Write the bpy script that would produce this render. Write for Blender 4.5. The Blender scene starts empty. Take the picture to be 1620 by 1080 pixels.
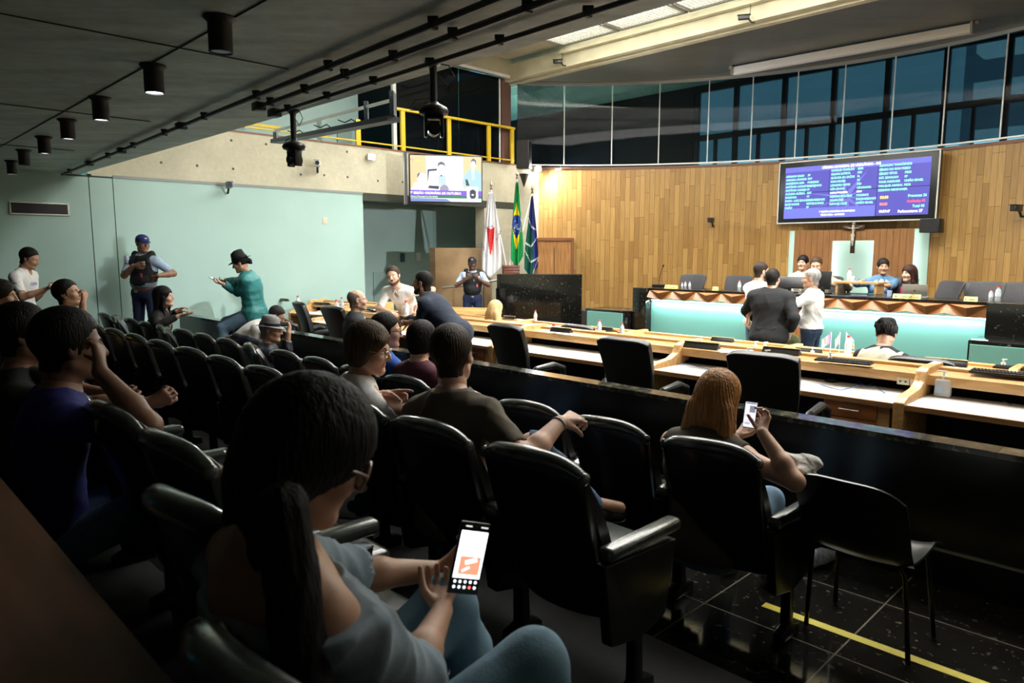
import bpy, bmesh, math, random
import numpy as np
from mathutils import Vector, Matrix, Euler

SC = bpy.context.scene
COL = SC.collection
PI = math.pi
def R(a): return math.radians(a)

# ---------------------------------------------------------------- camera
H = 1.70                       # lens height above the front audience floor
FPX = 1120.0                   # focal length in pixels of a 1620 px wide frame
PITCH = math.atan(142.0 / FPX)
cam = bpy.data.cameras.new('camera')
cam.sensor_width = 36.0
cam.lens = 36.0 * FPX / 1620.0
cam.clip_start = 0.05
cam.clip_end = 300
cam.dof.use_dof = True
cam.dof.focus_distance = 9.0
cam.dof.aperture_fstop = 5.6
cam_o = bpy.data.objects.new('camera', cam)
COL.objects.link(cam_o)
cam_o.location = (0, 0, H)
cam_o.rotation_euler = (PI / 2 - PITCH, 0, 0)
SC.camera = cam_o

# ---------------------------------------------------------------- world, exposure
SC.view_settings.view_transform = 'Standard'
SC.view_settings.look = 'None'
SC.view_settings.exposure = 0.28
SC.view_settings.gamma = 1.0
SC.view_settings.use_curve_mapping = False
w = bpy.data.worlds.new('dusk')
SC.world = w
w.use_nodes = True
bg = w.node_tree.nodes['Background']
bg.inputs[0].default_value = (0.14, 0.50, 0.72, 1)
bg.inputs[1].default_value = 1.0

def aim(o, target):
    d = Vector(target) - o.location
    o.rotation_euler = d.to_track_quat('-Z', 'Y').to_euler()
def area_light(name, loc, target, sx, sy, power, color=(1, 1, 1), spread=PI):
    l = bpy.data.lights.new(name, 'AREA')
    l.shape = 'RECTANGLE'; l.size = sx; l.size_y = sy
    l.energy = power; l.color = color; l.spread = spread
    o = bpy.data.objects.new(name, l); COL.objects.link(o)
    o.location = loc; aim(o, target)
    return o
def spot_light(name, loc, target, power, angle, color=(1, 1, 1), r=.04, blend=.5):
    l = bpy.data.lights.new(name, 'SPOT'); l.energy = power; l.spot_size = R(angle); l.spot_blend = blend
    l.color = color; l.shadow_soft_size = r
    o = bpy.data.objects.new(name, l); COL.objects.link(o); o.location = loc; aim(o, target)
    return o
def point_light(name, loc, power, color=(1, 1, 1), r=.05):
    l = bpy.data.lights.new(name, 'POINT'); l.energy = power; l.color = color; l.shadow_soft_size = r
    o = bpy.data.objects.new(name, l); COL.objects.link(o); o.location = loc
    return o

# room axes: U runs along the seat rows (towards the wall with the railing), N towards the rostrum
NV = Vector((.713, .701, 0)).normalized()
UV = Vector((-NV.y, NV.x, 0))
RA = -math.atan2(NV.x, NV.y)           # turn that makes local +Y look towards the rostrum
def UN(u, n, z=0): return UV * u + NV * n + Vector((0, 0, z))
def at(px, py, z):                     # place point on the level z seen in that direction
    d = Vector((px - 810, 0, 0)) + Vector((0, math.cos(PITCH), -math.sin(PITCH))) * FPX + Vector((0, math.sin(PITCH), math.cos(PITCH))) * (540 - py)
    t = (z - H) / d.z
    return Vector((0, 0, H)) + d * t
def atd(px, py, dist):                 # point at that distance ahead
    d = Vector((px - 810, 0, 0)) + Vector((0, math.cos(PITCH), -math.sin(PITCH))) * FPX + Vector((0, math.sin(PITCH), math.cos(PITCH))) * (540 - py)
    return Vector((0, 0, H)) + d * (dist / d.y)

def onu(px, py, u):                    # point on the upright plane u = const
    r = atd(px, py, 1.0) - Vector((0, 0, H)); return Vector((0, 0, H)) + r * (u / r.dot(UV))
def onn(px, py, n):
    r = atd(px, py, 1.0) - Vector((0, 0, H)); return Vector((0, 0, H)) + r * (n / r.dot(NV))
WU = 11.93                             # side wall plane
ARC_U, ARC_N, ARC_R = 5.0, 7.18, 8.37  # curved wall behind the rostrum
def arc(u, off=0.0):                   # point of the curved wall, off = metres into the room
    a = math.acos(max(-1, min(1, (u - ARC_U) / ARC_R))); r = ARC_R - off
    return UN(ARC_U + r * math.cos(a), ARC_N + r * math.sin(a))
def arca(u):                           # angle that turns local +Y into the wall there
    d = arc(u) - UN(ARC_U, ARC_N); return -math.atan2(d.x, d.y)
def onarc(px, py, off=0.0):
    r = atd(px, py, 1.0) - Vector((0, 0, H)); c = UN(ARC_U, ARC_N); rr = ARC_R - off
    A = r.x ** 2 + r.y ** 2; B = -2 * (r.x * c.x + r.y * c.y); Cc = c.x ** 2 + c.y ** 2 - rr * rr
    t = (-B + math.sqrt(B * B - 4 * A * Cc)) / (2 * A)
    return Vector((0, 0, H)) + r * t

# lamps of the hall: luminaires above the louvres of the roof light
for _u, _n in [(7.0, 9.5), (0.8, 9.5), (4.0, 6.9)]:
    area_light('roof_light_lamp', UN(_u, _n, 5.98), UN(_u, _n, 0), 6.2, 3.0, 930 if _n > 8 else 560, (1.0, .985, .95)).rotation_euler[2] = RA
for _u in (8.2, 4.6, 1.0):
    area_light('assumed_shaft_lamp', UN(_u, 10.3, 5.93), UN(_u, 11.7, 5.72), 3.2, .12, 26, (1.0, .96, .82))  # assumed lamps inside the roof light shaft, added to brighten the beam face
# two white wall floodlights
spot_light('flood_lamp_light', onu(588, 249, WU - .22), UN(6, 7, 0), 170, 150, (.95, .97, 1.0))
spot_light('flood_lamp_light', onarc(851, 268, .28), UN(7, 13, .8), 330, 165, (.95, .97, 1.0))
spot_light('assumed_side_flood_light', UN(-3.75, 7.6, 2.45), UN(11.9, 7.2, 1.5), 3000, 34, (.94, .98, 1.0), .10, .6)  # assumed flood beam from the unseen side wall, added from the shadow directions
point_light('flood_lamp_glow', onarc(852, 270, .2), 14, (1.0, .93, .85), .03)

# ---------------------------------------------------------------- materials
def new_mat(name):
    m = bpy.data.materials.new(name); m.use_nodes = True
    nt = m.node_tree
    return m, nt, nt.nodes['Principled BSDF']
def L(nt, a, ai, b, bi): nt.links.new(a.outputs[ai], b.inputs[bi])
_M = {}
def mat(name, col, rough=.5, metal=0.0, emis=None, es=1.0, var=0.0, vscale=8.0, bump=0.0, bscale=40.0, coat=0.0, spec=None, trans=0.0, alpha=1.0, stretch=None, sss=0.0, sheen=0.0, coord='Object'):
    """Principled material; var mixes a darker/lighter noise, bump adds fine relief."""
    if name in _M: return _M[name]
    m, nt, b = new_mat(name)
    c = tuple(col) + (1,) if len(col) == 3 else tuple(col)
    b.inputs['Base Color'].default_value = c
    b.inputs['Roughness'].default_value = rough
    b.inputs['Metallic'].default_value = metal
    b.inputs['Coat Weight'].default_value = coat
    b.inputs['Coat Roughness'].default_value = .15
    if spec is not None: b.inputs['Specular IOR Level'].default_value = spec
    if trans: b.inputs['Transmission Weight'].default_value = trans
    if alpha < 1: b.inputs['Alpha'].default_value = alpha
    if sss: b.inputs['Subsurface Weight'].default_value = sss; b.inputs['Subsurface Radius'].default_value = (.02, .008, .004)
    if sheen: b.inputs['Sheen Weight'].default_value = sheen
    if emis is not None:
        b.inputs['Emission Color'].default_value = tuple(emis) + (1,)
        b.inputs['Emission Strength'].default_value = es
    if var or bump:
        tc = nt.nodes.new('ShaderNodeTexCoord'); mp = nt.nodes.new('ShaderNodeMapping')
        L(nt, tc, coord, mp, 'Vector')
        if stretch: mp.inputs['Scale'].default_value = stretch
    if var:
        n = nt.nodes.new('ShaderNodeTexNoise'); n.inputs['Scale'].default_value = vscale; n.inputs['Detail'].default_value = 5
        L(nt, mp, 0, n, 'Vector')
        cr = nt.nodes.new('ShaderNodeValToRGB')
        cr.color_ramp.elements[0].position = .3; cr.color_ramp.elements[1].position = .7
        cr.color_ramp.elements[0].color = tuple(max(0, x * (1 - var)) for x in c[:3]) + (1,)
        cr.color_ramp.elements[1].color = tuple(min(1, x * (1 + var)) for x in c[:3]) + (1,)
        L(nt, n, 'Fac', cr, 'Fac'); L(nt, cr, 'Color', b, 'Base Color')
    if bump:
        n2 = nt.nodes.new('ShaderNodeTexNoise'); n2.inputs['Scale'].default_value = bscale; n2.inputs['Detail'].default_value = 4
        L(nt, mp, 0, n2, 'Vector')
        bp = nt.nodes.new('ShaderNodeBump'); bp.inputs['Strength'].default_value = bump; bp.inputs['Distance'].default_value = .01
        L(nt, n2, 'Fac', bp, 'Height'); L(nt, bp, 0, b, 'Normal')
    _M[name] = m
    return m

# ---------------------------------------------------------------- object helpers
def tag(o, label=None, cat=None, group=None, kind=None):
    if label: o['label'] = label
    if cat: o['category'] = cat
    if group: o['group'] = group
    if kind: o['kind'] = kind
    return o
def thing(name, label, cat, loc=(0, 0, 0), rz=0.0, group=None):
    o = bpy.data.objects.new(name, None); o.empty_display_size = .1
    COL.objects.link(o); o.location = loc; o.rotation_euler = (0, 0, rz)
    return tag(o, label, cat, group)
_KIDS = {}
def link(name, me, parent=None):
    o = bpy.data.objects.new(name, me); COL.objects.link(o)
    if parent is not None:
        o.parent = parent
        _KIDS.setdefault(parent.name, []).append(o)
    return o
def copy_tree(o, loc=None, rz=None, label=None, group=None, scale=None):
    c = o.copy(); COL.objects.link(c)
    for ch in _KIDS.get(o.name, []):
        d = ch.copy(); COL.objects.link(d); d.parent = c
        _KIDS.setdefault(c.name, []).append(d)
        for g in _KIDS.get(ch.name, []):
            e = g.copy(); COL.objects.link(e); e.parent = d
            _KIDS.setdefault(d.name, []).append(e)
    if loc is not None: c.location = loc
    if rz is not None: c.rotation_euler = (0, 0, rz)
    if label: c['label'] = label
    if group: c['group'] = group
    if scale: c.scale = scale
    return c

class MB:
    """collects boxes, bars, tubes, lathes and prisms into one mesh"""
    def __init__(s): s.v = []; s.f = []; s.m = []; s.mi = 0
    def mati(s, i): s.mi = i; return s
    def add(s, vs, fs):
        b = len(s.v); s.v += [tuple(v) for v in vs]
        for f in fs: s.f.append(tuple(b + i for i in f)); s.m.append(s.mi)
        return s
    def box(s, c, size, rot=None, taper=1.0):
        cx, cy, cz = c; x, y, z = [q / 2 for q in size]
        vs = [Vector((sx * x * (taper if sz > 0 else 1), sy * y * (taper if sz > 0 else 1), sz * z)) for sz in (-1, 1) for sy in (-1, 1) for sx in (-1, 1)]
        if rot is not None:
            m = rot if isinstance(rot, Matrix) else Euler(rot).to_matrix()
            vs = [m @ v for v in vs]
        vs = [v + Vector(c) for v in vs]
        return s.add(vs, [(0, 2, 3, 1), (4, 5, 7, 6), (0, 1, 5, 4), (2, 6, 7, 3), (0, 4, 6, 2), (1, 3, 7, 5)])
    def bar(s, p0, p1, wd, th, up=(0, 0, 1)):
        p0 = Vector(p0); p1 = Vector(p1); d = (p1 - p0); l = d.length; d.normalize()
        x = d.cross(Vector(up)); 
        if x.length < 1e-5: x = d.cross(Vector((1, 0, 0)))
        x.normalize(); z = x.cross(d)
        vs = [p + x * (a * wd / 2) + z * (b * th / 2) for p in (p0, p1) for b in (-1, 1) for a in (-1, 1)]
        return s.add(vs, [(0, 1, 3, 2), (4, 6, 7, 5), (0, 4, 5, 1), (2, 3, 7, 6), (0, 2, 6, 4), (1, 5, 7, 3)])
    def tube(s, pts, r, n=8, cap=True, radii=None):
        pts = [Vector(p) for p in pts]; k = len(pts); b = len(s.v); ref = Vector((0, 0, 1)); vs = []
        prevx = None
        for i, p in enumerate(pts):
            d = (pts[min(i + 1, k - 1)] - pts[max(i - 1, 0)]).normalized()
            x = prevx - d * prevx.dot(d) if prevx is not None else d.cross(ref)
            if x.length < 1e-4: x = d.cross(Vector((1, 0, 0)))
            x.normalize(); prevx = x; y = d.cross(x)
            rr = radii[i] if radii else r
            vs += [p + (x * math.cos(2 * PI * j / n) + y * math.sin(2 * PI * j / n)) * rr for j in range(n)]
        fs = [(i * n + j, i * n + (j + 1) % n, (i + 1) * n + (j + 1) % n, (i + 1) * n + j) for i in range(k - 1) for j in range(n)]
        if cap: fs += [tuple(range(n - 1, -1, -1)), tuple((k - 1) * n + j for j in range(n))]
        return s.add(vs, fs)
    def cyl(s, p0, p1, r0, r1=None, n=16): return s.tube([p0, p1], r0, n, True, [r0, r0 if r1 is None else r1])
    def lathe(s, prof, c=(0, 0, 0), n=20, rot=None):
        vs = []; k = len(prof)
        for r, z in prof:
            for j in range(n):
                v = Vector((r * math.cos(2 * PI * j / n), r * math.sin(2 * PI * j / n), z))
                if rot is not None: v = rot @ v
                vs.append(v + Vector(c))
        fs = [(i * n + j, i * n + (j + 1) % n, (i + 1) * n + (j + 1) % n, (i + 1) * n + j) for i in range(k - 1) for j in range(n)]
        fs += [tuple(range(n - 1, -1, -1)), tuple((k - 1) * n + j for j in range(n))]
        return s.add(vs, fs)
    def ball(s, c, r, n=14, m=8, rot=None):
        rx, ry, rz = (r, r, r) if not hasattr(r, '__len__') else r
        vs = []
        for i in range(1, m):
            a = PI * i / m
            for j in range(n):
                t = 2 * PI * j / n
                v = Vector((rx * math.sin(a) * math.cos(t), ry * math.sin(a) * math.sin(t), rz * math.cos(a)))
                if rot is not None: v = rot @ v
                vs.append(v + Vector(c))
        top = Vector((0, 0, rz)); bot = Vector((0, 0, -rz))
        if rot is not None: top = rot @ top; bot = rot @ bot
        vs += [top + Vector(c), bot + Vector(c)]
        fs = [(i * n + j, (i + 1) * n + j, (i + 1) * n + (j + 1) % n, i * n + (j + 1) % n) for i in range(m - 2) for j in range(n)]
        T = len(vs) - 2
        fs += [(T, j, (j + 1) % n) for j in range(n)] + [(T + 1, (m - 2) * n + (j + 1) % n, (m - 2) * n + j) for j in range(n)]
        return s.add(vs, fs)
    def prism(s, poly, p0, ax, ay, az):
        """poly of 2D points extruded: p0 + a*ax + b*ay, thickness vector az"""
        p0 = Vector(p0); ax = Vector(ax); ay = Vector(ay); az = Vector(az); k = len(poly)
        vs = [p0 + ax * a + ay * b for a, b in poly] + [p0 + ax * a + ay * b + az for a, b in poly]
        fs = [tuple(range(k - 1, -1, -1)), tuple(range(k, 2 * k))] + [(i, (i + 1) % k, k + (i + 1) % k, k + i) for i in range(k)]
        return s.add(vs, fs)
    def grid(s, fn, nu, nv, thick=0.0, nrm=None):
        """surface fn(a,b) a,b in 0..1; thick gives it a second side along nrm(a,b) or a fixed vector"""
        P = [[Vector(fn(i / nu, j / nv)) for j in range(nv + 1)] for i in range(nu + 1)]
        w = nv + 1
        vs = [p for r_ in P for p in r_]
        fs = [(i * w + j, (i + 1) * w + j, (i + 1) * w + j + 1, i * w + j + 1) for i in range(nu) for j in range(nv)]
        if thick:
            n0 = len(vs)
            for i in range(nu + 1):
                for j in range(nv + 1):
                    if nrm is not None: nn = Vector(nrm(i / nu, j / nv)) if callable(nrm) else Vector(nrm)
                    else:
                        a = P[min(i + 1, nu)][j] - P[max(i - 1, 0)][j]; b = P[i][min(j + 1, nv)] - P[i][max(j - 1, 0)]
                        nn = a.cross(b)
                        nn = nn.normalized() if nn.length > 1e-9 else Vector((0, 0, 1))
                    vs.append(P[i][j] - nn * thick)
            fs += [tuple(n0 + q for q in reversed(f)) for f in list(fs)]
            rim = [(i, 0) for i in range(nu + 1)] + [(nu, j) for j in range(1, nv + 1)] + [(i, nv) for i in range(nu - 1, -1, -1)] + [(0, j) for j in range(nv - 1, 0, -1)]
            for q in range(len(rim)):
                a = rim[q]; b = rim[(q + 1) % len(rim)]
                ia = a[0] * w + a[1]; ib = b[0] * w + b[1]
                fs.append((ib, ia, n0 + ia, n0 + ib))
        return s.add(vs, fs)
    def build(s, name, mats, parent=None, smooth=False, bevel=0.0, seg=2, loc=None, rz=None, sub=0, angle=35):
        me = bpy.data.meshes.new(name)
        me.from_pydata(s.v, [], s.f)
        if not isinstance(mats, (list, tuple)): mats = [mats]
        for m_ in mats: me.materials.append(m_)
        if len(mats) > 1: me.polygons.foreach_set('material_index', s.m)
        me.update()
        bm = bmesh.new(); bm.from_mesh(me)
        bmesh.ops.recalc_face_normals(bm, faces=bm.faces)
        if bevel:
            es = [e for e in bm.edges if len(e.link_faces) == 2 and e.calc_face_angle(0) > R(30)]
            bmesh.ops.bevel(bm, geom=es, offset=bevel, segments=seg, profile=.5, affect='EDGES', clamp_overlap=True)
        if sub:
            bmesh.ops.subdivide_edges(bm, edges=bm.edges, cuts=sub, use_grid_fill=True)
        if smooth or bevel:
            for f in bm.faces: f.smooth = True
            for e in bm.edges:
                if len(e.link_faces) == 2 and e.calc_face_angle(0) > R(angle): e.smooth = False
        bm.to_mesh(me); bm.free()
        o = link(name, me, parent)
        if loc is not None: o.location = loc
        if rz is not None: o.rotation_euler = (0, 0, rz)
        return o
def struct(name, mb, m, bevel=0.0, smooth=False, label=None, angle=35):
    o = mb.build(name, m, None, smooth=smooth, bevel=bevel, angle=angle) if isinstance(mb, MB) else mb
    o['kind'] = 'structure'
    if label: o['label'] = label
    return o
def textmesh(name, txt, size, m, parent, loc, rot=(0, 0, 0), align='LEFT', extrude=.0006, sx=1.0, bold=0.0):
    cu = bpy.data.curves.new(name, 'FONT'); cu.body = txt; cu.size = size; cu.extrude = extrude
    cu.align_x = align; cu.align_y = 'CENTER'; cu.resolution_u = 2; cu.offset = bold
    t = bpy.data.objects.new(name, cu); COL.objects.link(t)
    bpy.context.view_layer.update()
    me = bpy.data.meshes.new_from_object(t.evaluated_get(bpy.context.evaluated_depsgraph_get()))
    bpy.data.objects.remove(t)
    me.materials.clear(); me.materials.append(m)
    o = link(name, me, parent); o.location = loc; o.rotation_euler = rot; o.scale = (sx, 1, 1)
    return o
# ---------------------------------------------------------------- people: implicit surfaces meshed into one skin
def V3(p): return np.array([float(p[0]), float(p[1]), float(p[2])])
def nrm(v): v = V3(v); return v / (np.linalg.norm(v) + 1e-12)
def cap_(a, b, r0, r1=None, k=.02): return ('c', V3(a), V3(b), r0, r0 if r1 is None else r1, k)
def ell_(c, r, M=None, k=.02): return ('e', V3(c), V3(r), np.eye(3) if M is None else np.array(M), k)   # M columns = local axes
def cut_(c, n, k=.004, jit=0): return ('h', V3(c), nrm(n), jit, k)        # remove the side the normal points to
def sub_(prim, jit=0): return ('s', prim, jit) if jit else ('s', prim)
def prim_sdf(p, P):
    t = p[0]
    if t == 'c':
        a, b, r0, r1 = p[1:5]; ab = b - a; L2 = ab @ ab + 1e-12
        h = np.clip(((P - a) @ ab) / L2, 0, 1)
        return np.linalg.norm(P - a - h[..., None] * ab, axis=-1) - (r0 + (r1 - r0) * h)
    if t == 'e':
        c, r, M = p[1:4]; q = (P - c) @ M
        k0 = np.linalg.norm(q / r, axis=-1); k1 = np.linalg.norm(q / (r * r), axis=-1) + 1e-9
        return k0 * (k0 - 1) / k1
def prim_box(p):
    if p[0] == 'c':
        r = max(p[3], p[4]); return np.minimum(p[1], p[2]) - r, np.maximum(p[1], p[2]) + r
    r = max(p[2]); return p[1] - r, p[1] + r
def build_field(prims, h, noise=None, pad=.03):
    solid = [p for p in prims if p[0] in 'ce']
    lo = np.min([prim_box(p)[0] for p in solid], 0) - pad; hi = np.max([prim_box(p)[1] for p in solid], 0) + pad
    n = np.ceil((hi - lo) / h).astype(int) + 1
    F = np.full(n, .5, np.float32)
    def region(p, m):
        a, b = prim_box(p)
        i0 = np.maximum(((a - m - lo) / h).astype(int), 0); i1 = np.minimum(((b + m - lo) / h).astype(int) + 2, n)
        g = [lo[i] + np.arange(i0[i], i1[i]) * h for i in range(3)]
        P = np.stack(np.meshgrid(*g, indexing='ij'), -1)
        return tuple(slice(i0[i], i1[i]) for i in range(3)), P
    for p in prims:
        if p[0] in 'ce':
            k = p[-1]; sl, P = region(p, k + .02); d = prim_sdf(p, P); f = F[sl]
            q = np.clip(.5 + .5 * (f - d) / k, 0, 1)
            F[sl] = f * (1 - q) + d * q - k * q * (1 - q)
        elif p[0] == 's':
            s = p[1]; k = s[-1]; sl, P = region(s, k + .02); d = -prim_sdf(s, P); f = F[sl]
            if len(p) > 2: d = d + p[2] * (np.sin(P[..., 0] * 210 + P[..., 1] * 90) + np.sin(P[..., 1] * 260 - P[..., 2] * 60) + .8 * np.sin(P[..., 0] * 420 + 1) * np.sin(P[..., 1] * 380))
            q = np.clip(.5 - .5 * (f - d) / k, 0, 1)
            F[sl] = f * (1 - q) + d * q + k * q * (1 - q)
    cuts = [p for p in prims if p[0] == 'h']
    if cuts or noise:
        g = [lo[i] + np.arange(n[i]) * h for i in range(3)]
        P = np.stack(np.meshgrid(*g, indexing='ij'), -1)
        if noise: F += noise(P).astype(np.float32)
        for p in cuts:
            dd = (P - p[1]) @ p[2]
            if p[3]: dd = dd + p[3] * (np.sin(P[..., 0] * 210 + P[..., 1] * 90) + np.sin(P[..., 1] * 260 - P[..., 2] * 60) + .8 * np.sin(P[..., 0] * 420 + 1) * np.sin(P[..., 1] * 380))
            F = np.maximum(F, dd.astype(np.float32))
    return F, lo
_CO = [(i, j, k) for i in (0, 1) for j in (0, 1) for k in (0, 1)]
def surface_nets(F, lo, h):
    S = F < 0
    n = np.array(F.shape) - 1
    sub = lambda A, o: A[o[0]:o[0] + n[0], o[1]:o[1] + n[1], o[2]:o[2] + n[2]]
    cnt = sum(sub(S, o).astype(np.int8) for o in _CO)
    act = (cnt > 0) & (cnt < 8)
    idx = -np.ones(n, np.int64); c = np.argwhere(act); idx[act] = np.arange(len(c))
    if not len(c): return np.zeros((0, 3)), np.zeros((0, 4), int)
    acc = np.zeros((len(c), 3)); w = np.zeros(len(c))
    for a in _CO:
        for ax in range(3):
            if a[ax]: continue
            b = list(a); b[ax] = 1
            fa = F[tuple((c + a).T)]; fb = F[tuple((c + b).T)]
            x = (fa < 0) != (fb < 0)
            t = np.where(x, fa / np.where(x, fa - fb, 1), 0)
            pt = np.tile(np.array(a, float), (len(c), 1)); pt[:, ax] += t
            acc[x] += pt[x]; w += x
    V = lo + (c + acc / w[:, None]) * h
    Q = []
    for ax in range(3):
        o = [0, 0, 0]; o[ax] = 1
        sA = S[tuple(slice(0, S.shape[i] - o[i]) for i in range(3))]; sB = S[tuple(slice(o[i], None) for i in range(3))]
        e = np.argwhere(sA != sB)
        u, v = (ax + 1) % 3, (ax + 2) % 3
        ok = (e[:, u] > 0) & (e[:, v] > 0) & (e[:, u] < n[u]) & (e[:, v] < n[v])
        e = e[ok]
        du = np.zeros(3, int); du[u] = 1; dv = np.zeros(3, int); dv[v] = 1
        q = np.stack([idx[tuple((e - du - dv).T)], idx[tuple((e - dv).T)], idx[tuple(e.T)], idx[tuple((e - du).T)]], 1)
        fl = ~S[tuple(e.T)]
        q[fl] = q[fl][:, ::-1]
        Q.append(q)
    return V, np.concatenate(Q)
def relax(V, Q, it=1, lam=.5):
    for _ in range(it):
        A = np.zeros_like(V); n = np.zeros(len(V))
        for i in range(4):
            a = Q[:, i]; b = Q[:, (i + 1) % 4]
            np.add.at(A, a, V[b]); np.add.at(A, b, V[a]); np.add.at(n, a, 1); np.add.at(n, b, 1)
        V = V + lam * (A / np.maximum(n, 1)[:, None] - V)
    return V
def skin_mesh(name, layers, mats, parent, paint=None):
    """layers: list of (prims, voxel, noise, relax); one mesh. paint(P)->material index per face centre"""
    VV = []; QQ = []; b = 0
    for prims, h, noise, it in layers:
        F, lo = build_field(prims, h, noise)
        V, Q = surface_nets(F, lo, h)
        if it: V = relax(V, Q, it)
        VV.append(V); QQ.append(Q + b); b += len(V)
    V = np.concatenate(VV); Q = np.concatenate(QQ)
    me = bpy.data.meshes.new(name)
    me.vertices.add(len(V)); me.vertices.foreach_set('co', V.astype(np.float32).ravel())
    me.loops.add(len(Q) * 4); me.loops.foreach_set('vertex_index', Q.astype(np.int32).ravel())
    me.polygons.add(len(Q)); me.polygons.foreach_set('loop_start', (np.arange(len(Q)) * 4).astype(np.int32))
    me.polygons.foreach_set('loop_total', np.full(len(Q), 4, np.int32))
    me.polygons.foreach_set('use_smooth', np.ones(len(Q), bool))
    for m in mats: me.materials.append(m)
    if paint is not None and len(mats) > 1:
        me.polygons.foreach_set('material_index', paint(V[Q].mean(1)).astype(np.int32))
    me.update(calc_edges=True); me.validate()
    return link(name, me, parent)
def wrinkle(amp, f=22, seed=0, axis=None):
    rs = np.random.RandomState(seed)
    ks = [(rs.normal(size=3), rs.uniform(0, 6.28), rs.uniform(.6, 1.5)) for _ in range(5)]
    ks = [(k / np.linalg.norm(k) * f * s, ph, 1) for k, ph, s in ks]
    def fn(P):
        w = .35 * np.sin(P[..., 0] * 9 + 1.3 * seed) + .35 * np.sin(P[..., 2] * 11 + seed)
        r = 0
        for k, ph, _ in ks:
            s = np.sin(P @ k + ph + w * 3); r = r + (1 - np.abs(s)) ** 2
        return -(r / 5 - .33) * amp * 2
    return fn
def strands(amp, center, f=26, seed=0):
    c = V3(center)
    def fn(P):
        q = P - c; a = np.arctan2(q[..., 0], -q[..., 1] + 1e-6)
        return amp * (np.sin(a * f + 3 * np.sin(q[..., 2] * 17 + seed)) + .6 * np.sin(a * f * 2.3 + 5 * np.sin(q[..., 2] * 9) + seed))
    return fn
def ik(A, T, l1, l2, pole):
    A = V3(A); T = V3(T); d = T - A; D = np.linalg.norm(d); D2 = min(D, (l1 + l2) * .999); dn = d / (D + 1e-9); T = A + dn * D2
    x = (l1 * l1 - l2 * l2 + D2 * D2) / (2 * D2); y = math.sqrt(max(l1 * l1 - x * x, 0))
    p = V3(pole); p = p - dn * (p @ dn); p = p / (np.linalg.norm(p) + 1e-9)
    return A + dn * x + p * y, T
def rotm(yaw=0, pitch=0, roll=0):
    """columns: right, forward, up.  yaw + = to own left, pitch + = looking down, roll + = tilt to right"""
    m = Euler((0, 0, R(yaw))).to_matrix() @ Euler((R(-pitch), 0, 0)).to_matrix() @ Euler((0, R(roll), 0)).to_matrix()
    return np.array([list(r) for r in m])
def hand_prims(wr, d, n, side, curl=25, spread=6, s=1.0, point=False, thumb=35):
    """wr wrist, d finger direction, n palm normal (palm side), side = +1 when the thumb lies along +cross(d,n)"""
    d = nrm(d); n = V3(n); n = nrm(n - d * (n @ d)); t = np.cross(d, n) * side        # towards the thumb
    pr = []
    kn = [wr + (d * .088 + t * .030) * s, wr + (d * .092 + t * .010) * s, wr + (d * .088 - t * .010) * s, wr + (d * .080 - t * .029) * s]
    for q in kn: pr.append(cap_(wr + (d * .012 + (q - wr) * .12), q, .0155 * s, .0115 * s, .012 * s))
    ln = [.070, .078, .073, .057]
    for i, q in enumerate(kn):
        a = R((1.5 - i) * spread); base = d * math.cos(a) + t * math.sin(a)
        c = curl * (1 + .12 * i)
        if point and i == 0: c = 8
        elif point: c = max(c, 58)
        p = q; rr = [.0088, .0080, .0073, .0066]; ang = c * .55
        for j, fr in enumerate((.44, .31, .25)):
            dd = base * math.cos(R(ang)) + n * math.sin(R(ang))
            e = p + dd * ln[i] * fr * s
            pr.append(cap_(p, e, rr[j] * s, rr[j + 1] * s, .003 * s)); p = e; ang += c
    tb = wr + (d * .022 + t * .020 + n * .006) * s
    a = R(thumb)
    d1 = nrm(d * math.cos(a) + t * math.sin(a) + n * .35); m = tb + d1 * .042 * s
    d2 = nrm(d * math.cos(a * .5) + t * math.sin(a * .5) + n * (.35 + curl / 90)); e = m + d2 * .032 * s
    d3 = nrm(d2 + n * .25 - t * .15); f = e + d3 * .026 * s
    pr += [cap_(tb, m, .0135 * s, .0108 * s, .012 * s), cap_(m, e, .0102 * s, .009 * s, .003 * s), cap_(e, f, .009 * s, .0075 * s, .003 * s)]
    return pr

SKIN = {}
def skin_mat(key):
    cols = {'fair': (.72, .44, .33), 'light': (.62, .37, .26), 'tan': (.48, .27, .17), 'brown': (.27, .14, .085), 'dark': (.12, .06, .038)}
    return mat('skin ' + key, cols[key], rough=.52, sss=.08, var=.06, vscale=30)
def lip_mat(key):
    c = {'fair': (.55, .20, .18), 'light': (.48, .18, .15), 'tan': (.33, .13, .10), 'brown': (.20, .08, .06), 'dark': (.10, .045, .04)}[key]
    return mat('lips ' + key, c, rough=.4)

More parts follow.
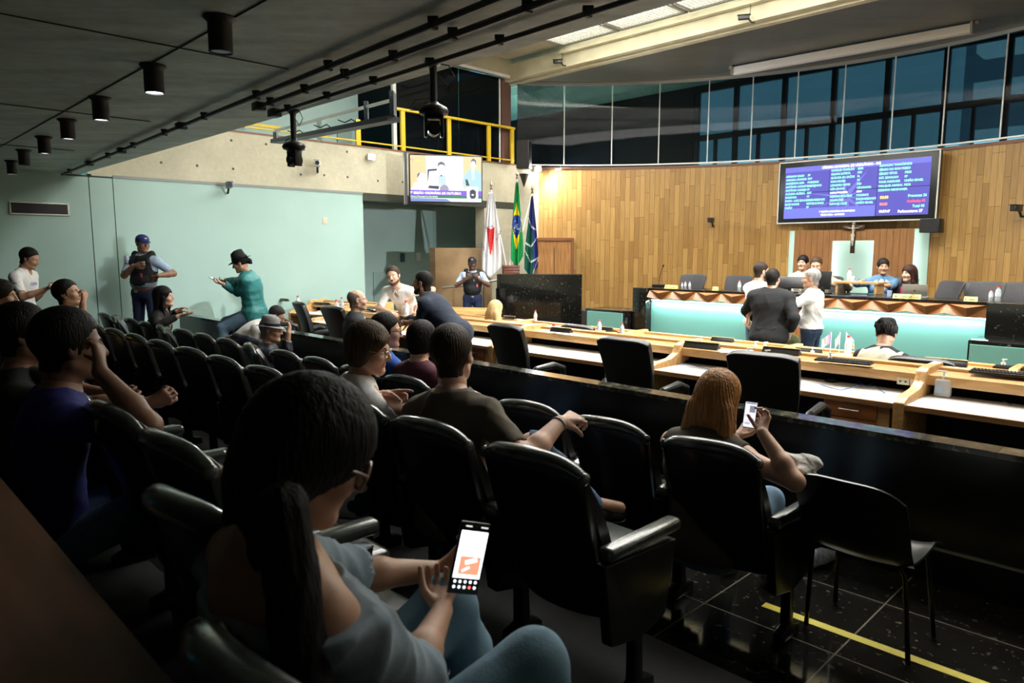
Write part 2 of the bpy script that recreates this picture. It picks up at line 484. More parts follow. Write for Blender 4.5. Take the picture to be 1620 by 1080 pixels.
def person(label, loc, yaw, S=1.0, W=1.0, fem=False, hip=(0, 0, .95), lean=0, side=0, twist=0, slump=0, head=(0, 0, 0), rh=None, lh=None, rf=None, lf=None,
           skin='light', hair=None, top=None, legs=None, shoes=None, belly=0.0, vox=.012, hv=.005, glasses=None, beard=None, smile=False, hips_w=1.0, extra=None, dry=False):
    P0 = None if dry else thing('person', label, 'person', loc, R(yaw))
    hip = V3(hip); J = {}
    T = rotm(0, lean, side); T2 = rotm(twist, lean + slump, side)
    J['hip'] = hip; up = T[:, 2]; up2 = T2[:, 2]
    wst = hip + up * .16 * S; chest = wst + (up * .4 + up2 * .6) * .20 * S; nb = chest + up2 * .155 * S
    sw = (.165 if fem else .185) * S * (.5 + .5 * W)
    J['chest'] = chest; J['nb'] = nb
    rsh = nb + T2[:, 0] * sw - up2 * .062 * S; lsh = nb - T2[:, 0] * sw - up2 * .062 * S
    ua, fa = .285 * S, .25 * S
    hyaw, hp, hr = head
    HM = rotm(hyaw, hp, hr)
    nk = nb + (nrm(up2 + V3((0, .15, .3)))) * .068 * S
    hc = nk + (HM[:, 2] * .115 + HM[:, 1] * .022) * S
    J['head'] = hc; J['HM'] = HM
    if dry: return hc
    tl, sl_ = .42 * S, .41 * S
    hw = .092 * S * (.4 + .6 * W)
    rhp = hip + T[:, 0] * hw; lhp = hip - T[:, 0] * hw
    def foot(f, hpj, sg):
        if f is None: f = dict(t=(hpj[0] + sg * .03, hpj[1], .09))
        kn, an = ik(hpj, f['t'], tl, sl_, f.get('pole', (sg * .12, 1, .1)))
        return kn, an, nrm(f.get('d', (sg * .25, 1, -.12)))
    rk, ran, rfd = foot(rf, rhp, 1); lk, lan, lfd = foot(lf, lhp, -1)
    def arm(a, sh, sg):
        if a is None: a = dict(t=hip + V3((sg * .27, .05, -.02)) * S, d=(0, .15, -1), n=(-sg, .3, 0))
        el, wr = ik(sh, a['t'], ua, fa, a.get('pole', (sg * .4, -1, -.5)))
        d = nrm(a.get('d', wr - el)); n = V3(a.get('n', (0, 0, -1)))
        return el, wr, d, n, a
    rel, rwr, rd, rn, ra_ = arm(rh, rsh, 1); lel, lwr, ld, ln_, la_ = arm(lh, lsh, -1)
    J.update(rwr=rwr, lwr=lwr, rel=rel, lel=lel, rsh=rsh, lsh=lsh, rk=rk, lk=lk, T2=T2, T=T)
    aw = (.85 if fem else 1.0) * (.6 + .4 * W) * S
    # torso prims, g = growth
    def torso(g, k=.05, lower=True):
        d_ = .5 + .5 * W
        pr = [ell_(chest + up2 * .005 * S - T2[:, 1] * .005, ((.155 if fem else .168) * S * W + g, .108 * S * d_ + g, .20 * S + g), T2, k),
              ell_(wst + T[:, 1] * belly * .5, ((.132 if fem else .146) * S * W + g, (.10 * d_ * S + belly * .5) + g, .17 * S + g), T, k),
              cap_(rsh, lsh, .052 * aw + g, None, k), cap_(nb, rsh + up2 * .008, .05 * S + g, .042 * aw + g, k), cap_(nb, lsh + up2 * .008, .05 * S + g, .042 * aw + g, k)]
        if belly: pr.append(ell_(wst + T[:, 1] * (.05 + belly * .6) - up * .02, (.125 * W + g, .08 + belly * .5 + g, .13 + g), T, k))
        if fem:
            for q in (-1, 1): pr.append(ell_(chest + T2[:, 0] * q * .07 * W + T2[:, 1] * .072 - up2 * .01, (.055 * W + g, .05 * W + g, .056 + g), T2, .03))
        if lower: pr.append(ell_(hip + up * .02, (.158 * S * W * hips_w + g, .115 * S * d_ + g, .13 * S + g), T, k))
        return pr
    def arm_pr(sh, el, wr, g, t0=0, t1=2, k=.02):
        pr = []
        if t0 < 1:
            e = sh + (el - sh) * min(t1, 1); pr.append(cap_(sh, e, .052 * aw + g, (.052 - .012 * min(t1, 1)) * aw + g, k))
        if t1 > 1:
            w_ = el + (wr - el) * (t1 - 1); pr.append(cap_(el, el + (wr - el) * min(.35, t1 - 1), .040 * aw + g, .041 * aw + g, k))
            if t1 > 1.35: pr.append(cap_(el + (wr - el) * .35, w_, .041 * aw + g, (.041 - .015 * (t1 - 1.35) / .65) * aw + g, k))
        return pr
    def leg_pr(hpj, kn, an, g, k=.03):
        lw = (.5 + .5 * W) * S
        return [cap_(hpj, kn, .083 * lw + g, .054 * lw + g, k), cap_(kn, kn + (an - kn) * .35, .052 * lw + g, .052 * lw + g, k), cap_(kn + (an - kn) * .35, an, .052 * lw + g, .034 * S + g, k)]
    body = torso(0) + arm_pr(rsh, rel, rwr, 0) + arm_pr(lsh, lel, lwr, 0)
    body += leg_pr(rhp, rk, ran, 0) + leg_pr(lhp, lk, lan, 0) + [cap_(ran, ran + rfd * .14 * S - V3((0, 0, .02)), .035 * S, .028 * S), cap_(lan, lan + lfd * .14 * S - V3((0, 0, .02)), .035 * S, .028 * S)]
    nr = (.047 if fem else .057) * S
    body.append(cap_(nb - up2 * .01, nk, nr * 1.1, nr, .03))
    # head
    hs = S * (.97 if fem else 1.0)
    def hp_(x, y, z): return hc + (HM[:, 0] * x + HM[:, 1] * y + HM[:, 2] * z) * hs
    def he(c, r, k, g=0): return ell_(hp_(*c), np.array(r) * hs + g, HM, k)
    hd = [cap_(nb + up2 * .015, nk, nr * 1.02, nr, .03), cap_(nk, hp_(0, -.036, -.03), nr, nr * .92, .014),
          he((0, -.014, .032), (.077, .098, .086), .02), he((0, .022, -.03), (.063, .072, .085), .025),
          cap_(hp_(.05, .0, -.062), hp_(.016, .068, -.095), .019 * hs, .019 * hs, .025), cap_(hp_(-.05, .0, -.062), hp_(-.016, .068, -.095), .019 * hs, .019 * hs, .025),
          he((0, .076, -.094), (.021, .02, .019), .02),
          cap_(hp_(.012, .083, .026), hp_(.044, .068, .024), .010 * hs, None, .014), cap_(hp_(-.012, .083, .026), hp_(-.044, .068, .024), .010 * hs, None, .014),
          he((.038, .062, -.026), (.024, .024, .022), .025), he((-.038, .062, -.026), (.024, .024, .022), .025),
          sub_(he((.031, .100, .004), (.015, .018, .011), .008)), sub_(he((-.031, .100, .004), (.015, .018, .011), .008)),
          cap_(hp_(0, .088, .016), hp_(0, .111, -.024), .0075 * hs, .0115 * hs, .012), he((.012, .098, -.028), (.0085, .011, .008), .006), he((-.012, .098, -.028), (.0085, .011, .008), .006),
          cap_(hp_(-.017, .087, -.052), hp_(.017, .087, -.052), .0062 * hs, None, .006), cap_(hp_(-.015, .086, -.063), hp_(.015, .086, -.063), .007 * hs, None, .006),
          sub_(cap_(hp_(-.024, .090, -.0575 + (.006 if smile else 0)), hp_(0, .0965, -.0575), .0022 * hs, None, .003)), sub_(cap_(hp_(.024, .090, -.0575 + (.006 if smile else 0)), hp_(0, .0965, -.0575), .0022 * hs, None, .003))]
    for q in (-1, 1):
        hd += [he((q * .079, -.008, .0), (.010, .020, .033), .006), he((q * .075, -.002, -.022), (.009, .012, .014), .008), sub_(he((q * .090, -.002, .002), (.010, .010, .019), .005))]
    hfine = min(hv, .0045)
    layers = [(body, vox, None, 0), (hd, hv, None, 1)]
    for wr, el, d, n, a, sg in ((rwr, rel, rd, rn, ra_, 1), (lwr, lel, ld, ln_, la_, -1)):
        if a.get('hide'): continue
        hpz = [cap_(el + (wr - el) * .7, wr, .032 * aw, .0262 * aw, .01)]
        hpz += hand_prims(wr, d, n, a.get('thumb_side', -sg), a.get('curl', 25), a.get('spread', 5), s=(.92 if fem else 1.02) * S, point=a.get('point', False), thumb=a.get('thumb', 35))
        layers.append((hpz, min(.0055, hv), None, 1))
    lipc = [hp_(0, .088, -.0575)]
    def paint(C):
        q = (C - lipc[0]) @ HM
        return ((np.abs(q[:, 0]) < .021) & (np.abs(q[:, 2]) < .0115) & (q[:, 1] > -.012 * 1) & (q[:, 1] < .02) & (np.abs(q[:, 2]) < .0135 - np.abs(q[:, 0]) * .4)).astype(int)
    skin_mesh('body', layers, [skin_mat(skin), lip_mat(skin)], P0, paint)
    # eyes, brows
    if head is not None:
        bc = (hair or {}).get('brow', (hair or {}).get('col', (.03, .02, .015)))
        for q in (-1, 1):
            e = MB(); e.ball(hp_(q * .031, .0745, .002), .0118 * hs, 12, 8); e.mi = 1
            e.ball(hp_(q * .031, .0805, .0015), .0066 * hs, 10, 6)
            e.build('eye', [mat('eye white', (.55, .50, .46), .3), mat('iris', (.03, .016, .01), .15)], P0, smooth=True)
            br = MB(); br.tube([hp_(q * .014, .091, .024), hp_(q * .030, .087, .030), hp_(q * .046, .073, .026)], .003, 6, True, [.003, .0034, .002])
            br.build('eyebrow', mat('brow %.2f %.2f' % (bc[0], bc[1]), bc, .8), P0, smooth=True)
    if glasses:
        g = MB(); r_ = glasses.get('r', .024); th = glasses.get('t', .0014)
        for q in (-1, 1):
            pts = [hp_(q * (.032 + r_ * glasses.get('wx', 1.1) * math.cos(t)), .104 - .25 * abs(r_ * math.cos(t)), .002 + r_ * glasses.get('wz', .75) * math.sin(t)) for t in np.linspace(0, 2 * PI, 17)]
            g.tube(pts, th, 6, False); g.tube([hp_(q * (.032 + r_), .098, .008), hp_(q * .076, .07, .012), hp_(q * .081, -.012, .012), hp_(q * .079, -.03, -.005)], th, 6)
        g.tube([hp_(-.010, .103, .006), hp_(0, .106, .009), hp_(.010, .103, .006)], th, 6)
        gl = g.build('glasses', mat(glasses.get('name', 'spectacle frame'), glasses.get('col', (.02, .02, .02)), .3, glasses.get('metal', 0)), P0, smooth=True)
        ln = MB()
        for q in (-1, 1):
            ln.add([hp_(q * (.032 + r_ * glasses.get('wx', 1.1) * math.cos(t)), .1035 - .25 * abs(r_ * math.cos(t)), .002 + r_ * glasses.get('wz', .75) * math.sin(t)) for t in np.linspace(0, 2 * PI, 17)[:-1]], [tuple(range(16))])
        lc = glasses.get('lens')
        ln.build('lenses', mat('dark lens', (.02, .012, .012), .08, alpha=.85) if lc else mat('clear lens', (.8, .85, .9), .05, alpha=.12), gl)
    if hair:
        hc_ = hair['col']; g = hair.get('g', .012); pr = []
        hm = mat('hair %s' % hair.get('name', '%.2f_%.2f_%.2f' % tuple(hc_)), hc_, spec=hair.get('spec', .22), rough=hair.get('rough', .55), var=.35, vscale=60, stretch=(1, 1, .12), bump=.6, bscale=150)
        st = hair.get('style', 'short')
        if st in ('short', 'bob', 'long', 'pony', 'bun', 'crop'):
            top_g = hair.get('top', g)
            sh_ = -.010 if st in ('short', 'crop') else 0
            gb = .0035 if st in ('short', 'crop') else g
            pr += [he((0, -.016 + sh_, .036), (.077, .098 + sh_ * .4, .086), .01, gb), he((0, -.012 + sh_ * .8, .054), (.064, .083, .070), .03, top_g)]
            if st == 'short': pr.append(he((0, -.034, .03), (.072, .080, .075), .03, g * .8))
            if st in ('short', 'crop'): pr.append(cap_(hp_(0, -.034, -.04), hp_(0, -.042, -.12), nr * .97 + .003, nr * .93 + .001, .02))
            if hair.get('bald'): pr.append(sub_(he((0, .015, .095), (.072, .10, .075), .012)))
            if st in ('short', 'crop'):
                k_ = hair.get('line', 0)
                pr += [sub_(he((0, .082 + k_, -.050), (.125, .104, .128), .006), .0016)]
                pr += [he((q * .0765, .013, .0), (.0045, .012, .024), .004) for q in (-1, 1)]
                pr.append(cut_(hp_(0, -.08, hair.get('nape', -.086)), HM @ V3((0, 0, -1)), .004, .0018)); pr.append(cut_(hp_(0, .02, -.085), nrm(HM @ V3((0, .75, -.66))), .004, 0))
            elif st == 'bob':
                pr += [he((0, -.040, -.022), (.072, .070, .082), .03, g * .7), he((.062, -.02, -.02), (.025, .045, .062), .02), he((-.062, -.02, -.02), (.025, .045, .062), .02),
                       sub_(he((0, .085, -.035), (.058, .07, .085), .012)), sub_(he((0, .12, .03), (.05, .05, .05), .02)), cut_(hp_(0, 0, hair.get('nape', -.085)), HM @ V3((0, .1, -1)), .004, .003)]
                if hair.get('fringe'): pr += [he((hair['fringe'] * .02, .066, .066), (.056, .026, .022), .02)]
            else:
                pr += [sub_(he((0, .088, -.03), (.060, .07, .088), .012))]
                if st == 'long':
                    ln = hair.get('len', .30); wd = hair.get('wd', .085)
                    dn = -up2 * .75 + V3((0, 0, -.25))
                    pr += [he((0, -.05, -.03), (.082, .06, .10), .03, g)]
                    b0 = hp_(0, -.06, -.06)
                    for q in (-1, -.33, .33, 1):
                        s_ = b0 + HM[:, 0] * q * wd * .7
                        pr.append(cap_(s_, s_ + dn * ln * (1 - .12 * abs(q)) + T2[:, 0] * q * wd * .45 - T2[:, 1] * hair.get('back', .03), .04, hair.get('tip', .03), .03))
                    for q in (-1, 1):
                        if q in hair.get('front', (-1, 1)):
                            s_ = hp_(q * .072, .02, -.01)
                            pr.append(cap_(s_, hp_(q * .085, .01, -.12), .022, .024, .02)); pr.append(cap_(hp_(q * .085, .01, -.12), nb + T2[:, 0] * q * .11 + T2[:, 1] * .06 - up2 * (ln - .18), .024, .012, .02))
                else:
                    pr.append(cut_(hp_(0, -.08, -.05), HM @ V3((0, .3, -1))))
                    if st == 'bun':
                        for c, r in hair['bun']: pr.append(he(c, (r, r, r * .9), .015))
                    if st == 'pony':
                        pr += [he((0, -.115, -.01), (.03, .035, .035), .015), cap_(hp_(0, -.125, -.02), hp_(0, -.13, -.12), .028, .012, .02)]
        for x in hair.get('more', []): pr.append(he(*x) if x[0] != 'cap' else cap_(hp_(*x[1]), hp_(*x[2]), x[3], x[4], .02))
        skin_mesh('hair', [(pr, hair.get('vox', hv * .9), strands(hair.get('amp', .0009 if hair.get('style', 'short') in ('short', 'crop') else .0013), hc, hair.get('f', 52)), 0)], [hm], P0)
    if beard:
        bg_ = .0022
        pr = [he((0, .022, -.03), (.063, .072, .085), .025, bg_), cap_(hp_(.05, .0, -.062), hp_(.016, .068, -.095), .019 * hs + bg_, None, .025), cap_(hp_(-.05, .0, -.062), hp_(-.016, .068, -.095), .019 * hs + bg_, None, .025), he((0, .076, -.094), (.021, .02, .019), .02, bg_),
              cut_(hp_(0, .05, -.060), nrm(HM @ V3((0, .45, 1))), .004, .0012), cut_(hp_(0, .0, -.04), HM @ V3((0, -1, 0))), sub_(he((0, .105, -.058), (.022, .022, .010), .004))]
        ms = [cap_(hp_(-.022, .084, -.052), hp_(0, .096, -.043), .0055, .006, .006), cap_(hp_(.022, .084, -.052), hp_(0, .096, -.043), .0055, .006, .006)]
        skin_mesh('beard', [(pr, hv, None, 0), (ms, hv * .8, None, 0)], [mat('beard %.2f' % beard[0], beard, .9)], P0)
    if top:
        tm = top['m']; slv = top.get('sleeve', 2.0); g = top.get('g', .012); lw = top.get('hem', True)
        pr = torso(g) + (arm_pr(rsh, rel, rwr, top.get('sg', g), 0, top.get('rs', slv)) + arm_pr(lsh, lel, lwr, top.get('sg', g), 0, top.get('ls', slv)) if slv else [])
        pr += [ell_(hip - up * top.get('drop', .0), (.165 * S * W * hips_w + g, .12 * S * (.5 + .5 * W) + belly * .4 + g, .12 * S + g), T, .04)]
        cutz = top.get('cut', .04)
        pr.append(cut_(hip - up * cutz, -up))
        if slv:
            for sh, el, wr, s_ in ((rsh, rel, rwr, top.get('rs', slv)), (lsh, lel, lwr, top.get('ls', slv))):
                if s_ <= 1.0: c = sh + (el - sh) * s_; dd = nrm(el - sh)
                else: c = el + (wr - el) * (s_ - 1); dd = nrm(wr - el)
                pr.append(sub_(cap_(c + dd * .055, c + dd * .22, .07, .075, .006)))
        else:
            for sh, q in ((rsh, 1), (lsh, -1)): pr.append(sub_(ell_(sh + T2[:, 0] * q * .045, (.05, .09, .09), T2, .01)))
        nkr = top.get('neck', .006)
        if top.get('off'):   # off the shoulders
            pr.append(cut_(chest + up2 * top['off'], up2))
        pr.append(sub_(cap_(nb - up2 * .005 + T2[:, 1] * top.get('nf', .0), nk + up2 * .1, nr + nkr, nr + nkr + .03, .006)))
        if top.get('vneck'): pr.append(sub_(cap_(nb + T2[:, 1] * .06 + up2 * .02, chest + T2[:, 1] * .17 + up2 * (.155 - top['vneck']), .045, .012, .01)))
        seed = hash(label) % 1000 if False else sum(map(ord, label)) % 997
        ob = skin_mesh(top.get('name', 'shirt'), [(pr, top.get('vox', vox * .85), wrinkle(top.get('wr', .006), top.get('wf', 20), seed), 1)], [tm], P0)
        if top.get('label'): ob['label'] = top['label']
        if top.get('collar'):
            cm = top.get('collar_m', tm)
            cp = [cap_(nb - up2 * .004, nb + nrm(nk - nb) * .035, nr + nkr + .012, nr + nkr + .006, .004), sub_(cap_(nb - up2 * .08, nk + up2 * .06, nr + nkr + .002, None, .003))]
            for q in (-1, 1): cp.append(cap_(nb + T2[:, 1] * (nr + .012) + T2[:, 0] * q * .012 + up2 * .022, nb + T2[:, 1] * (nr + .035) + T2[:, 0] * q * .045 - up2 * .025, .010, .006, .01))
            skin_mesh('collar', [(cp, min(hv, .0055), None, 0)], [cm], P0)
    if legs is not None:
        lm = legs['m']; g = legs.get('g', .010)
        pr = [ell_(hip + up * .02, (.158 * S * W * hips_w + g, .115 * S * (.5 + .5 * W) + g + belly * .25, .135 * S + g), T, .04)] + leg_pr(rhp, rk, ran, g) + leg_pr(lhp, lk, lan, g)
        for a, b in ((rk, ran), (lk, lan)):
            dd = nrm(b - a); pr += [cap_(b - dd * .12, b + dd * .01, .045 * S + g, .043 * S + g, .02), sub_(cap_(b + dd * .07, b + dd * .2, .06, None, .006))]
        pr.append(sub_(ell_(hip + up * (legs.get('waist', .09) + .25), (.42, .26, .25), T, .003)))
        seed = sum(map(ord, label)) % 991
        skin_mesh(legs.get('name', 'trousers'), [(pr, vox, wrinkle(legs.get('wr', .006), 16, seed), 1)], [lm], P0)
    if shoes is not None:
        for an, fd, sg in ((ran, rfd, 1), (lan, lfd, -1)):
            side_ = nrm(np.cross(fd, (0, 0, 1)))
            dn = nrm(np.cross(side_, fd)) * -1
            pr = [cap_(an - fd * .045 + dn * .045, an + fd * .05 + dn * .045, .036 * S, .042 * S, .02), cap_(an + fd * .05 + dn * .045, an + fd * .155 + dn * .055, .040 * S, .030 * S, .02), cap_(an, an + dn * .03, .043 * S, .044 * S, .02),
                  cut_(an + dn * .085, dn)]
            skin_mesh('shoe', [(pr, min(vox, .009), None, 1)], [shoes], P0)
    if extra: extra(P0, J, hp_, dict(nb=nb, nk=nk, nr=nr, hs=hs, S=S, W=W, hv=hv, he=he, nrm=nrm))
    return P0, J
# ---------------------------------------------------------------- room shell
def brushed(name, col, rough, seams=None):
    return mat(name, col, rough, var=.12, vscale=2.5, bump=.06, bscale=30)
def concrete(name, col, var=.18, scale=1.2, rough=.8, board=False):
    if name in _M: return _M[name]
    m, nt, b = new_mat(name)
    tc = nt.nodes.new('ShaderNodeTexCoord'); n1 = nt.nodes.new('ShaderNodeTexNoise'); n1.inputs['Scale'].default_value = scale; n1.inputs['Detail'].default_value = 8; n1.inputs['Roughness'].default_value = .65
    n2 = nt.nodes.new('ShaderNodeTexNoise'); n2.inputs['Scale'].default_value = scale * 14; n2.inputs['Detail'].default_value = 6
    mp = nt.nodes.new('ShaderNodeMapping')
    if board: mp.inputs['Rotation'].default_value = (0, 0, -RA); mp.inputs['Scale'].default_value = (1, 6, 1)
    L(nt, tc, 'Object', mp, 'Vector'); L(nt, mp, 0, n1, 'Vector'); L(nt, tc, 'Object', n2, 'Vector')
    mx = nt.nodes.new('ShaderNodeMath'); mx.operation = 'MULTIPLY_ADD'; mx.inputs[1].default_value = .4; L(nt, n2, 'Fac', mx, 0); L(nt, n1, 'Fac', mx, 2)
    cr = nt.nodes.new('ShaderNodeValToRGB'); e = cr.color_ramp.elements
    e[0].position = .45; e[1].position = .92
    e[0].color = tuple(x * (1 - var) for x in col) + (1,); e[1].color = tuple(min(1, x * (1 + var)) for x in col) + (1,)
    L(nt, mx, 0, cr, 'Fac'); L(nt, cr, 'Color', b, 'Base Color')
    bp = nt.nodes.new('ShaderNodeBump'); bp.inputs['Strength'].default_value = .25; bp.inputs['Distance'].default_value = .01
    L(nt, n2, 'Fac', bp, 'Height'); L(nt, bp, 0, b, 'Normal'); b.inputs['Roughness'].default_value = rough
    _M[name] = m; return m
def granite(name, col, fleck=(.25, .24, .2), rough=.12, tile=None, amt=.62):
    if name in _M: return _M[name]
    m, nt, b = new_mat(name)
    tc = nt.nodes.new('ShaderNodeTexCoord'); mp = nt.nodes.new('ShaderNodeMapping'); mp.inputs['Rotation'].default_value = (0, 0, -RA)
    L(nt, tc, 'Object', mp, 'Vector')
    n = nt.nodes.new('ShaderNodeTexVoronoi'); n.inputs['Scale'].default_value = 55; L(nt, mp, 0, n, 'Vector')
    n2 = nt.nodes.new('ShaderNodeTexNoise'); n2.inputs['Scale'].default_value = 26; n2.inputs['Detail'].default_value = 8; L(nt, mp, 0, n2, 'Vector')
    cr = nt.nodes.new('ShaderNodeValToRGB'); e = cr.color_ramp.elements; e[0].position = amt; e[1].position = amt + .10
    e[0].color = tuple(col) + (1,); e[1].color = tuple(fleck) + (1,)
    L(nt, n2, 'Fac', cr, 'Fac')
    src = cr
    if tile:
        br = nt.nodes.new('ShaderNodeTexBrick'); br.offset = 0; br.inputs['Scale'].default_value = 1; br.inputs['Brick Width'].default_value = tile; br.inputs['Row Height'].default_value = tile
        br.inputs['Mortar Size'].default_value = .0035; br.inputs['Mortar'].default_value = (.22, .20, .15, 1); br.inputs['Mortar Smooth'].default_value = 0
        mp2 = nt.nodes.new('ShaderNodeMapping'); mp2.inputs['Rotation'].default_value = (0, 0, -RA); mp2.inputs['Location'].default_value = (.43, .14, 0)
        L(nt, tc, 'Object', mp2, 'Vector'); L(nt, mp2, 0, br, 'Vector'); L(nt, cr, 'Color', br, 'Color1'); L(nt, cr, 'Color', br, 'Color2'); src = br
    L(nt, src, 'Color', b, 'Base Color'); b.inputs['Roughness'].default_value = rough
    _M[name] = m; return m
def planks(name, c1, c2, wd=.113, ln=.95, rough=.28, vertical=True):
    """narrow boards laid upright with staggered butt joints; u runs along the curve (UV x), z is height"""
    if name in _M: return _M[name]
    m, nt, b = new_mat(name)
    tc = nt.nodes.new('ShaderNodeTexCoord'); sep = nt.nodes.new('ShaderNodeSeparateXYZ'); L(nt, tc, 'UV', sep, 0)
    cmb = nt.nodes.new('ShaderNodeCombineXYZ'); L(nt, sep, 'Y', cmb, 'X'); L(nt, sep, 'X', cmb, 'Y')
    br = nt.nodes.new('ShaderNodeTexBrick'); br.offset = .37; br.offset_frequency = 2; br.squash = 1
    br.inputs['Scale'].default_value = 1; br.inputs['Brick Width'].default_value = ln; br.inputs['Row Height'].default_value = wd
    br.inputs['Mortar Size'].default_value = .0035; br.inputs['Mortar Smooth'].default_value = .1; br.inputs['Bias'].default_value = -.1
    br.inputs['Color1'].default_value = tuple(c1) + (1,); br.inputs['Color2'].default_value = tuple(c2) + (1,)
    br.inputs['Mortar'].default_value = tuple(x * .25 for x in c1) + (1,)
    # shift each board by its own amount
    fl = nt.nodes.new('ShaderNodeMath'); fl.operation = 'DIVIDE'; fl.inputs[1].default_value = wd; L(nt, sep, 'X', fl, 0)
    f2 = nt.nodes.new('ShaderNodeMath'); f2.operation = 'FLOOR'; L(nt, fl, 0, f2, 0)
    wn = nt.nodes.new('ShaderNodeTexWhiteNoise'); wn.noise_dimensions = '1D'; L(nt, f2, 0, wn, 'W')
    ad = nt.nodes.new('ShaderNodeMath'); ad.operation = 'MULTIPLY_ADD'; ad.inputs[1].default_value = 1.1; L(nt, wn, 'Value', ad, 0); L(nt, sep, 'Y', ad, 2)
    cm2 = nt.nodes.new('ShaderNodeCombineXYZ'); L(nt, ad, 0, cm2, 'X'); L(nt, sep, 'X', cm2, 'Y'); L(nt, cm2, 0, br, 'Vector')
    n = nt.nodes.new('ShaderNodeTexNoise'); n.inputs['Scale'].default_value = 1; n.inputs['Detail'].default_value = 6
    mp = nt.nodes.new('ShaderNodeMapping'); mp.inputs['Scale'].default_value = (60, 2.5, 1); L(nt, tc, 'UV', mp, 0); L(nt, mp, 0, n, 'Vector')
    mx = nt.nodes.new('ShaderNodeMix'); mx.data_type = 'RGBA'; mx.blend_type = 'MULTIPLY'; mx.inputs['Factor'].default_value = .55
    cr = nt.nodes.new('ShaderNodeValToRGB'); cr.color_ramp.elements[0].position = .3; cr.color_ramp.elements[0].color = (.55, .5, .45, 1); cr.color_ramp.elements[1].position = .65; cr.color_ramp.elements[1].color = (1, 1, 1, 1)
    L(nt, n, 'Fac', cr, 'Fac'); nt.links.new(br.outputs['Color'], mx.inputs[6]); nt.links.new(cr.outputs['Color'], mx.inputs[7]); nt.links.new(mx.outputs[2], b.inputs['Base Color'])
    b.inputs['Roughness'].default_value = rough; b.inputs['Coat Weight'].default_value = .6; b.inputs['Coat Roughness'].default_value = .16
    bp = nt.nodes.new('ShaderNodeBump'); bp.inputs['Strength'].default_value = .3; bp.inputs['Distance'].default_value = .004
    L(nt, br, 'Fac', bp, 'Height'); bp.invert = True; L(nt, bp, 0, b, 'Normal')
    _M[name] = m; return m
def wood(name, col, rough=.35, scale=(1, 14, 14), var=.28, coat=.2):
    if name in _M: return _M[name]
    m, nt, b = new_mat(name)
    tc = nt.nodes.new('ShaderNodeTexCoord'); mp = nt.nodes.new('ShaderNodeMapping'); mp.inputs['Scale'].default_value = scale
    L(nt, tc, 'Object', mp, 'Vector'); n = nt.nodes.new('ShaderNodeTexNoise'); n.inputs['Scale'].default_value = 2.2; n.inputs['Detail'].default_value = 7; n.inputs['Distortion'].default_value = .6
    L(nt, mp, 0, n, 'Vector'); cr = nt.nodes.new('ShaderNodeValToRGB'); e = cr.color_ramp.elements; e[0].position = .32; e[1].position = .68
    e[0].color = tuple(x * (1 - var) for x in col) + (1,); e[1].color = tuple(min(1, x * (1 + var)) for x in col) + (1,)
    L(nt, n, 'Fac', cr, 'Fac'); L(nt, cr, 'Color', b, 'Base Color'); b.inputs['Roughness'].default_value = rough; b.inputs['Coat Weight'].default_value = coat
    _M[name] = m; return m
def emit(name, col, s=1.0):
    return mat(name, (0, 0, 0), .5, emis=col, es=s)

TEAL = mat('mint wall paint', (.38, .56, .51), .55, var=.03, vscale=1.5, bump=.02, bscale=60)
TEALD = mat('mint recess paint', (.42, .58, .54), .6, var=.04, vscale=1.5)
FAS = concrete('sand coloured concrete', (.53, .50, .37), .16, 1.1)
CEILM = concrete('dark greenish ceiling concrete', (.45, .52, .475), .34, .7, .55, board=True)
CEIL2 = concrete('brown grey stage ceiling', (.14, .135, .11), .2, .8, .35, board=True)
GR = granite('black granite', (.008, .008, .007), (.10, .095, .07), .10)
GRF = granite('black granite floor tiles', (.012, .011, .009), (.10, .09, .065), .09, tile=.62, amt=.60)
GRT = granite('granite parapet top', (.035, .035, .028), (.12, .115, .08), .10, amt=.5)
BLK = mat('black laminate', (.006, .006, .006), .22)
STEEL = mat('brushed steel', (.6, .6, .6), .3, 1.0)
WHT = mat('white enamel', (.8, .8, .78), .4)
DK = mat('matt black metal', (.012, .012, .012), .5)
YEL = mat('yellow painted steel', (.80, .55, .03), .4)

def quadbox(pts, z0, z1):               # upright prism over a plan polygon
    m = MB(); m.prism([(p[0], p[1]) for p in pts], (0, 0, z0), (1, 0, 0), (0, 1, 0), (0, 0, z1 - z0)); return m
def rectUN(u0, u1, n0, n1, z0, z1):
    return quadbox([UN(u0, n0), UN(u1, n0), UN(u1, n1), UN(u0, n1)], z0, z1)
def boxUN(m, u0, u1, n0, n1, z0, z1):
    m.prism([tuple(UN(u0, n0)[:2]), tuple(UN(u1, n0)[:2]), tuple(UN(u1, n1)[:2]), tuple(UN(u0, n1)[:2])], (0, 0, z0), (1, 0, 0), (0, 1, 0), (0, 0, z1 - z0)); return m

ZS = -.28                               # chamber floor in front of the rostrum
struct('floor', rectUN(-4, WU, -3, 4.09, -.2, 0), GRF)
struct('floor', rectUN(-4, WU, 4.09, 6.5, -.6, -.10), GRF)
struct('floor', rectUN(-4, WU + 2.6, 6.5, 16.5, -.8, ZS), mat('dark carpet', (.03, .035, .035), .9, var=.2, vscale=60))
struct('floor', rectUN(-4, WU, .98, 2.30, 0, .15), mat('tier carpet', (.012, .012, .012), .9, var=.2, vscale=60))
struct('floor', rectUN(-4, WU, -3, .98, 0, .30), _M['tier carpet'])
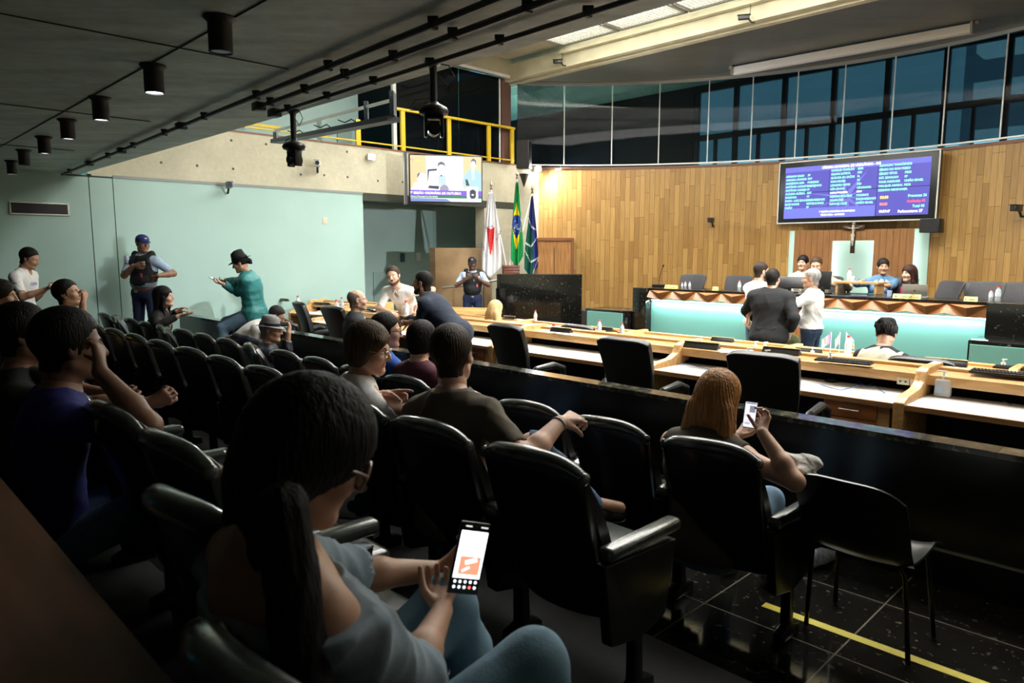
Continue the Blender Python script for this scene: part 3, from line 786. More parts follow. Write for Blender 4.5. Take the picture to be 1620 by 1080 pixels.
# rostrum platform
m = MB(); pl = [UN(-3.5, 9.9), UN(7.0, 9.9), UN(8.6, 11.6), UN(10.5, 12.6)] + [arc(u, .0) for u in (11.2, 10.5, 9.5, 8.5, 7.5, 6.5, 5.5, 4.5, 3.5, 2, .5, -1, -2.5)]
m.prism([tuple(p[:2]) for p in pl], (0, 0, ZS), (1, 0, 0), (0, 1, 0), (0, 0, .35 - ZS)); struct('floor', m, mat('rostrum carpet', (.05, .045, .04), .9))

# side wall (mint) with two joints, recess beyond it
struct('wall_left', rectUN(WU, WU + .2, -3, 3.0, -.3, 2.82), TEAL)
struct('wall_left', rectUN(WU, WU + .2, 3.012, 3.32, -.3, 2.82), TEAL)
struct('wall_left', rectUN(WU, WU + .2, 3.332, 7.69, -.3, 2.82), TEAL)
struct('wall_left', rectUN(WU + .015, WU + .19, 3.0, 3.332, -.3, 2.82), mat('dark joint', (.05, .07, .065), .8))
m = MB(); boxUN(m, WU + .2, WU + 2.3, 7.5, 7.69, -.3, 2.82); struct('wall_recess_side', m, TEALD)
struct('wall_recess_back', rectUN(WU + 2.3, WU + 2.5, 7.5, 13.0, -.3, 2.82), TEALD)
m = MB(); m.prism([tuple(UN(WU + 2.3, 11.2)[:2]), tuple(UN(WU + 2.3, 11.35)[:2]), tuple(UN(WU + .4, 13.0)[:2]), tuple(UN(WU + .25, 12.85)[:2])], (0, 0, -.3), (1, 0, 0), (0, 1, 0), (0, 0, 3.12)); struct('wall_recess_end', m, TEALD)
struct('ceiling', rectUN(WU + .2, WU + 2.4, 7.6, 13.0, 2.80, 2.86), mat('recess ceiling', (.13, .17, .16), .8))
# balcony slab front, sand coloured concrete with form-tie holes
m = MB(); boxUN(m, WU, WU + .25, 3.0, 11.87, 2.82, 3.68); struct('wall_balcony_front', m, FAS)
struct('wall_balcony_front', rectUN(WU + .25, WU + 4.2, 3.0, 12.5, 2.86, 3.66), CEILM)
m = MB(); boxUN(m, WU - .012, WU + .012, 7.69, 11.87, 2.68, 2.83); struct('trim_1', m, mat('dark slot', (.05, .055, .04), .8))
m = MB(); boxUN(m, WU - .02, WU + .0, 3.33, 7.69, 2.795, 2.835); struct('trim_2', m, mat('grey edge strip', (.25, .27, .25), .5))
m = MB(); boxUN(m, WU - .015, WU + .27, 3.0, 11.87, 3.68, 3.71); struct('trim_3', m, mat('rust brown edging', (.22, .10, .05), .5))
for k, (px, py) in enumerate([(365, 222), (313, 262), (370, 267), (477, 269), (476, 276), (423, 226), (548, 275), (598, 284), (636, 288), (552, 234), (255, 257), (690, 262), (700, 300)]):
    pass
holes = MB()
for px, py in [(366, 222), (255, 257), (312, 262), (369, 267), (476, 276), (421, 228), (549, 240), (598, 286), (637, 288), (550, 280), (513, 277)]:
    c = onu(px, py, WU - .003); holes.cyl(c, c + UV * .004, .022, n=10)
o = struct('trim_4', holes, mat('form tie hole', (.12, .10, .07), .9))
# concrete return beside the curved wall, full height
m = MB(); boxUN(m, WU, WU + .3, 10.86, 11.87, -.3, 2.82)
m.prism([tuple(UN(WU, 11.87)[:2]), tuple(arc(11.62)[:2]), tuple((arc(11.62) + UN(.2, .3))[:2]), tuple(UN(WU + .4, 12.0)[:2])], (0, 0, -.3), (1, 0, 0), (0, 1, 0), (0, 0, 3.98))
struct('wall_column', m, FAS)

# near ceiling over the audience
E1 = 2.9
m = MB(); boxUN(m, -5, WU, -3.2, E1, 2.82, 3.2); ce = struct('ceiling', m, CEILM)
struct('wall_bulkhead', rectUN(-5, WU, E1 - .2, E1, 3.2, 6.9), FAS)
# board joints of the ceiling
j = MB()
for n_ in (.35, 1.55): boxUN(j, 1.0, 9.5, n_, n_ + .006, 2.814, 2.82)
for u_ in (4.2, 6.7, 9.2): boxUN(j, u_, u_ + .006, .2, 2.2, 2.814, 2.82)
struct('trim_5', j, mat('ceiling joint', (.03, .035, .03), .9))
# room closed behind and beside the camera
struct('wall_back', rectUN(-5, WU, -3.3, -3.1, -.3, 6.9), mat('dark rear wall', (.05, .055, .05), .8))
struct('wall_right', rectUN(-4.3, -4.0, -3.2, 17, -.8, 6.9), mat('right wall', (.22, .20, .16), .8))

# high ceiling: louvred roof light, lit concrete beam, brown ceiling over the rostrum
struct('ceiling', rectUN(-4, 10.3, E1 - .1, 11.65, 6.5, 6.6), mat('roof light box', (.75, .74, .68), .8))
m = MB(); boxUN(m, 10.3, WU + 4.5, E1 - .1, 11.65, 6.0, 6.5); struct('ceiling', m, FAS)
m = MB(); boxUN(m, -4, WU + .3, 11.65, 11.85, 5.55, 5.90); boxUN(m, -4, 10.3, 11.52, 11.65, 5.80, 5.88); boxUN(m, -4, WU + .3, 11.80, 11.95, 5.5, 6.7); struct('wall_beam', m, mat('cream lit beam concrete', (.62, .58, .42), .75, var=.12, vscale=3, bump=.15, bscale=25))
pl = [UN(-1.9, 11.85), UN(WU + .6, 11.85)] + [arc(u, -.3) for u in np.linspace(11.7, -1.75, 34)]
m = MB(); m.prism([tuple(p[:2]) for p in pl], (0, 0, 5.56), (1, 0, 0), (0, 1, 0), (0, 0, .3)); struct('ceiling', m, CEIL2)
m = MB(); pp = onn(1115, 40, 11.64)

# curved timber wall and glass band above it
def arcwall(name, m_, u0, u1, z0, z1, off=0, thick=.12, k=64, struct_=True):
    us = np.linspace(u0, u1, k + 1)
    F_ = [arc(u, off) for u in us]; B_ = [arc(u, off - thick) for u in us]
    vs = []; fs = []
    for a, b in zip(F_, B_):
        for p in (a, b):
            vs += [(p.x, p.y, z0), (p.x, p.y, z1)]
    for i in range(k):
        a = i * 4; b = a + 4
        fs += [(a, b, b + 1, a + 1), (a + 2, a + 3, b + 3, b + 2), (a + 1, b + 1, b + 3, a + 3), (a, a + 2, b + 2, b)]
    fs += [(0, 1, 3, 2), (k * 4, k * 4 + 2, k * 4 + 3, k * 4 + 1)]
    me = bpy.data.meshes.new(name); me.from_pydata(vs, [], fs); me.materials.append(m_)
    uvl = me.uv_layers.new(name='UV'); s = 0; S_ = [0.0]
    for i in range(k): s += (F_[i + 1] - F_[i]).length; S_.append(s)
    for poly in me.polygons:
        for li in poly.loop_indices:
            vi = me.loops[li].vertex_index; uvl.data[li].uv = (S_[vi // 4], me.vertices[vi].co.z)
    me.update()
    o = link(name, me)
    if struct_: o['kind'] = 'structure'
    return o
PL = planks('honey timber boards', (.55, .325, .105), (.36, .19, .055))
arcwall('wall_timber', PL, 11.62, -3.2, -.3, 3.66)
m = arcwall('trim_6', mat('rust brown rail', (.20, .09, .05), .5), 11.62, -3.2, 3.60, 3.66, .015, .05)
arcwall('trim_7', mat('aluminium', (.62, .62, .6), .35, .6), 11.93, -3.2, 3.69, 3.72, .03, .06)
arcwall('trim_8', _M['aluminium'], 11.93, -3.2, 5.50, 5.57, .04, .08)
# smoked glass panes
def glass_mat(name, alpha):
    m, nt, b = new_mat(name); b.inputs['Base Color'].default_value = (.004, .006, .008, 1); b.inputs['Roughness'].default_value = .02
    b.inputs['Specular IOR Level'].default_value = .12; b.inputs['Alpha'].default_value = alpha; return m
SG = glass_mat('smoked glass', .62)
JX = [817, 893, 969, 1044, 1122, 1191, 1262, 1336, 1414, 1496, 1588, 1690, 1800]
def arcu(px):
    p = onarc(px, 150); return p.dot(UV)
us = [min(11.93, arcu(x)) for x in JX] + [-1.2, -3.2]
for k in range(len(us) - 1):
    a, b = us[k], us[k + 1]
    o = arcwall('window_%d' % (k + 1), SG, a - .012, b + .012, 3.72, 5.50, 0, .012, 8)
jm = MB()
for u_ in us[1:-1]:
    p = arc(u_, .012); jm.box((p.x, p.y, 4.61), (.022, .02, 1.80), (0, 0, arca(u_)))
struct('trim_9', jm, mat('silver joint', (.7, .7, .66), .4))
# stage-side outer window wall and dusk beyond
WN = 17.6
WF = mat('dark window frame', (.006, .007, .008), .5)
fm = MB()
mul = [onn(x, 150, WN).dot(UV) for x in (1103, 1164, 1240, 1318, 1402, 1494, 1592, 1705, 1840)]
for k, u_ in enumerate(mul):
    boxUN(fm, u_ - .055, u_ + .055, WN, WN + .12, 2.6, 6.3)
    if k < len(mul) - 1:
        u2 = (u_ + mul[k + 1]) / 2; boxUN(fm, u2 - .03, u2 + .03, WN, WN + .12, 2.6, 4.7)
boxUN(fm, mul[-1] - 2, mul[0] + .1, WN, WN + .12, 4.70, 4.84)
boxUN(fm, mul[-1] - 2, mul[0] + .1, WN, WN + .12, 5.98, 7.2)
boxUN(fm, mul[-1] - 2, mul[0] + .1, WN, WN + .12, -.5, 2.7)
struct('window_20', fm, WF)
struct('window_21', rectUN(mul[-1] - 2, mul[0], WN + .05, WN + .06, 2.6, 6.2), mat('window pane', (.3, .5, .6), .05, alpha=.12))
struct('wall_outer', rectUN(mul[0] + .1, 22, WN, WN + .15, -.5, 7.2), mat('black lobby wall', (.008, .009, .01), .7))
struct('wall_outer', rectUN(21.8, 22, 8, WN, -.5, 7.2), _M['black lobby wall'])
struct('ceiling', rectUN(-5, mul[0] - .3, 14, WN + .1, 6.6, 6.7), _M['black lobby wall'])
# ribbed ceiling added behind the smoked glass, stands in for a green reflection
gm = mat('green reflection ceiling', (.16, .26, .22), .4, bump=.5, bscale=3)
m = MB()
def vault(a, b):
    u_ = 9.5 + a * 11.5; n_ = 12.6 + b * 5.2
    return UN(u_, n_, 6.0 + .26 * abs(math.sin(n_ * PI / .85)) + .012 * math.sin(u_ * 60))
m.grid(vault, 230, 60, .03, (0, 0, -1)); struct('ceiling', m, gm)
area_light('added_lobby_light', UN(13, 15, 3.9), UN(13, 15.5, 6), 5, 2, 170, (.75, 1, .88))  # added lamp, only brightens the green stand-in ceiling
# apartment block outside, its dusk light painted as a glow on the faces
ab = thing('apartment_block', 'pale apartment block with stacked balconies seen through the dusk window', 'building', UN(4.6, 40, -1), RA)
bm_ = MB(); bm_.box((0, 4, 9), (10.6, 8, 30)); bm_.build('facade', mat('dusk glow facade', (.05, .12, .17), .8, emis=(.04, .12, .17), es=.7), ab)
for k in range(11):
    f = MB(); f.box((.3, -.8, 1.5 + k * 2.1), (9.6, 1.6, .8)); f.build('balcony', mat('dusk glow balcony', (.30, .50, .58), .8, emis=(.14, .32, .38), es=1.3), ab)

# upper gallery behind the railing: mint partition, then smoked glass up to the beam
gu = WU + 1.5
struct('wall_gallery', rectUN(gu, gu + .1, 3.0, 8.6, 3.66, 6.0), TEALD)
struct('window_30', rectUN(WU + .20, WU + .215, 8.62, 10.30, 3.70, 5.62), glass_mat('gallery smoked glass', .93))
struct('window_31', rectUN(WU + .20, WU + .215, 10.32, 11.85, 3.70, 5.62), _M.get('g2') or glass_mat('gallery smoked glass', .93))
struct('wall_gallery', rectUN(WU + .02, WU + .3, 8.6, 11.87, 5.66, 6.0), FAS)
struct('wall_gallery', rectUN(WU + 3.5, WU + 3.6, 8.5, 12.6, 3.6, 6.3), _M['black lobby wall'])
m = MB(); boxUN(m, WU + .15, WU + .22, 8.55, 8.63, 3.70, 6.0); boxUN(m, WU - .02, WU + .04, 8.6, 11.87, 5.60, 5.66); boxUN(m, WU + .18, WU + .20, 11.5, 11.54, 3.7, 5.6)
struct('trim_10', m, WHT)
m = MB(); boxUN(m, WU + .16, WU + .20, 11.56, 11.85, 3.7, 5.6); struct('trim_11', m, mat('brown glass post', (.16, .08, .06), .4))

# louvred grid of the roof light, one frame per bay
us_ = [10.25, 8.75, 7.25, 5.75, 4.25, 2.75, 1.25, -.25, -1.75]
LV = mat('white louvre', (.85, .85, .80), .5); LB = emit('roof light diffuser', (1.0, .98, .90), 3.0)
gp0 = None
for k in range(len(us_) - 1):
    g_ = thing('louvre_panel', 'x', 'ceiling light', UN((us_[k] + us_[k + 1]) / 2, 10.85, 5.97), RA, 'louvred panels of the roof light') if gp0 is None else None
    if gp0 is None:
        f = MB()
        for s_ in (-1, 1):
            f.box((s_ * .70, -1.5, .02), (.06, 4.4, .12)); f.box((0, .68 if s_ > 0 else -3.68, .02), (1.46, .06, .12))
        f.build('frame', mat('grey louvre frame', (.35, .36, .33), .5), g_)
        f = MB()
        for i in range(17): f.box((-.66 + i * .083, -1.5, .0), (.012, 4.3, .05))
        for i in range(54): f.box((0, -3.62 + i * .08, .0), (1.36, .012, .05))
        f.build('louvre', LV, g_)
        f = MB(); f.box((0, -1.5, .2), (1.42, 4.36, .01)); f.build('diffuser', LB, g_)
        gp0 = g_
    else: g_ = copy_tree(gp0, UN((us_[k] + us_[k + 1]) / 2, 10.85, 5.97), RA)
    g_['label'] = 'square-celled louvred ceiling light panel, ' + ['first bay beside the gallery glass', 'second bay from the gallery glass', 'third bay from the gallery glass', 'fourth bay from the gallery glass', 'fifth bay from the gallery glass', 'sixth bay from the gallery glass', 'seventh bay from the gallery glass', 'eighth bay from the gallery glass'][k]

# door in the timber wall
pd = onarc(872, 380, .06); ud = pd.dot(UV)
d_ = thing('door_1', 'timber double door with brown frame at the end of the curved wall', 'door', arc(ud, .05) + Vector((0, 0, .35)), arca(ud)); d_['kind'] = 'structure'
f = MB(); f.box((0, 0, .80), (.80, .05, 1.6)); f.build('door_leaf', wood('door wood', (.42, .20, .065), .35, (14, 14, 1)), d_)
f = MB(); f.box((-.43, -.01, .82), (.07, .10, 1.64)); f.box((.43, -.01, .82), (.07, .10, 1.64)); f.box((0, -.01, 1.64), (.93, .10, .07)); f.build('door_frame', mat('door frame brown', (.23, .09, .035), .4), d_)
f = MB(); f.box((0, -.03, .8), (.012, .012, 1.3)); f.build('door_gap', DK, d_)

# parapet in front of the audience
m = MB(); boxUN(m, -3.95, 11.4, 3.985, 4.07, 0, .72); pa = m.build('parapet', BLK); 
pr_ = thing('parapet', 'long black low wall with granite top between audience and desks', 'low wall', UN(3, 3.97, 0), RA)
mi = pr_.matrix_basis.inverted()
def rel(o, par):
    o.parent = par; o.matrix_parent_inverse = Matrix.Identity(4)
    me = o.data; me.transform(par.matrix_basis.inverted()); _KIDS.setdefault(par.name, []).append(o)
pa.name = 'panel'; rel(pa, pr_)
edges = [11.43, 10.9, 9.9, 8.95, 8.3, 7.6, 6.7, 5.6, 4.9, 4.1, 3.3, 2.55, 1.86, 1.05, .72, -1.2, -3.95]
for k in range(len(edges) - 1):
    m = MB(); boxUN(m, edges[k + 1] + .002, edges[k], 3.955, 4.10, .72, .75)
    sl = m.build('granite_slab', [GRT, granite('granite slab dark', (.02, .022, .018), (.1, .1, .08), .10, amt=.55)][k % 2]); rel(sl, pr_)
m = MB(); boxUN(m, -3.95, 11.4, 3.972, 3.986, .185, .20); s_ = m.build('metal_strip', STEEL); rel(s_, pr_)
m = MB(); boxUN(m, 8.0, 11.4, 3.98, 3.985, .2, .6)
# wooden ledge behind the last row
m = MB(); boxUN(m, .2, 4.5, .06, .31, 1.06, 1.10); lg = thing('wooden_ledge', 'dark brown wooden cap of the low wall behind the last row', 'ledge', UN(1.5, .18, .3), RA)
o = m.build('cap', wood('dark brown ledge wood', (.11, .05, .022), .55, (1, 8, 8), .2, 0)); rel(o, lg)
m = MB(); boxUN(m, .2, 4.5, .12, .26, .3, 1.06); o = m.build('support_wall', mat('dark teal wall', (.04, .06, .06), .7)); rel(o, lg)
# yellow tape
a, b = at(1208, 956, 0), at(1550, 1080, 0); b = a + (b - a) * 1.5
m = MB(); m.bar(a + Vector((0, 0, .001)), b + Vector((0, 0, .001)), .05, .002); tag(m.build('floor_tape', mat('yellow tape', (.62, .52, .02), .5)), 'yellow tape strip stuck across the black floor tiles', 'tape')

struct('floor', rectUN(10.2, WU, 2.30, 3.93, 0, .12), _M['tier carpet'])
# ---------------------------------------------------------------- furniture
LEA = mat('black leather', (.0065, .0075, .007), .30, bump=.05, bscale=120, spec=.55)
LEAR = mat('highlight grey leather', (.036, .044, .040), .24, coat=.3, bump=.06, bscale=70, spec=.6, var=.3, vscale=14)  # hall highlights on the black leather painted as a greenish grey base
DIV_ = None
PLA = mat('black plastic', (.007, .007, .007), .35)
SHELL = mat('black chair shell', (.0035, .004, .004), .30)
def aud_chair(label, loc, rz, group):
    t = thing('auditorium_chair', label, 'chair', loc, rz, group)
    # backrest: curved in plan, leaning back, padded roll at the top; local +Y forward
    def shell(a, b):
        x = (a - .5) * 2; wd = .235 - .025 * (1 - b)
        z = .30 + b * .60
        y = -.03 - .13 * b + .055 * x * x + .05 * (1 - b) ** 2
        if b > .9: y += .0
        return (x * wd, y, z + .018 * (1 - x * x) * b - .03 * (abs(x) ** 6) * b)
    m = MB(); m.grid(shell, 14, 12, .055); m.build('back_shell', SHELL, t, smooth=True, bevel=.008, seg=2, angle=50)
    def pad(a, b):
        x = (a - .5) * 2; z = .42 + b * .45; y = .050 - .135 * b + .055 * x * x
        return (x * (.215 - .02 * b * b), y + .03 * math.sin(PI * b) - .02 * b ** 3, z + .015 * (1 - x * x) * b)
    m = MB(); m.grid(pad, 12, 10, .05, (0, 1, 0)); m.build('backrest_pad', LEA, t, smooth=True, angle=50)
    # top roll (head cushion) that wraps over the shell
    def roll(a, b):
        x = (a - .5) * 2; an = b * 2 * PI; r = .034 * (1 - .35 * abs(x) ** 5) + .006 * math.cos(x * 2.2)
        cz = .905 + .022 * (1 - x * x) - .035 * abs(x) ** 5 + .006 * math.sin(x * 2.5); cy = -.145 + .055 * x * x
        return (x * .236, cy + r * .95 * math.cos(an), cz + r * .8 * math.sin(an))
    m = MB(); m.grid(roll, 24, 14); 
    m.ball((-.232, -.095, .876), (.012, .026, .024), 10, 6); m.ball((.232, -.095, .876), (.012, .026, .024), 10, 6)
    m.build('head_roll', LEAR, t, smooth=True, angle=80)
    m = MB(); m.box((0, .27, .425), (.44, .42, .10)); m.build('seat', LEAR, t, bevel=.03, seg=3)
    m = MB(); m.box((0, .23, .35), (.40, .36, .05)); m.build('seat_pan', PLA, t, bevel=.01)
    for s in (-1, 1):
        m = MB(); m.prism([(.06, 0), (.24, 0), (.24, .05), (.17, .07), (.16, .24), (.30, .27), (.36, .55), (-.06, .58), (-.02, .27), (.12, .24), (.12, .07), (.06, .05)], (s * .272 - .0225, 0, 0), (0, 1, 0), (0, 0, 1), (.045, 0, 0)); sp = m.build('side_panel', SHELL, t, bevel=.008)
        m = MB(); m.box((s * .272, .17, .605), (.062, .42, .05)); m.build('armrest', LEAR, sp, bevel=.018, seg=3)
    return t
def mono_label(i, n): return i
rA = [1.53 + .555 * i for i in range(-0, 17)]
RAW = {'A': (rA, 2.80, 0.0, 'front row'), 'B': ([1.62 + .56 * i for i in range(16)], 1.78, .15, 'middle row'), 'C': ([.30, .82] + [1.50 + .545 * i for i in range(9)], .63, .30, 'rear row')}
ch0 = None; CH = {}
ordn = ['first', 'second', 'third', 'fourth', 'fifth', 'sixth', 'seventh', 'eighth', 'ninth', 'tenth', 'eleventh', 'twelfth', 'thirteenth', 'fourteenth', 'fifteenth', 'sixteenth', 'seventeenth']
for key, (us3, nn, z, rn) in RAW.items():
    for i, u_ in enumerate(us3):
        if key == 'A' and i in (): continue
        lab = 'black leather auditorium chair, %s in the %s counted from the yellow tape end' % (ordn[i], rn)
        rz = RA + R(random.Random(i * 7 + len(rn)).uniform(-3, 3))
        # far seats of the front row are folded and turned a little
        if key == 'A' and i in (8, 12, 15): rz += R(-24)
        loc = UN(u_, nn + (.12 if key == 'B' and u_ > 3 else 0) + (.15 if key == 'C' and u_ > 2 else 0) - (.16 if key == 'C' and i == 1 else .06 if key == 'C' and i == 0 else 0), z)
        if ch0 is None: ch0 = aud_chair(lab, loc, rz, None); c = ch0; c['group'] = 'auditorium chairs of the %s' % rn
        else: c = copy_tree(ch0, loc, rz, lab, 'auditorium chairs of the %s' % rn)
        c.scale = (1, 1, .95); CH[(key, i)] = c

# swivel chairs at the councillors' desks
def office_chair(label, loc, rz, group, mesh_back=False):
    t = thing('office_chair', label, 'office chair', loc, rz, group)
    def back(a, b):
        x = (a - .5) * 2; wd = .255 - .055 * (1 - b) ** 1.5
        return (x * wd, -.20 - .14 * b + .04 * x * x + .03 * math.sin(PI * b), .50 + b * .60 - .03 * abs(x) ** 5 * b)
    bm2 = mat('black mesh back', (.02, .02, .022), .6) if mesh_back else mat('black office leather', (.008, .008, .008), .36, bump=.08, bscale=60, spec=.5)
    m = MB(); m.grid(back, 14, 14, .07 if not mesh_back else .03); m.build('backrest', bm2, t, smooth=True, bevel=.012, seg=3, angle=60)
    if mesh_back:
        m = MB()
        for i in range(19):
            x = -.24 + i * .0267; m.tube([(x, -.245 + .03 * math.sin(PI * b) - .14 * b + .6 * x * x - .008, .53 + b * .54) for b in np.linspace(0, 1, 6)], .004, 4)
        m.build('back_ribs', mat('grey mesh thread', (.10, .10, .11), .6), t)
    m = MB(); m.box((0, .06, .47), (.50, .50, .10)); m.build('seat', bm2, t, bevel=.04, seg=3)
    for s in (-1, 1):
        m = MB(); m.tube([(s * .27, -.20, .62), (s * .29, -.12, .70), (s * .29, .10, .72), (s * .29, .22, .68), (s * .28, .24, .56), (s * .25, .12, .46)], .028, 10, True, [.022, .030, .034, .032, .026, .02])
        m.build('armrest', mat('grey-black arm plastic', (.018, .021, .023), .32), t, smooth=True)
    m = MB(); m.cyl((0, 0, .10), (0, 0, .44), .03, .03, 12); m.build('gas_column', DK, t, smooth=True)
    m = MB()
    for k in range(5):
        a = k * 2 * PI / 5; m.bar((0, 0, .11), (.30 * math.cos(a), .30 * math.sin(a), .075), .045, .03)
    m.build('star_base', PLA, t)
    for k in range(5):
        a = k * 2 * PI / 5; m = MB(); m.cyl((.30 * math.cos(a) - .02, .30 * math.sin(a), .03), (.30 * math.cos(a) + .02, .30 * math.sin(a), .03), .03, n=10); m.build('castor', PLA, t, smooth=True)
    return t
def offpos(px, n_):
    lo, hi = -3, 15
    for _ in range(40):
        mid = (lo + hi) / 2; P = UN(mid, n_, 1.0)
        v = P - Vector((0, 0, H)); x = 810 + FPX * v.x / (v.y * math.cos(PITCH) - v.z * math.sin(PITCH))
        if x > px: lo = mid
        else: hi = mid
    return lo
oc = office_chair('black swivel chair at the near desks, in front of the hand gel bottle side', UN(offpos(1222, 4.78), 4.86, -.10), RA + R(4), 'swivel chairs at the near desks')
oc['label'] = 'high-backed black swivel chair beside the ginger-haired woman, nearest to the gel bottle'
for px, dz, a, lab in [(1010, 4.80, 0, 'high-backed black swivel chair, next toward the flags from the ginger-haired woman'), (826, 4.86, -6, 'high-backed black swivel chair behind the clear water bottle on the near desk'),
                       (748, 5.15, -60, 'low black swivel chair turned aside behind the man in navy suit'), (548, 4.85, 0, 'black swivel chair on which the bald man in grey suit sits'),
                       (497, 4.95, -14, 'slim black swivel chair between the bald man and the man in the fedora'), (434, 5.0, -20, 'black swivel chair farthest toward the mint wall, behind the fedora')]:
    c = copy_tree(oc, UN(offpos(px, dz), dz + .06, -.10 if px != 748 else -.28), RA + R(a), lab)
for c, u_ in ((None, 1.75), (None, 5.45)):
    copy_tree(oc, UN(u_, 6.72, -.28), RA, 'black swivel chair at the far desks, ' + ('under the woman with a hair bun' if u_ < 2 else 'under the blonde woman'), 'swivel chairs at the far desks')

# desks: white worktop, timber shelf, S-shaped end panels, drawer pedestals
OAK = wood('honey desk wood', (.60, .34, .13), .35, (1.5, 12, 12), .22, .25)
OAKD = wood('reddish drawer wood', (.46, .16, .05), .35, (2, 12, 12), .25, .3)
LAM = mat('white worktop laminate', (.88, .86, .82), .32)
def desk(label, u0, u1, n0, z0, group, ped=True, ped_side=1):
    wd = u0 - u1
    t = thing('desk', label, 'desk', UN((u0 + u1) / 2, n0, z0), RA, group)     # local x: right (-u), y: forward
    m = MB(); m.box((0, .38, .738), (wd - .05, .78, .024)); m.build('worktop', LAM, t)
    m = MB(); m.box((0, -.012, .734), (wd - .05, .024, .036)); m.build('worktop_edge', wood('ply edge', (.42, .22, .09), .5), t)
    m = MB(); m.box((0, .66, .892), (wd - .05, .38, .028)); m.box((0, .475, .868), (wd - .05, .022, .075)); m.box((0, .80, .905), (wd - .05, .10, .05)); m.build('shelf', OAK, t, bevel=.006)
    m = MB(); m.box((0, .83, .44), (wd - .05, .03, .86)); m.build('back_panel', OAK, t)
    m = MB(); m.box((0, .60, .80), (wd - .06, .02, .11)); m.build('gap_shade_panel', mat('dead black', (.003, .003, .004), .95, spec=.1), t); m = MB(); m.box((0, .52, .36), (wd - .06, .02, .72)); m.build('inner_panel', BLK, t)  # gap shade painted as a dead black panel; plain black panel below
    for s in (-1, 1):
        pf = [(-.02, 0), (-.03, .60), (-.035, .765), (.06, .80), (.30, .82), (.40, .86), (.44, .93), (.50, .955), (.86, .955), (.87, 0)]
        m = MB(); m.prism(pf, (s * (wd / 2 - .015) - .022, 0, 0), (0, 1, 0), (0, 0, 1), (.044, 0, 0)); m.build('end_panel', OAK, t, bevel=.012, seg=2)
    if ped:
        x = ped_side * (wd / 2 - .30)
        m = MB(); m.box((x, .24, .58), (.46, .42, .28)); p_ = m.build('pedestal', OAK, t)
        for k in range(2):
            m = MB(); m.box((x - .03, .02, .655 - k * .125), (.36, .02, .115)); d2 = m.build('drawer', OAKD, t, bevel=.004)
            m = MB(); m.tube([(x - .10, .008, .66 - k * .125), (x - .10, -.022, .66 - k * .125), (x + .04, -.022, .66 - k * .125), (x + .04, .008, .66 - k * .125)], .0065, 6); m.build('drawer_handle', STEEL, d2, smooth=True)
    return t
DIV = [offpos(1500, 5.3) - 1.9, 1.55, 3.62, 5.7, 7.75, 9.8]
dl = ['near-row desk with the hand gel bottle and an open keyboard at its end', 'near-row desk with blue cables and a power socket under its shelf', 'near-row desk with the clear water bottle', 'near-row desk on which the man in navy suit leans', 'near-row desk in front of the bald man', ]
for k in range(5):
    desk(dl[k], DIV[k + 1], DIV[k], 5.30, -.10, 'near row of desks', True, 1)
dl2 = ['far-row desk at its end, with a black keyboard on the shelf', 'far-row desk where the woman with the hair bun sits', 'far-row desk below the small flags', 'far-row desk where the blonde woman sits', 'far-row desk the man in white shirt leans over']
for k in range(5):
    desk(dl2[k], DIV[k + 1] - .25, DIV[k] - .25, 7.02, ZS, 'far row of desks', False)
# curved end: two desks turned towards the rostrum at the mint wall
for (u_, n_, a, lab) in [(10.6, 6.0, 14, 'desk turned inward beside the mint wall, farthest of the near row'), (9.9, 8.0, 30, 'desk turned inward beside the mint wall, farthest of the far row')]:
    t = desk(lab, 0.9, -.7, 0, 0, 'near row of desks' if n_ < 7 else 'far row of desks', False); t.location = UN(u_, n_, -.10 if n_ < 7 else ZS); t.rotation_euler = (0, 0, RA + R(a))
# ---------------------------------------------------------------- rostrum
TF = mat('turquoise panel', (.17, .43, .385), .5, bump=.02)
t = thing('rostrum', 'long granite-ended rostrum with turquoise front and faceted timber frieze', 'rostrum', UN(4.4, 9.9, ZS), RA)
RUc = 4.4; Z1 = 1.10 - ZS
def rx(u_): return -(u_ - RUc)
def bx(m, u0, u1, y0, y1, z0, z1): m.box(((rx(u0) + rx(u1)) / 2, (y0 + y1) / 2, (z0 + z1) / 2), (abs(u0 - u1), y1 - y0, z1 - z0)); return m
m = MB(); bx(m, 7.1, 6.83, -.06, .55, 0, Z1 + .0); m.build('granite_post', GR, t, bevel=.005)
m = MB(); bx(m, 2.02, -.6, -.06, .55, 0, Z1 + .0); m.build('granite_post', GR, t, bevel=.005)
m = MB(); bx(m, 6.83, 2.02, .03, .62, Z1 - .03, Z1); m.build('counter_top', GR, t, bevel=.004)
m = MB(); bx(m, 6.83, 5.0, .10, .14, .0, Z1 - .03); m.build('front_panel', TF, t)
m = MB(); bx(m, 4.18, 2.02, .10, .14, .0, Z1 - .03); m.build('front_panel', TF, t)
m = MB()
for i in range(14): m.box((rx(4.97 - i * .0595), .085, (Z1 - .2) / 2), (.056, .05, Z1 - .22))
m.build('slatted_panel', wood('orange slat wood', (.50, .20, .055), .4, (12, 12, 1)), t, bevel=.003)
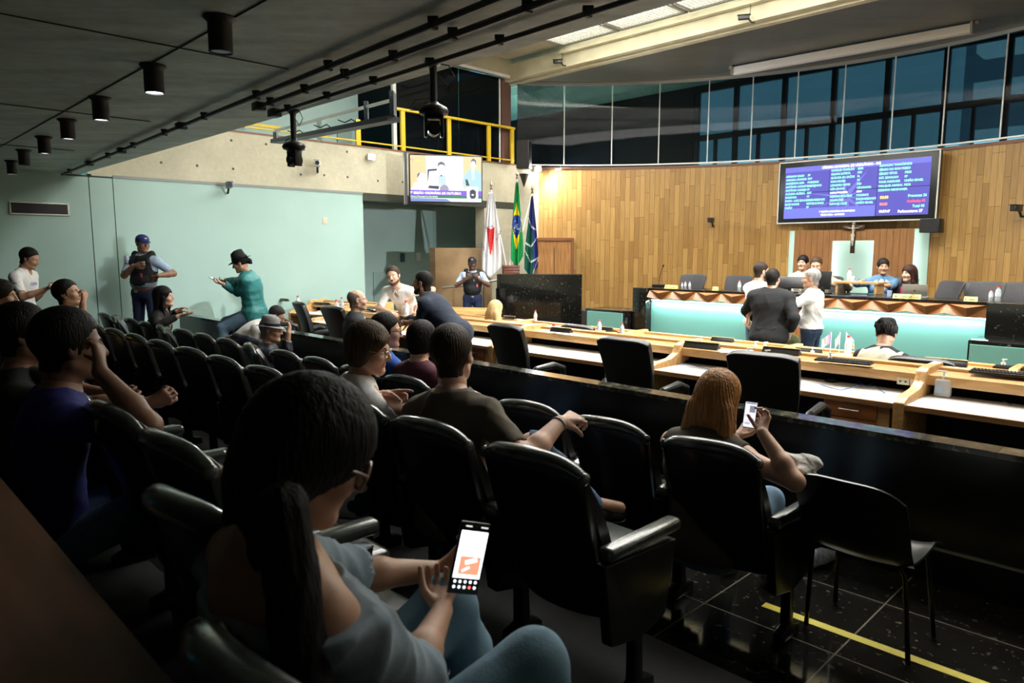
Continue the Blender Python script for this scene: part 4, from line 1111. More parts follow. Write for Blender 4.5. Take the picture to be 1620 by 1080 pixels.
for s_, (a, b) in enumerate([(6.83, 2.02)]):
    m = MB(); wpt = .44; nn_ = int(round((a - b) / wpt)); wpt = (a - b) / nn_; z0, z1 = Z1 - .19, Z1 - .03
    m.box(((rx(a) + rx(b)) / 2, .08, (z0 + z1) / 2), (a - b, .06, z1 - z0))
    for k in range(nn_):
        x0 = rx(a) + k * wpt; x1 = x0 + wpt; xm = (x0 + x1) / 2; y = .045; f = -.04
        # up-pointing and down-pointing low pyramids side by side
        m.add([(x0, y, z1), (x1, y, z1), (xm, y, z0), (xm, f, z1 - .045)], [(0, 3, 1), (1, 3, 2), (2, 3, 0)])
        m.add([(x0 - wpt / 2, y, z0), (x0 + wpt / 2, y, z0), (x0, y, z1), (x0, f, z0 + .045)], [(0, 1, 3), (1, 2, 3), (2, 0, 3)])
    m.build('faceted_frieze', wood('frieze wood', (.34, .145, .05), .35, (3, 6, 6), .12), t)
for a, b in ((6.8, 5.02), (4.16, 2.04)):
    m = MB(); bx(m, a, b, .055, .075, Z1 - .202, Z1 - .194); m.build('led_strip', emit('led strip', (.85, 1, .97), 14), t)
for _a, _b in ((6.8, 5.02), (4.16, 2.04)):
    _p = UN((_a + _b) / 2, 9.95, 1.10 - .21)
    l_ = area_light('rostrum_led_light', _p, _p + Vector((0, 0, -1)) + NV * .28, _a - _b, .03, 16, (.85, 1, .97)); l_.rotation_euler = (R(-16), 0, RA)
# town crest on the slats
cr_ = MB(); cr_.lathe([(0.001, 0), (.20, 0), (.20, .02), (.17, .03), (0.001, .03)], (rx(4.42), .055, .62), 28, Matrix.Rotation(R(90), 3, 'X')); c_ = cr_.build('crest', mat('crest olive', (.10, .12, .05), .5, var=.4, vscale=30), t, smooth=True)
cm_ = MB(); cm_.prism([(-.09, .10), (.09, .10), (.09, -.02), (0, -.12), (-.09, -.02)], (rx(4.42), .035, .62), (1, 0, 0), (0, 0, 1), (0, -.01, 0)); cm_.build('crest_shield', mat('crest shield', (.35, .25, .08), .5, var=.5, vscale=40), c_)
# presiding table on the rostrum: raised black desk with glass top
t2 = thing('presiding_desk', 'raised black presiding desk with glossy top in the middle of the rostrum', 'desk', UN(4.05, 10.85, .35), RA)
m = MB(); m.box((0, -.24, .36), (1.5, .03, .72)); m.box((-.735, 0, .36), (.03, .5, .72)); m.box((.735, 0, .36), (.03, .5, .72)); m.build('body', BLK, t2)
m = MB(); m.box((0, 0, .735), (1.75, .62, .03)); m.build('desk_top', mat('black glass top', (.01, .02, .018), .04), t2, bevel=.004)
m = MB(); m.box((.2, .1, .900), (.62, .36, .025)); m.box((-.07, .1, .82), (.03, .32, .14)); m.box((.47, .1, .82), (.03, .32, .14)); m.build('riser', OAK, t2)
# low turquoise desks beside the rostrum
def low_box(label, pxl, pxr, n_, ztop, notch):
    ul, ur = onn(pxl, 500, n_).dot(UV), onn(pxr, 500, n_).dot(UV)
    t = thing('turquoise_counter', label, 'counter', UN((ul + ur) / 2, n_, ZS), RA)
    w_ = ul - ur; h_ = ztop - ZS
    m = MB(); m.box((0, .33, h_ / 2), (w_, .62, h_)); m.build('body', GR, t, bevel=.004)
    m = MB(); m.box((0 if not notch else -.02, .005, h_ / 2 - .02), (w_ - (.05 if not notch else .16), .03, h_ - .04)); m.build('front_panel', TF, t)
    return t
low_box('small turquoise-fronted counter with black top left of the rostrum, beside the yellow-edged steps', 925, 992, 9.75, .70, True)
low_box('turquoise-fronted counter with black frame, cut by the picture edge beside the granite end', 1534, 1800, 9.1, .72, False)
# steps with yellow nosings
for k in range(3):
    m = MB(); p = UN(7.32, 10.1 + k * .28, ZS + .105 + k * .21); 
    st = thing('step', 'black step with yellow edge beside the granite end of the rostrum, ' + ['lowest of the three', 'middle of the three', 'topmost of the three'][k], 'step', UN(7.4, 10.05 + k * .28, ZS), RA, 'steps to the rostrum')
    m.box((0, .14, .105 + k * .105), (.55, .28, .21 + k * .21)); m.build('tread', GR, st)
    m = MB(); m.box((0, -.004, .185 + k * .21), (.55, .012, .03)); m.build('nosing', mat('yellow nosing', (.75, .65, .05), .5), st)
# granite speaker's stand
P = atd(851, 433, 14.6)
t = thing('granite_lectern_wall', 'broad black granite screen standing in front of the flags', 'screen', (P.x, P.y, ZS), R(-2))
hh = P.z - ZS
m = MB(); m.box((.06, 0, hh / 2), (1.66, .5, hh)); m.build('block', GR, t, bevel=.006)
m = MB(); m.box((-.80, -.02, hh / 2 - .0), (.06, .5, hh)); m.box((-.75, -.12, hh / 2 - .14), (.20, .30, hh - .29)); m.build('side_niche', granite('granite darker', (.004, .004, .004), (.04, .04, .03), .1), t, bevel=.004)
# plywood partition with handrail
P = atd(728, 392, 15.4)
t = thing('plywood_partition', 'tall brown plywood box partition behind the guard near the flags', 'partition', (P.x, P.y, ZS), R(-3))
hh = P.z - ZS
m = MB(); m.box((.05, .2, hh / 2), (1.20, .4, hh)); m.build('panel', wood('plywood', (.34, .22, .11), .6, (1, 1, 1), .2, 0), t, bevel=.004)
m = MB(); m.box((-.605, .2, hh / 2), (.11, .42, hh + .005)); m.build('edge_post', wood('dark ply edge', (.13, .08, .04), .6), t)
t = thing('handrail', 'polished steel handrail with posts beside the granite screen', 'handrail', (0, 0, 0), 0)
m = MB(); pts = [atd(700, 455, 14.9), atd(745, 450, 14.9), atd(786, 443, 14.9)]; m.tube(pts, .022, 8); m.build('rail', STEEL, t, smooth=True)
for px in (764, 742):
    a = atd(px, 447, 14.9); m = MB(); m.cyl((a.x, a.y, ZS), a, .02, n=8); m.build('post', STEEL, t, smooth=True)
# plastic visitor chair with tubular legs
pc = thing('plastic_chair', 'black plastic shell chair on thin metal legs beside the yellow tape', 'chair', UN(1.02, 3.0, 0), RA + R(-2))
def sh2(a, b):
    x = (a - .5) * 2
    if b < .5:
        q = b / .5; y = .42 - q * .42; z = .45 - .03 * math.sin(PI * q * .9) + .012 * x * x * (1 - q) ; wd = .215 + .01 * q
        if q < .2: z -= (.2 - q) * .25
        z += .02 * x ** 4
    else:
        q = (b - .5) / .5; y = -.02 - .12 * q; z = .44 + .35 * q ** .9; wd = .225 - .0 * q
        y += .05 * x * x * (1 - .3 * q); z -= .055 * abs(x) ** 4 * max(0, (q - .5) * 2)
        if q < .15: y += .02 * (.15 - q) / .15
    return (x * wd, y, z)
m = MB(); m.grid(sh2, 16, 28, .008); m.build('seat_shell', mat('black polypropylene', (.012, .014, .014), .28, coat=.3), pc, smooth=True, angle=70)
for s in (-1, 1):
    for f in (0, 1):
        m = MB(); y0, y1 = (.06, .09) if not f else (.32, .40)
        m.tube([(s * .17, y0, .42), (s * .19, y0 - .005 if not f else y0 + .01, .39), (s * .215, y1, .01)], .0105, 8); m.build('leg', mat('black tube', (.01, .01, .01), .25, .5), pc, smooth=True)
m = MB(); m.tube([(-.17, .06, .42), (.17, .06, .42)], .0105, 8); m.tube([(-.17, .32, .42), (.17, .32, .42)], .0105, 8); m.tube([(-.17, .06, .42), (-.17, .32, .42)], .0105, 8); m.tube([(.17, .06, .42), (.17, .32, .42)], .0105, 8); m.build('frame', _M['black tube'], pc, smooth=True)
# chairs on the rostrum
mc = office_chair('mesh-backed black chair on the rostrum', UN(0, 0, 0), RA + R(180), 'mesh chairs behind the rostrum', True)
mcs = [(1088, 11.0, 10, 'black mesh-backed chair behind the yellow name card at the granite post'), (1157, 11.0, 0, 'black mesh-backed chair beside the bottle, next to the bespectacled man'),
       (1300, 11.75, 0, 'black mesh-backed chair behind the man in beige blazer'), (1418, 12.1, 0, 'black mesh-backed chair between the denim woman and the woman in red scarf'), (1479, 11.0, -38, 'black chair turned sideways behind the open laptop on the rostrum'),
       (1552, 11.0, 0, 'wide black mesh-backed chair just past the open laptop'), (1612, 11.0, 0, 'black mesh-backed chair cut by the picture edge behind the rostrum')]
for k, (px, n_, a, lab) in enumerate(mcs):
    p = onn(px, 440, n_); c = mc if k == 0 else copy_tree(mc)
    c.location = (p.x, p.y, .35); c.rotation_euler = (0, 0, RA + R(180 + a)); c['label'] = lab; c['group'] = 'mesh chairs behind the rostrum'; c.scale = (.95, .95, .86)
# ---------------------------------------------------------------- the people
def man(label, px, py, d, yaw, floor, hz, **kw):
    """head centre seen at px,py at distance d; hips raised or lowered a little to fit"""
    hip = kw.pop('hip', (0, 0))
    geo = {k: kw[k] for k in ('S', 'W', 'fem', 'lean', 'side', 'twist', 'slump', 'head', 'belly') if k in kw}
    h0 = person(label, (0, 0, 0), yaw, hip=(hip[0], hip[1], hz), dry=True, **geo)
    T = atd(px, py, d); rz = Matrix.Rotation(R(yaw), 3, 'Z')
    o = rz @ Vector(h0); base = Vector((T.x - o.x, T.y - o.y, floor)); dz = T.z - floor - h0[2]
    dz = max(-.22, min(.14, dz))
    inv = rz.transposed()
    def cv(a):
        if a is None: return None
        a = dict(a)
        if 'w' in a: a['t'] = tuple(inv @ (atd(*a.pop('w')) - base))
        return a
    for k in ('rh', 'lh', 'rf', 'lf'): kw[k] = cv(kw.get(k))
    P, J = person(label, base, yaw, hip=(hip[0], hip[1], hz + dz), **kw)
    J['base'] = base; J['rz'] = rz
    return P, J
def toworld(J, p): return J['base'] + J['rz'] @ Vector(tuple(p))
SITF = dict(rf=dict(t=(.12, .52, .09), pole=(.1, 1, .6)), lf=dict(t=(-.12, .50, .09), pole=(-.1, 1, .6)))
LAP = dict(rh=dict(t=(.12, .34, .66), n=(0, 0, -1), d=(-.3, .8, -.3)), lh=dict(t=(-.12, .34, .66), n=(0, 0, -1), d=(.3, .8, -.3)))
def fab(name, col, rough=.85, var=.08, vs=40, bump=.12, bs=160, **k): return mat(name, col, rough, var=var, vscale=vs, bump=bump, bscale=bs, **k)
JEAN = fab('mid blue jeans', (.055, .115, .21), .9, .18, 25); JEANL = fab('light blue jeans', (.13, .22, .32), .9, .15, 22); JEAND = fab('dark blue jeans', (.02, .04, .09), .9, .15, 25); JEANP = fab('pale washed jeans', (.14, .25, .32), .9, .12, 14)
WHS = fab('white cotton', (.82, .82, .80)); BLKF = fab('black cloth', (.008, .008, .009)); NAVY = fab('navy suiting', (.012, .02, .04)); GREYS = fab('charcoal suiting', (.03, .035, .038)); SHOE = mat('black shoe leather', (.008, .008, .008), .3)
DKH = (.006, .005, .004); BRH = (.022, .013, .008)

def phone(label, loc_, xax, yax, s=1.0, kind='plain', P0=None):
    """xax across, yax up the screen; screen looks along cross(x,y)"""
    x = Vector(xax).normalized(); y = (Vector(yax) - x * Vector(yax).dot(x)).normalized(); z = x.cross(y)
    t = thing('smartphone', label, 'phone', loc_); t.rotation_euler = Matrix((x, y, z)).transposed().to_euler()
    m = MB(); m.box((0, 0, 0), (.076 * s, .160 * s, .008)); m.build('case', mat('phone case', (.01, .01, .012), .3), t, bevel=.003, seg=2)
    if kind == 'plain':
        m = MB(); m.box((0, 0, .0045), (.069 * s, .150 * s, .0006)); m.build('display', emit('phone screen white', (.85, .9, 1), 1.1), t)
    elif kind == 'chat':
        m = MB(); m.box((0, 0, .0045), (.069 * s, .150 * s, .0006)); d_ = m.build('display', emit('phone screen lilac', (.80, .80, .92), 1.0), t)
        for k_, (x_, y_, w_, h_, c_) in enumerate([(.012, .035, .034, .04, (.25, .25, .30)), (-.012, -.005, .035, .012, (.9, .55, .7)), (.008, -.03, .04, .02, (.95, .7, .8)), (-.01, -.052, .03, .012, (.5, .5, .6)), (0, .069, .06, .006, (.15, .15, .2))]):
            m = MB(); m.box((x_ * s, y_ * s, .0052), (w_ * s, h_ * s, .0004)); m.build('chat_picture', emit('chat %d' % k_, c_, .9), d_)
    else:
        m = MB(); m.box((0, 0, .0045), (.069 * s, .150 * s, .0006)); m.build('display', mat('phone dark display', (.004, .004, .005), .1), t)
        m = MB(); m.box((0, .008 * s, .005), (.067 * s, .104 * s, .0006)); sc_ = m.build('page', emit('phone page white', (1, .98, 1), 2.3), t)
        m = MB(); m.box((.002 * s, -.016 * s, .0056), (.052 * s, .040 * s, .0004)); m.build('post_image', emit('phone coral image', (.95, .22, .13), 1.6), sc_)
        m = MB(); m.box((.004 * s, -.006 * s, .006), (.030 * s, .010 * s, .0003), (0, 0, .3)); m.box((-.006 * s, -.024 * s, .006), (.02 * s, .006 * s, .0003), (0, 0, .5)); m.build('post_image_detail', emit('phone pale pink', (1, .75, .72), 1.8), sc_)
        for k in range(5):
            for r_ in range(2):
                m = MB(); m.cyl(((-.026 + k * .013) * s, (-.052 - r_ * .012) * s, .0045), ((-.026 + k * .013) * s, (-.052 - r_ * .012) * s, .0053), .0035 * s, n=10); m.build('app_icon', emit('phone icon white', (.9, .9, 1), 1.6) if (k, r_) != (3, 1) else emit('phone icon red', (1, .15, .1), 1.5), t)
        m = MB(); m.box((-.018 * s, .070 * s, .005), (.016 * s, .003 * s, .0004)); m.box((.022 * s, .070 * s, .005), (.018 * s, .003 * s, .0004)); m.build('status_bar', emit('phone status', (.8, .8, .8), 1.0), t)
    return t
def cap_extra(col, badge=True):
    def fn(P0, J, hp_, E):
        cm = mat('cap %.3f' % col[2], col, .8, bump=.1, bscale=120)
        pr = [E['he']((0, -.014, .062), (.085, .106, .075), .02), cut_(hp_(0, 0, .048), J['HM'] @ V3((0, -.12, -1)), .004)]
        skin_mesh('cap', [(pr, .006, None, 1)], [cm], P0)
        m = MB()
        def vis(a, b):
            x = (a - .5) * 2; return hp_(x * .068 * (1 - .25 * b * b), .070 + .030 * (1 - x * x) + b * .070 * (1 - .35 * x * x), .052 + .006 * (1 - x * x) - b * .022 - .012 * x * x)
        m.grid(vis, 12, 6, .004); m.build('cap_visor', cm, P0, smooth=True)
        if badge:
            m = MB(); m.box((0, 0, 0), (.035, .004, .018)); o = m.build('cap_badge', mat('cap badge', (.5, .45, .5), .6), P0); o.location = hp_(0, .094, .085); o.rotation_euler = Matrix([list(r) for r in J['HM']]).to_euler()
    return fn
def hat_extra(col, band, brim=.062, hgt=.115, tilt=0):
    def fn(P0, J, hp_, E):
        m = MB(); n_ = 36; prof = [(.096, .052), (.094, .075), (.088, .115), (.080, .052 + hgt), (.060, .060 + hgt), (.0, .044 + hgt)]
        M = J['HM']
        def pt(r, a, z): return hp_(r * .86 * math.sin(a), -.012 + r * 1.04 * math.cos(a), z)
        vs = []; fs = []
        rows = [(.096 + brim * q, .050 - .010 * q + .0 ) for q in (1, .66, .33, 0)] + prof[1:]
        for i, (r, z) in enumerate(rows):
            for j in range(n_):
                a = 2 * PI * j / n_; zz = z
                if i < 3: zz += .012 * (1 if abs(math.sin(a)) > .0 else 0) * abs(math.sin(a)) ** 2 * (3 - i) / 3 - .012 * max(0, math.cos(a)) * (3 - i) / 3
                if i > 5: zz -= .022 * max(0, math.cos(a)) ** 2 - (.0 if r > .01 else 0)
                vs.append(pt(r, a, zz))
        fs = [(i * n_ + j, i * n_ + (j + 1) % n_, (i + 1) * n_ + (j + 1) % n_, (i + 1) * n_ + j) for i in range(len(rows) - 1) for j in range(n_)]
        m.add(vs, fs)
        vs2 = [pt(r, 2 * PI * j / n_, z) for r, z in ((.158, .0345), (.094, .046)) for j in range(n_)]
        hat = m.build('hat', mat('felt %.2f' % col[0], col, .9, var=.12, vscale=60, bump=.15, bscale=150), P0, smooth=True, angle=70)
        b = MB(); vs = []
        for r, z in ((.099, .053), (.0975, .080)):
            vs += [pt(r, 2 * PI * j / n_, z) for j in range(n_)]
        b.add(vs, [(j, (j + 1) % n_, n_ + (j + 1) % n_, n_ + j) for j in range(n_)]); b.build('hat_band', mat('hat band', band, .6), hat, smooth=True)
    return fn
def vest_extra(P0, J, hp_, E):
    nrm_ = E['nrm']; T2 = J['T2']; ch = J['chest']; S = E['S']
    W_ = E['W']
    def q(x, y, z): return ch + (T2[:, 0] * x * W_ + T2[:, 1] * y * (.5 + .5 * W_) + T2[:, 2] * z) * S
    S = S * (.6 + .4 * W_)
    pr = [ell_(q(0, 0, -.03), (.185 * S, .145 * S, .26 * S), T2, .03), ell_(q(0, .02, -.17), (.17 * S, .15 * S, .14 * S), T2, .03)]
    for s in (-1, 1): pr += [cap_(q(s * .10, .07, .08), q(s * .105, -.01, .185), .042, .042, .03), cap_(q(s * .10, -.09, .08), q(s * .105, -.01, .185), .042, .042, .03), sub_(ell_(q(s * .215, .0, .10), (.06, .13, .12), T2, .02))]
    pr += [sub_(cap_(q(0, .15, .20), q(0, .16, .06), .075, .03, .02)), sub_(cap_(q(0, 0, .15), q(0, .05, .3), .085, .10, .01)), cut_(q(0, 0, -.27), -T2[:, 2])]
    v = skin_mesh('ballistic_vest', [(pr, .009, wrinkle(.006, 24, 3), 1)], [fab('black vest nylon', (.007, .008, .010), .75)], P0)
    for nm, c, sz, col in (('badge', (-.105, .150, .06), (.05, .004, .065), (.8, .8, .85)), ('pen', (-.03, .165, .01), (.012, .004, .035), (.7, .7, .7)), ('ribbon', (-.085, .172, -.09), (.03, .004, .06), (.75, .12, .15)), ('shoulder_patch', (.135, .10, .115), (.055, .05, .11), (.62, .74, .86))):
        m = MB(); m.box((0, 0, 0), sz); o = m.build(nm, mat('vest ' + nm, col, .6), v, bevel=.002); o.location = q(*c); o.rotation_euler = Matrix([list(r) for r in T2]).to_euler()
    m = MB(); m.box((0, 0, 0), (.05, .01, .03)); o = m.build('belt_buckle', STEEL, P0, bevel=.003); o.location = q(0, .165, -.30)

# --- rear row, beside the camera: woman reading her phone
def fw_extra(P0, J, hp_, E):
    T = J['T']; h = J['hip']
    # floral hem band of the blouse
    pr = [ell_(h + T[:, 2] * .10 + T[:, 1] * .03, (.215, .19, .09), T, .01), cut_(h + T[:, 2] * .155, T[:, 2]), cut_(h + T[:, 2] * .05, -T[:, 2])]
    m, nt, b = new_mat('floral lace'); tc = nt.nodes.new('ShaderNodeTexCoord'); vo = nt.nodes.new('ShaderNodeTexVoronoi'); vo.inputs['Scale'].default_value = 22; L(nt, tc, 'Object', vo, 'Vector')
    cr = nt.nodes.new('ShaderNodeValToRGB'); cr.color_ramp.interpolation = 'CONSTANT'; e = cr.color_ramp.elements; e[0].color = (.55, .05, .04, 1); e[1].position = .28; e[1].color = (.75, .25, .18, 1)
    for p, c in ((.40, (.08, .16, .05, 1)), (.5, (.62, .66, .66, 1))): x = e.new(p); x.color = c
    L(nt, vo, 'Distance', cr, 'Fac'); L(nt, cr, 'Color', b, 'Base Color'); b.inputs['Roughness'].default_value = .8
    skin_mesh('floral_hem', [(pr, .006, wrinkle(.006, 30, 4), 0)], [m], P0)
    # loose flounce falling from the shoulders
FWP = atd(742, 882, 1.52)
P, J = man('dark-haired woman in off-the-shoulder pale blue blouse and light jeans, reading a lit phone', 488, 722, 1.20, -47, .30, .54, S=.98, W=1.12, fem=True, lean=-15, slump=8, head=(-14, 26, 0), vox=.008, hv=.004,
    rh=dict(w=(700, 965, 1.45), n=(-.3, .2, .9), d=(-.8, .6, .1), curl=45, pole=(.8, -.6, -.6)), lh=dict(w=(694, 902, 1.62), n=(.5, -.2, .8), d=(.55, .55, .5), curl=38, pole=(-.8, -.3, -.8), thumb=50),
    rf=dict(t=(.14, .46, .18), pole=(.3, 1, .8)), lf=dict(t=(-.10, .50, .20), pole=(-.05, 1, .9)), skin='tan', hips_w=1.15,
    hair=dict(col=(.0035, .003, .003), style='long', g=.022, top=.026, len=.56, wd=.23, back=.05, tip=.045, name='black long', vox=.005, amp=.0012, f=60, front=(-1,)),
    top=dict(name='blouse', m=fab('pale blue blouse', (.23, .30, .35), .85, .06, 12, .1, 90), sleeve=1.15, rs=1.1, ls=1.2, off=.095, g=.020, sg=.030, cut=.05, wr=.017, wf=30, vox=.008, neck=.07), legs=dict(m=JEANP, g=.014, wr=.007, name='jeans'), shoes=SHOE,
    glasses=dict(name='tortoise frame', col=(.25, .16, .12), t=.0035, r=.029, lens=1, wx=1.0, wz=.95), extra=fw_extra)
phone('lit smartphone with a white page and coral picture, held by the dark-haired woman', FWP, (.82, .42, -.28), (.36, .30, .72), 1.0, 'feed')
# --- rear row: two men
P, J = man('man in royal blue tee with yellow crest and faded jeans, hand on his face', 112, 548, 2.50, -50, .30, .52, lean=2, slump=8, head=(0, 5, 0), vox=.009, rh=dict(w=(158, 588, 2.35), n=(-.6, -.6, .3), d=(-.5, .1, .85), curl=50, pole=(.5, .3, -1)), lh=dict(t=(-.1, .34, .66), n=(0, 0, -1), d=(.4, .8, -.2)),
    skin='brown', hair=dict(col=DKH, style='short', top=.022, g=.014), top=dict(m=fab('royal blue jersey', (.012, .016, .17)), sleeve=.75, cut=.06, neck=.008), legs=dict(m=JEANL, name='jeans'), shoes=SHOE, **SITF)
m = MB(); m.box((0, 0, 0), (.004, .045, .045)); o = m.build('crest_patch', mat('yellow crest', (.65, .55, .08), .7), P, bevel=.002); o.location = tuple(J['rsh'] + (J['rel'] - J['rsh']) * .4 + V3((.058, .0, .01)))
P, J = man('man in dark shirt and navy jeans with hands clasped, beside the man in royal blue', 40, 530, 3.05, -55, .30, .52, lean=0, slump=6, head=(-5, 0, 0), vox=.010, rh=dict(w=(228, 638, 2.85), n=(-.8, -.2, .2), d=(.1, .9, .2), curl=55), lh=dict(w=(222, 628, 2.98), n=(.8, -.2, -.2), d=(.3, .9, 0), curl=55),
    skin='brown', hair=dict(col=DKH, style='short', top=.026, g=.012), top=dict(m=fab('dark olive shirt', (.015, .018, .014)), sleeve=.8), legs=dict(m=JEAND, name='jeans'), shoes=SHOE, rf=dict(t=(.12, .56, .09), pole=(.1, 1, .6)), lf=dict(t=(-.12, .54, .09), pole=(-.1, 1, .6)))
P, J = man('person in yellow shirt at the picture edge, looking toward the stage', 3, 468, 5.7, -75, .15, .52, fem=True, head=(0, 4, 0), vox=.014, skin='tan', hair=dict(col=BRH, style='bun', bun=[((0, -.10, -.02), .04)]), top=dict(m=fab('yellow shirt', (.65, .50, .03)), sleeve=.8), legs=dict(m=JEAND), shoes=SHOE, **SITF, **LAP)
P, J = man('man in light grey polo shirt resting his chin on his hand', 108, 465, 6.5, -78, .15, .52, lean=12, slump=6, head=(-4, -8, 0), vox=.011, rh=dict(w=(131, 480, 6.25), n=(-.3, -.9, .1), d=(-.4, .1, .9), curl=45, pole=(.3, .5, -1)), lh=LAP['lh'], skin='tan',
    hair=dict(col=DKH, style='short', top=.020), top=dict(m=fab('light grey polo', (.50, .52, .50)), sleeve=.8, collar=1), legs=dict(m=JEAND), shoes=SHOE, **SITF)
P, J = man('standing man in white printed T-shirt and glasses looking at his phone', 47, 409, 8.9, -82, 0, .93, lean=2, slump=6, head=(0, 22, 0), vox=.012, W=1.1, rh=dict(w=(70, 458, 8.7), n=(-.3, .2, .9), d=(.1, .9, .35), curl=35, pole=(.5, -.6, -1)), lh=dict(w=(72, 457, 9.0), n=(.4, .0, .8), d=(0, .9, .3), curl=45, pole=(-.4, -.7, -1)), skin='tan',
    glasses={}, hair=dict(col=DKH, style='short', g=.008, top=.014), top=dict(m=WHS, sleeve=.75, cut=.12, vneck=.03), legs=dict(m=BLKF), shoes=SHOE)
o = textmesh('chest_print', 'CLIMA', .055, mat('blue print', (.03, .12, .45), .7), P, (0, 0, 0), align='CENTER'); o.location = tuple(J['chest'] + J['T2'][:, 1] * .125 + J['T2'][:, 0] * .0 + V3((0, 0, .02))); o.rotation_euler = (R(86), 0, R(180))
m = MB(); m.cyl((0, 0, 0), (.004, 0, 0), .025, n=16); o = m.build('sleeve_badge', mat('blue badge', (.05, .10, .40), .7), P); o.location = tuple(J['rsh'] + (J['rel'] - J['rsh']) * .35 + V3((.056, 0, 0)))
p = atd(79, 452, 8.75); phone('dark smartphone held by the standing man in white printed T-shirt', p, (0, 1, .05), (.75, .1, .55))
# --- guard by the wall
P, J = man('security guard in navy cap, light blue shirt and black vest against the mint wall', 226, 386, 10.55, 170, .12, .95, S=1.05, W=1.18, belly=.03, head=(62, 4, 0), vox=.011, hv=.0048, rh=dict(w=(211, 420, 10.30), n=(0, -1, 0), d=(-1, .0, .12), curl=8, spread=6, pole=(1, -.2, -.8)), lh=dict(w=(250, 436, 10.32), n=(0, -1, 0), d=(.9, .1, -.35), curl=18, spread=9, pole=(-.8, -.5, -.5)), skin='brown',
    hair=dict(col=DKH, style='crop', g=.006, top=.008), top=dict(m=fab('pale blue uniform shirt', (.36, .47, .62)), sleeve=.85, collar=1, cut=-.10), legs=dict(m=fab('navy uniform trousers', (.012, .022, .07))), shoes=SHOE, extra=lambda P0, J, hp_, E: (cap_extra((.015, .03, .16))(P0, J, hp_, E), vest_extra(P0, J, hp_, E)))
m = MB(); w_ = J['lwr']; m.tube([w_ + V3((.028 * math.cos(a), .010 * math.cos(a), .028 * math.sin(a))) for a in np.linspace(0, 2 * PI, 13)], .006, 6, False); m.build('watch', mat('white watch', (.7, .7, .7), .3), P, smooth=True)
# --- front row, wall end
P, J = man('black-haired woman in black top and tan vest gesturing with both hands', 259, 470, 8.3, -78, 0, .52, fem=True, lean=14, head=(-4, -4, 0), vox=.011, hv=.0048, rh=dict(w=(284, 499, 8.0), n=(-.2, -.4, .9), d=(.1, .95, .15), curl=12, spread=11), lh=dict(w=(279, 492, 8.5), n=(.2, .4, -.8), d=(-.1, .9, .5), curl=35, spread=8), skin='light',
    hair=dict(col=DKH, style='long', len=.20, wd=.06, back=.0, g=.014), top=dict(m=BLKF, sleeve=1.9), legs=dict(m=BLKF), shoes=SHOE, **SITF)
pr = [ell_(J['chest'], (.165, .125, .19), J['T2'], .03), ell_(J['chest'] - J['T2'][:, 2] * .15, (.15, .125, .16), J['T2'], .03), sub_(cap_(J['rsh'], J['rel'], .066, None, .01)), sub_(cap_(J['lsh'], J['lel'], .066, None, .01)), sub_(cap_(J['nb'], J['nb'] + V3((0, .02, .2)), .07, .09, .01))]
skin_mesh('tan_vest', [(pr, .011, wrinkle(.004, 20, 2), 1)], [fab('tan knit', (.34, .21, .11))], P)
P, J = man('person in teal jacket and black felt hat sitting on the parapet with a phone', 380, 416, 9.35, 97, 0, .86, fem=True, lean=5, slump=6, head=(0, 22, 0), vox=.011, W=1.35, rh=dict(w=(353, 449, 9.15), n=(-.2, .2, 1), d=(-.2, .95, .3), curl=35, pole=(.6, -.5, -1)), lh=dict(w=(354, 445, 9.6), n=(.3, -.2, .9), d=(.4, .9, .1), curl=30, pole=(-.6, -.5, -1)),
    rf=dict(t=(.12, .42, .35), pole=(.1, 1, .6)), lf=dict(t=(-.12, .38, .30), pole=(-.1, 1, .6)), skin='tan', hair=dict(col=DKH, style='pony', g=.010), glasses={}, top=dict(name='jacket', m=fab('teal nylon jacket', (.02, .20, .20), .55, .1, 20), sleeve=1.97, cut=.14, g=.024, sg=.022, wr=.010, collar=1), legs=dict(m=JEANL, name='jeans'), shoes=SHOE, extra=hat_extra((.012, .012, .013), (.004, .004, .004)))
p = atd(341, 443, 9.3); phone('dark smartphone in the hand of the person in teal jacket', p, (0, 1, 0), (-.8, 0, .45))
P, J = man('man in white shirt bent forward in his seat behind the fedora', 438, 500, 9.1, -86, -.10, .50, lean=46, slump=20, head=(0, 30, 0), vox=.012, skin='tan', W=1.15, rh=dict(t=(.15, .55, .45)), lh=dict(t=(-.15, .55, .45)), hair=dict(col=(.03, .028, .026), style='crop', g=.006, top=.008), glasses={}, top=dict(m=WHS, sleeve=.8, g=.02), legs=dict(m=JEAND), shoes=SHOE, **SITF)
P, J = man('man in grey fedora and dark leather jacket with one arm along the seat backs', 429, 524, 6.9, -82, 0, .50, S=.95, lean=-12, slump=14, head=(-4, 6, 0), vox=.011, hv=.0048, W=1.05, rh=dict(w=(456, 527, 6.6), n=(-.2, -.9, .2), d=(-.6, .1, .8), curl=40, pole=(.5, .5, -1)), lh=dict(w=(352, 527, 7.3), n=(0, 0, -1), d=(-.8, -.5, -.1), curl=30, pole=(-.5, -.3, .6)),
    rf=dict(t=(.02, .52, .50), pole=(.1, .6, 2)), lf=dict(t=(-.12, .55, .09), pole=(-.1, 1, .6)), skin='tan', hair=dict(col=(.22, .21, .2), style='crop', g=.007, top=.005), glasses={},
    top=dict(name='jacket', m=mat('dark leather jacket', (.014, .017, .03), .38, bump=.25, bscale=60, var=.2, vscale=12), sleeve=1.93, ls=1.95, rs=1.75, g=.020, sg=.020, wr=.010, collar=1), legs=dict(m=JEAN, name='jeans'), shoes=SHOE, extra=hat_extra((.26, .26, .27), (.02, .02, .02), .045, .10))
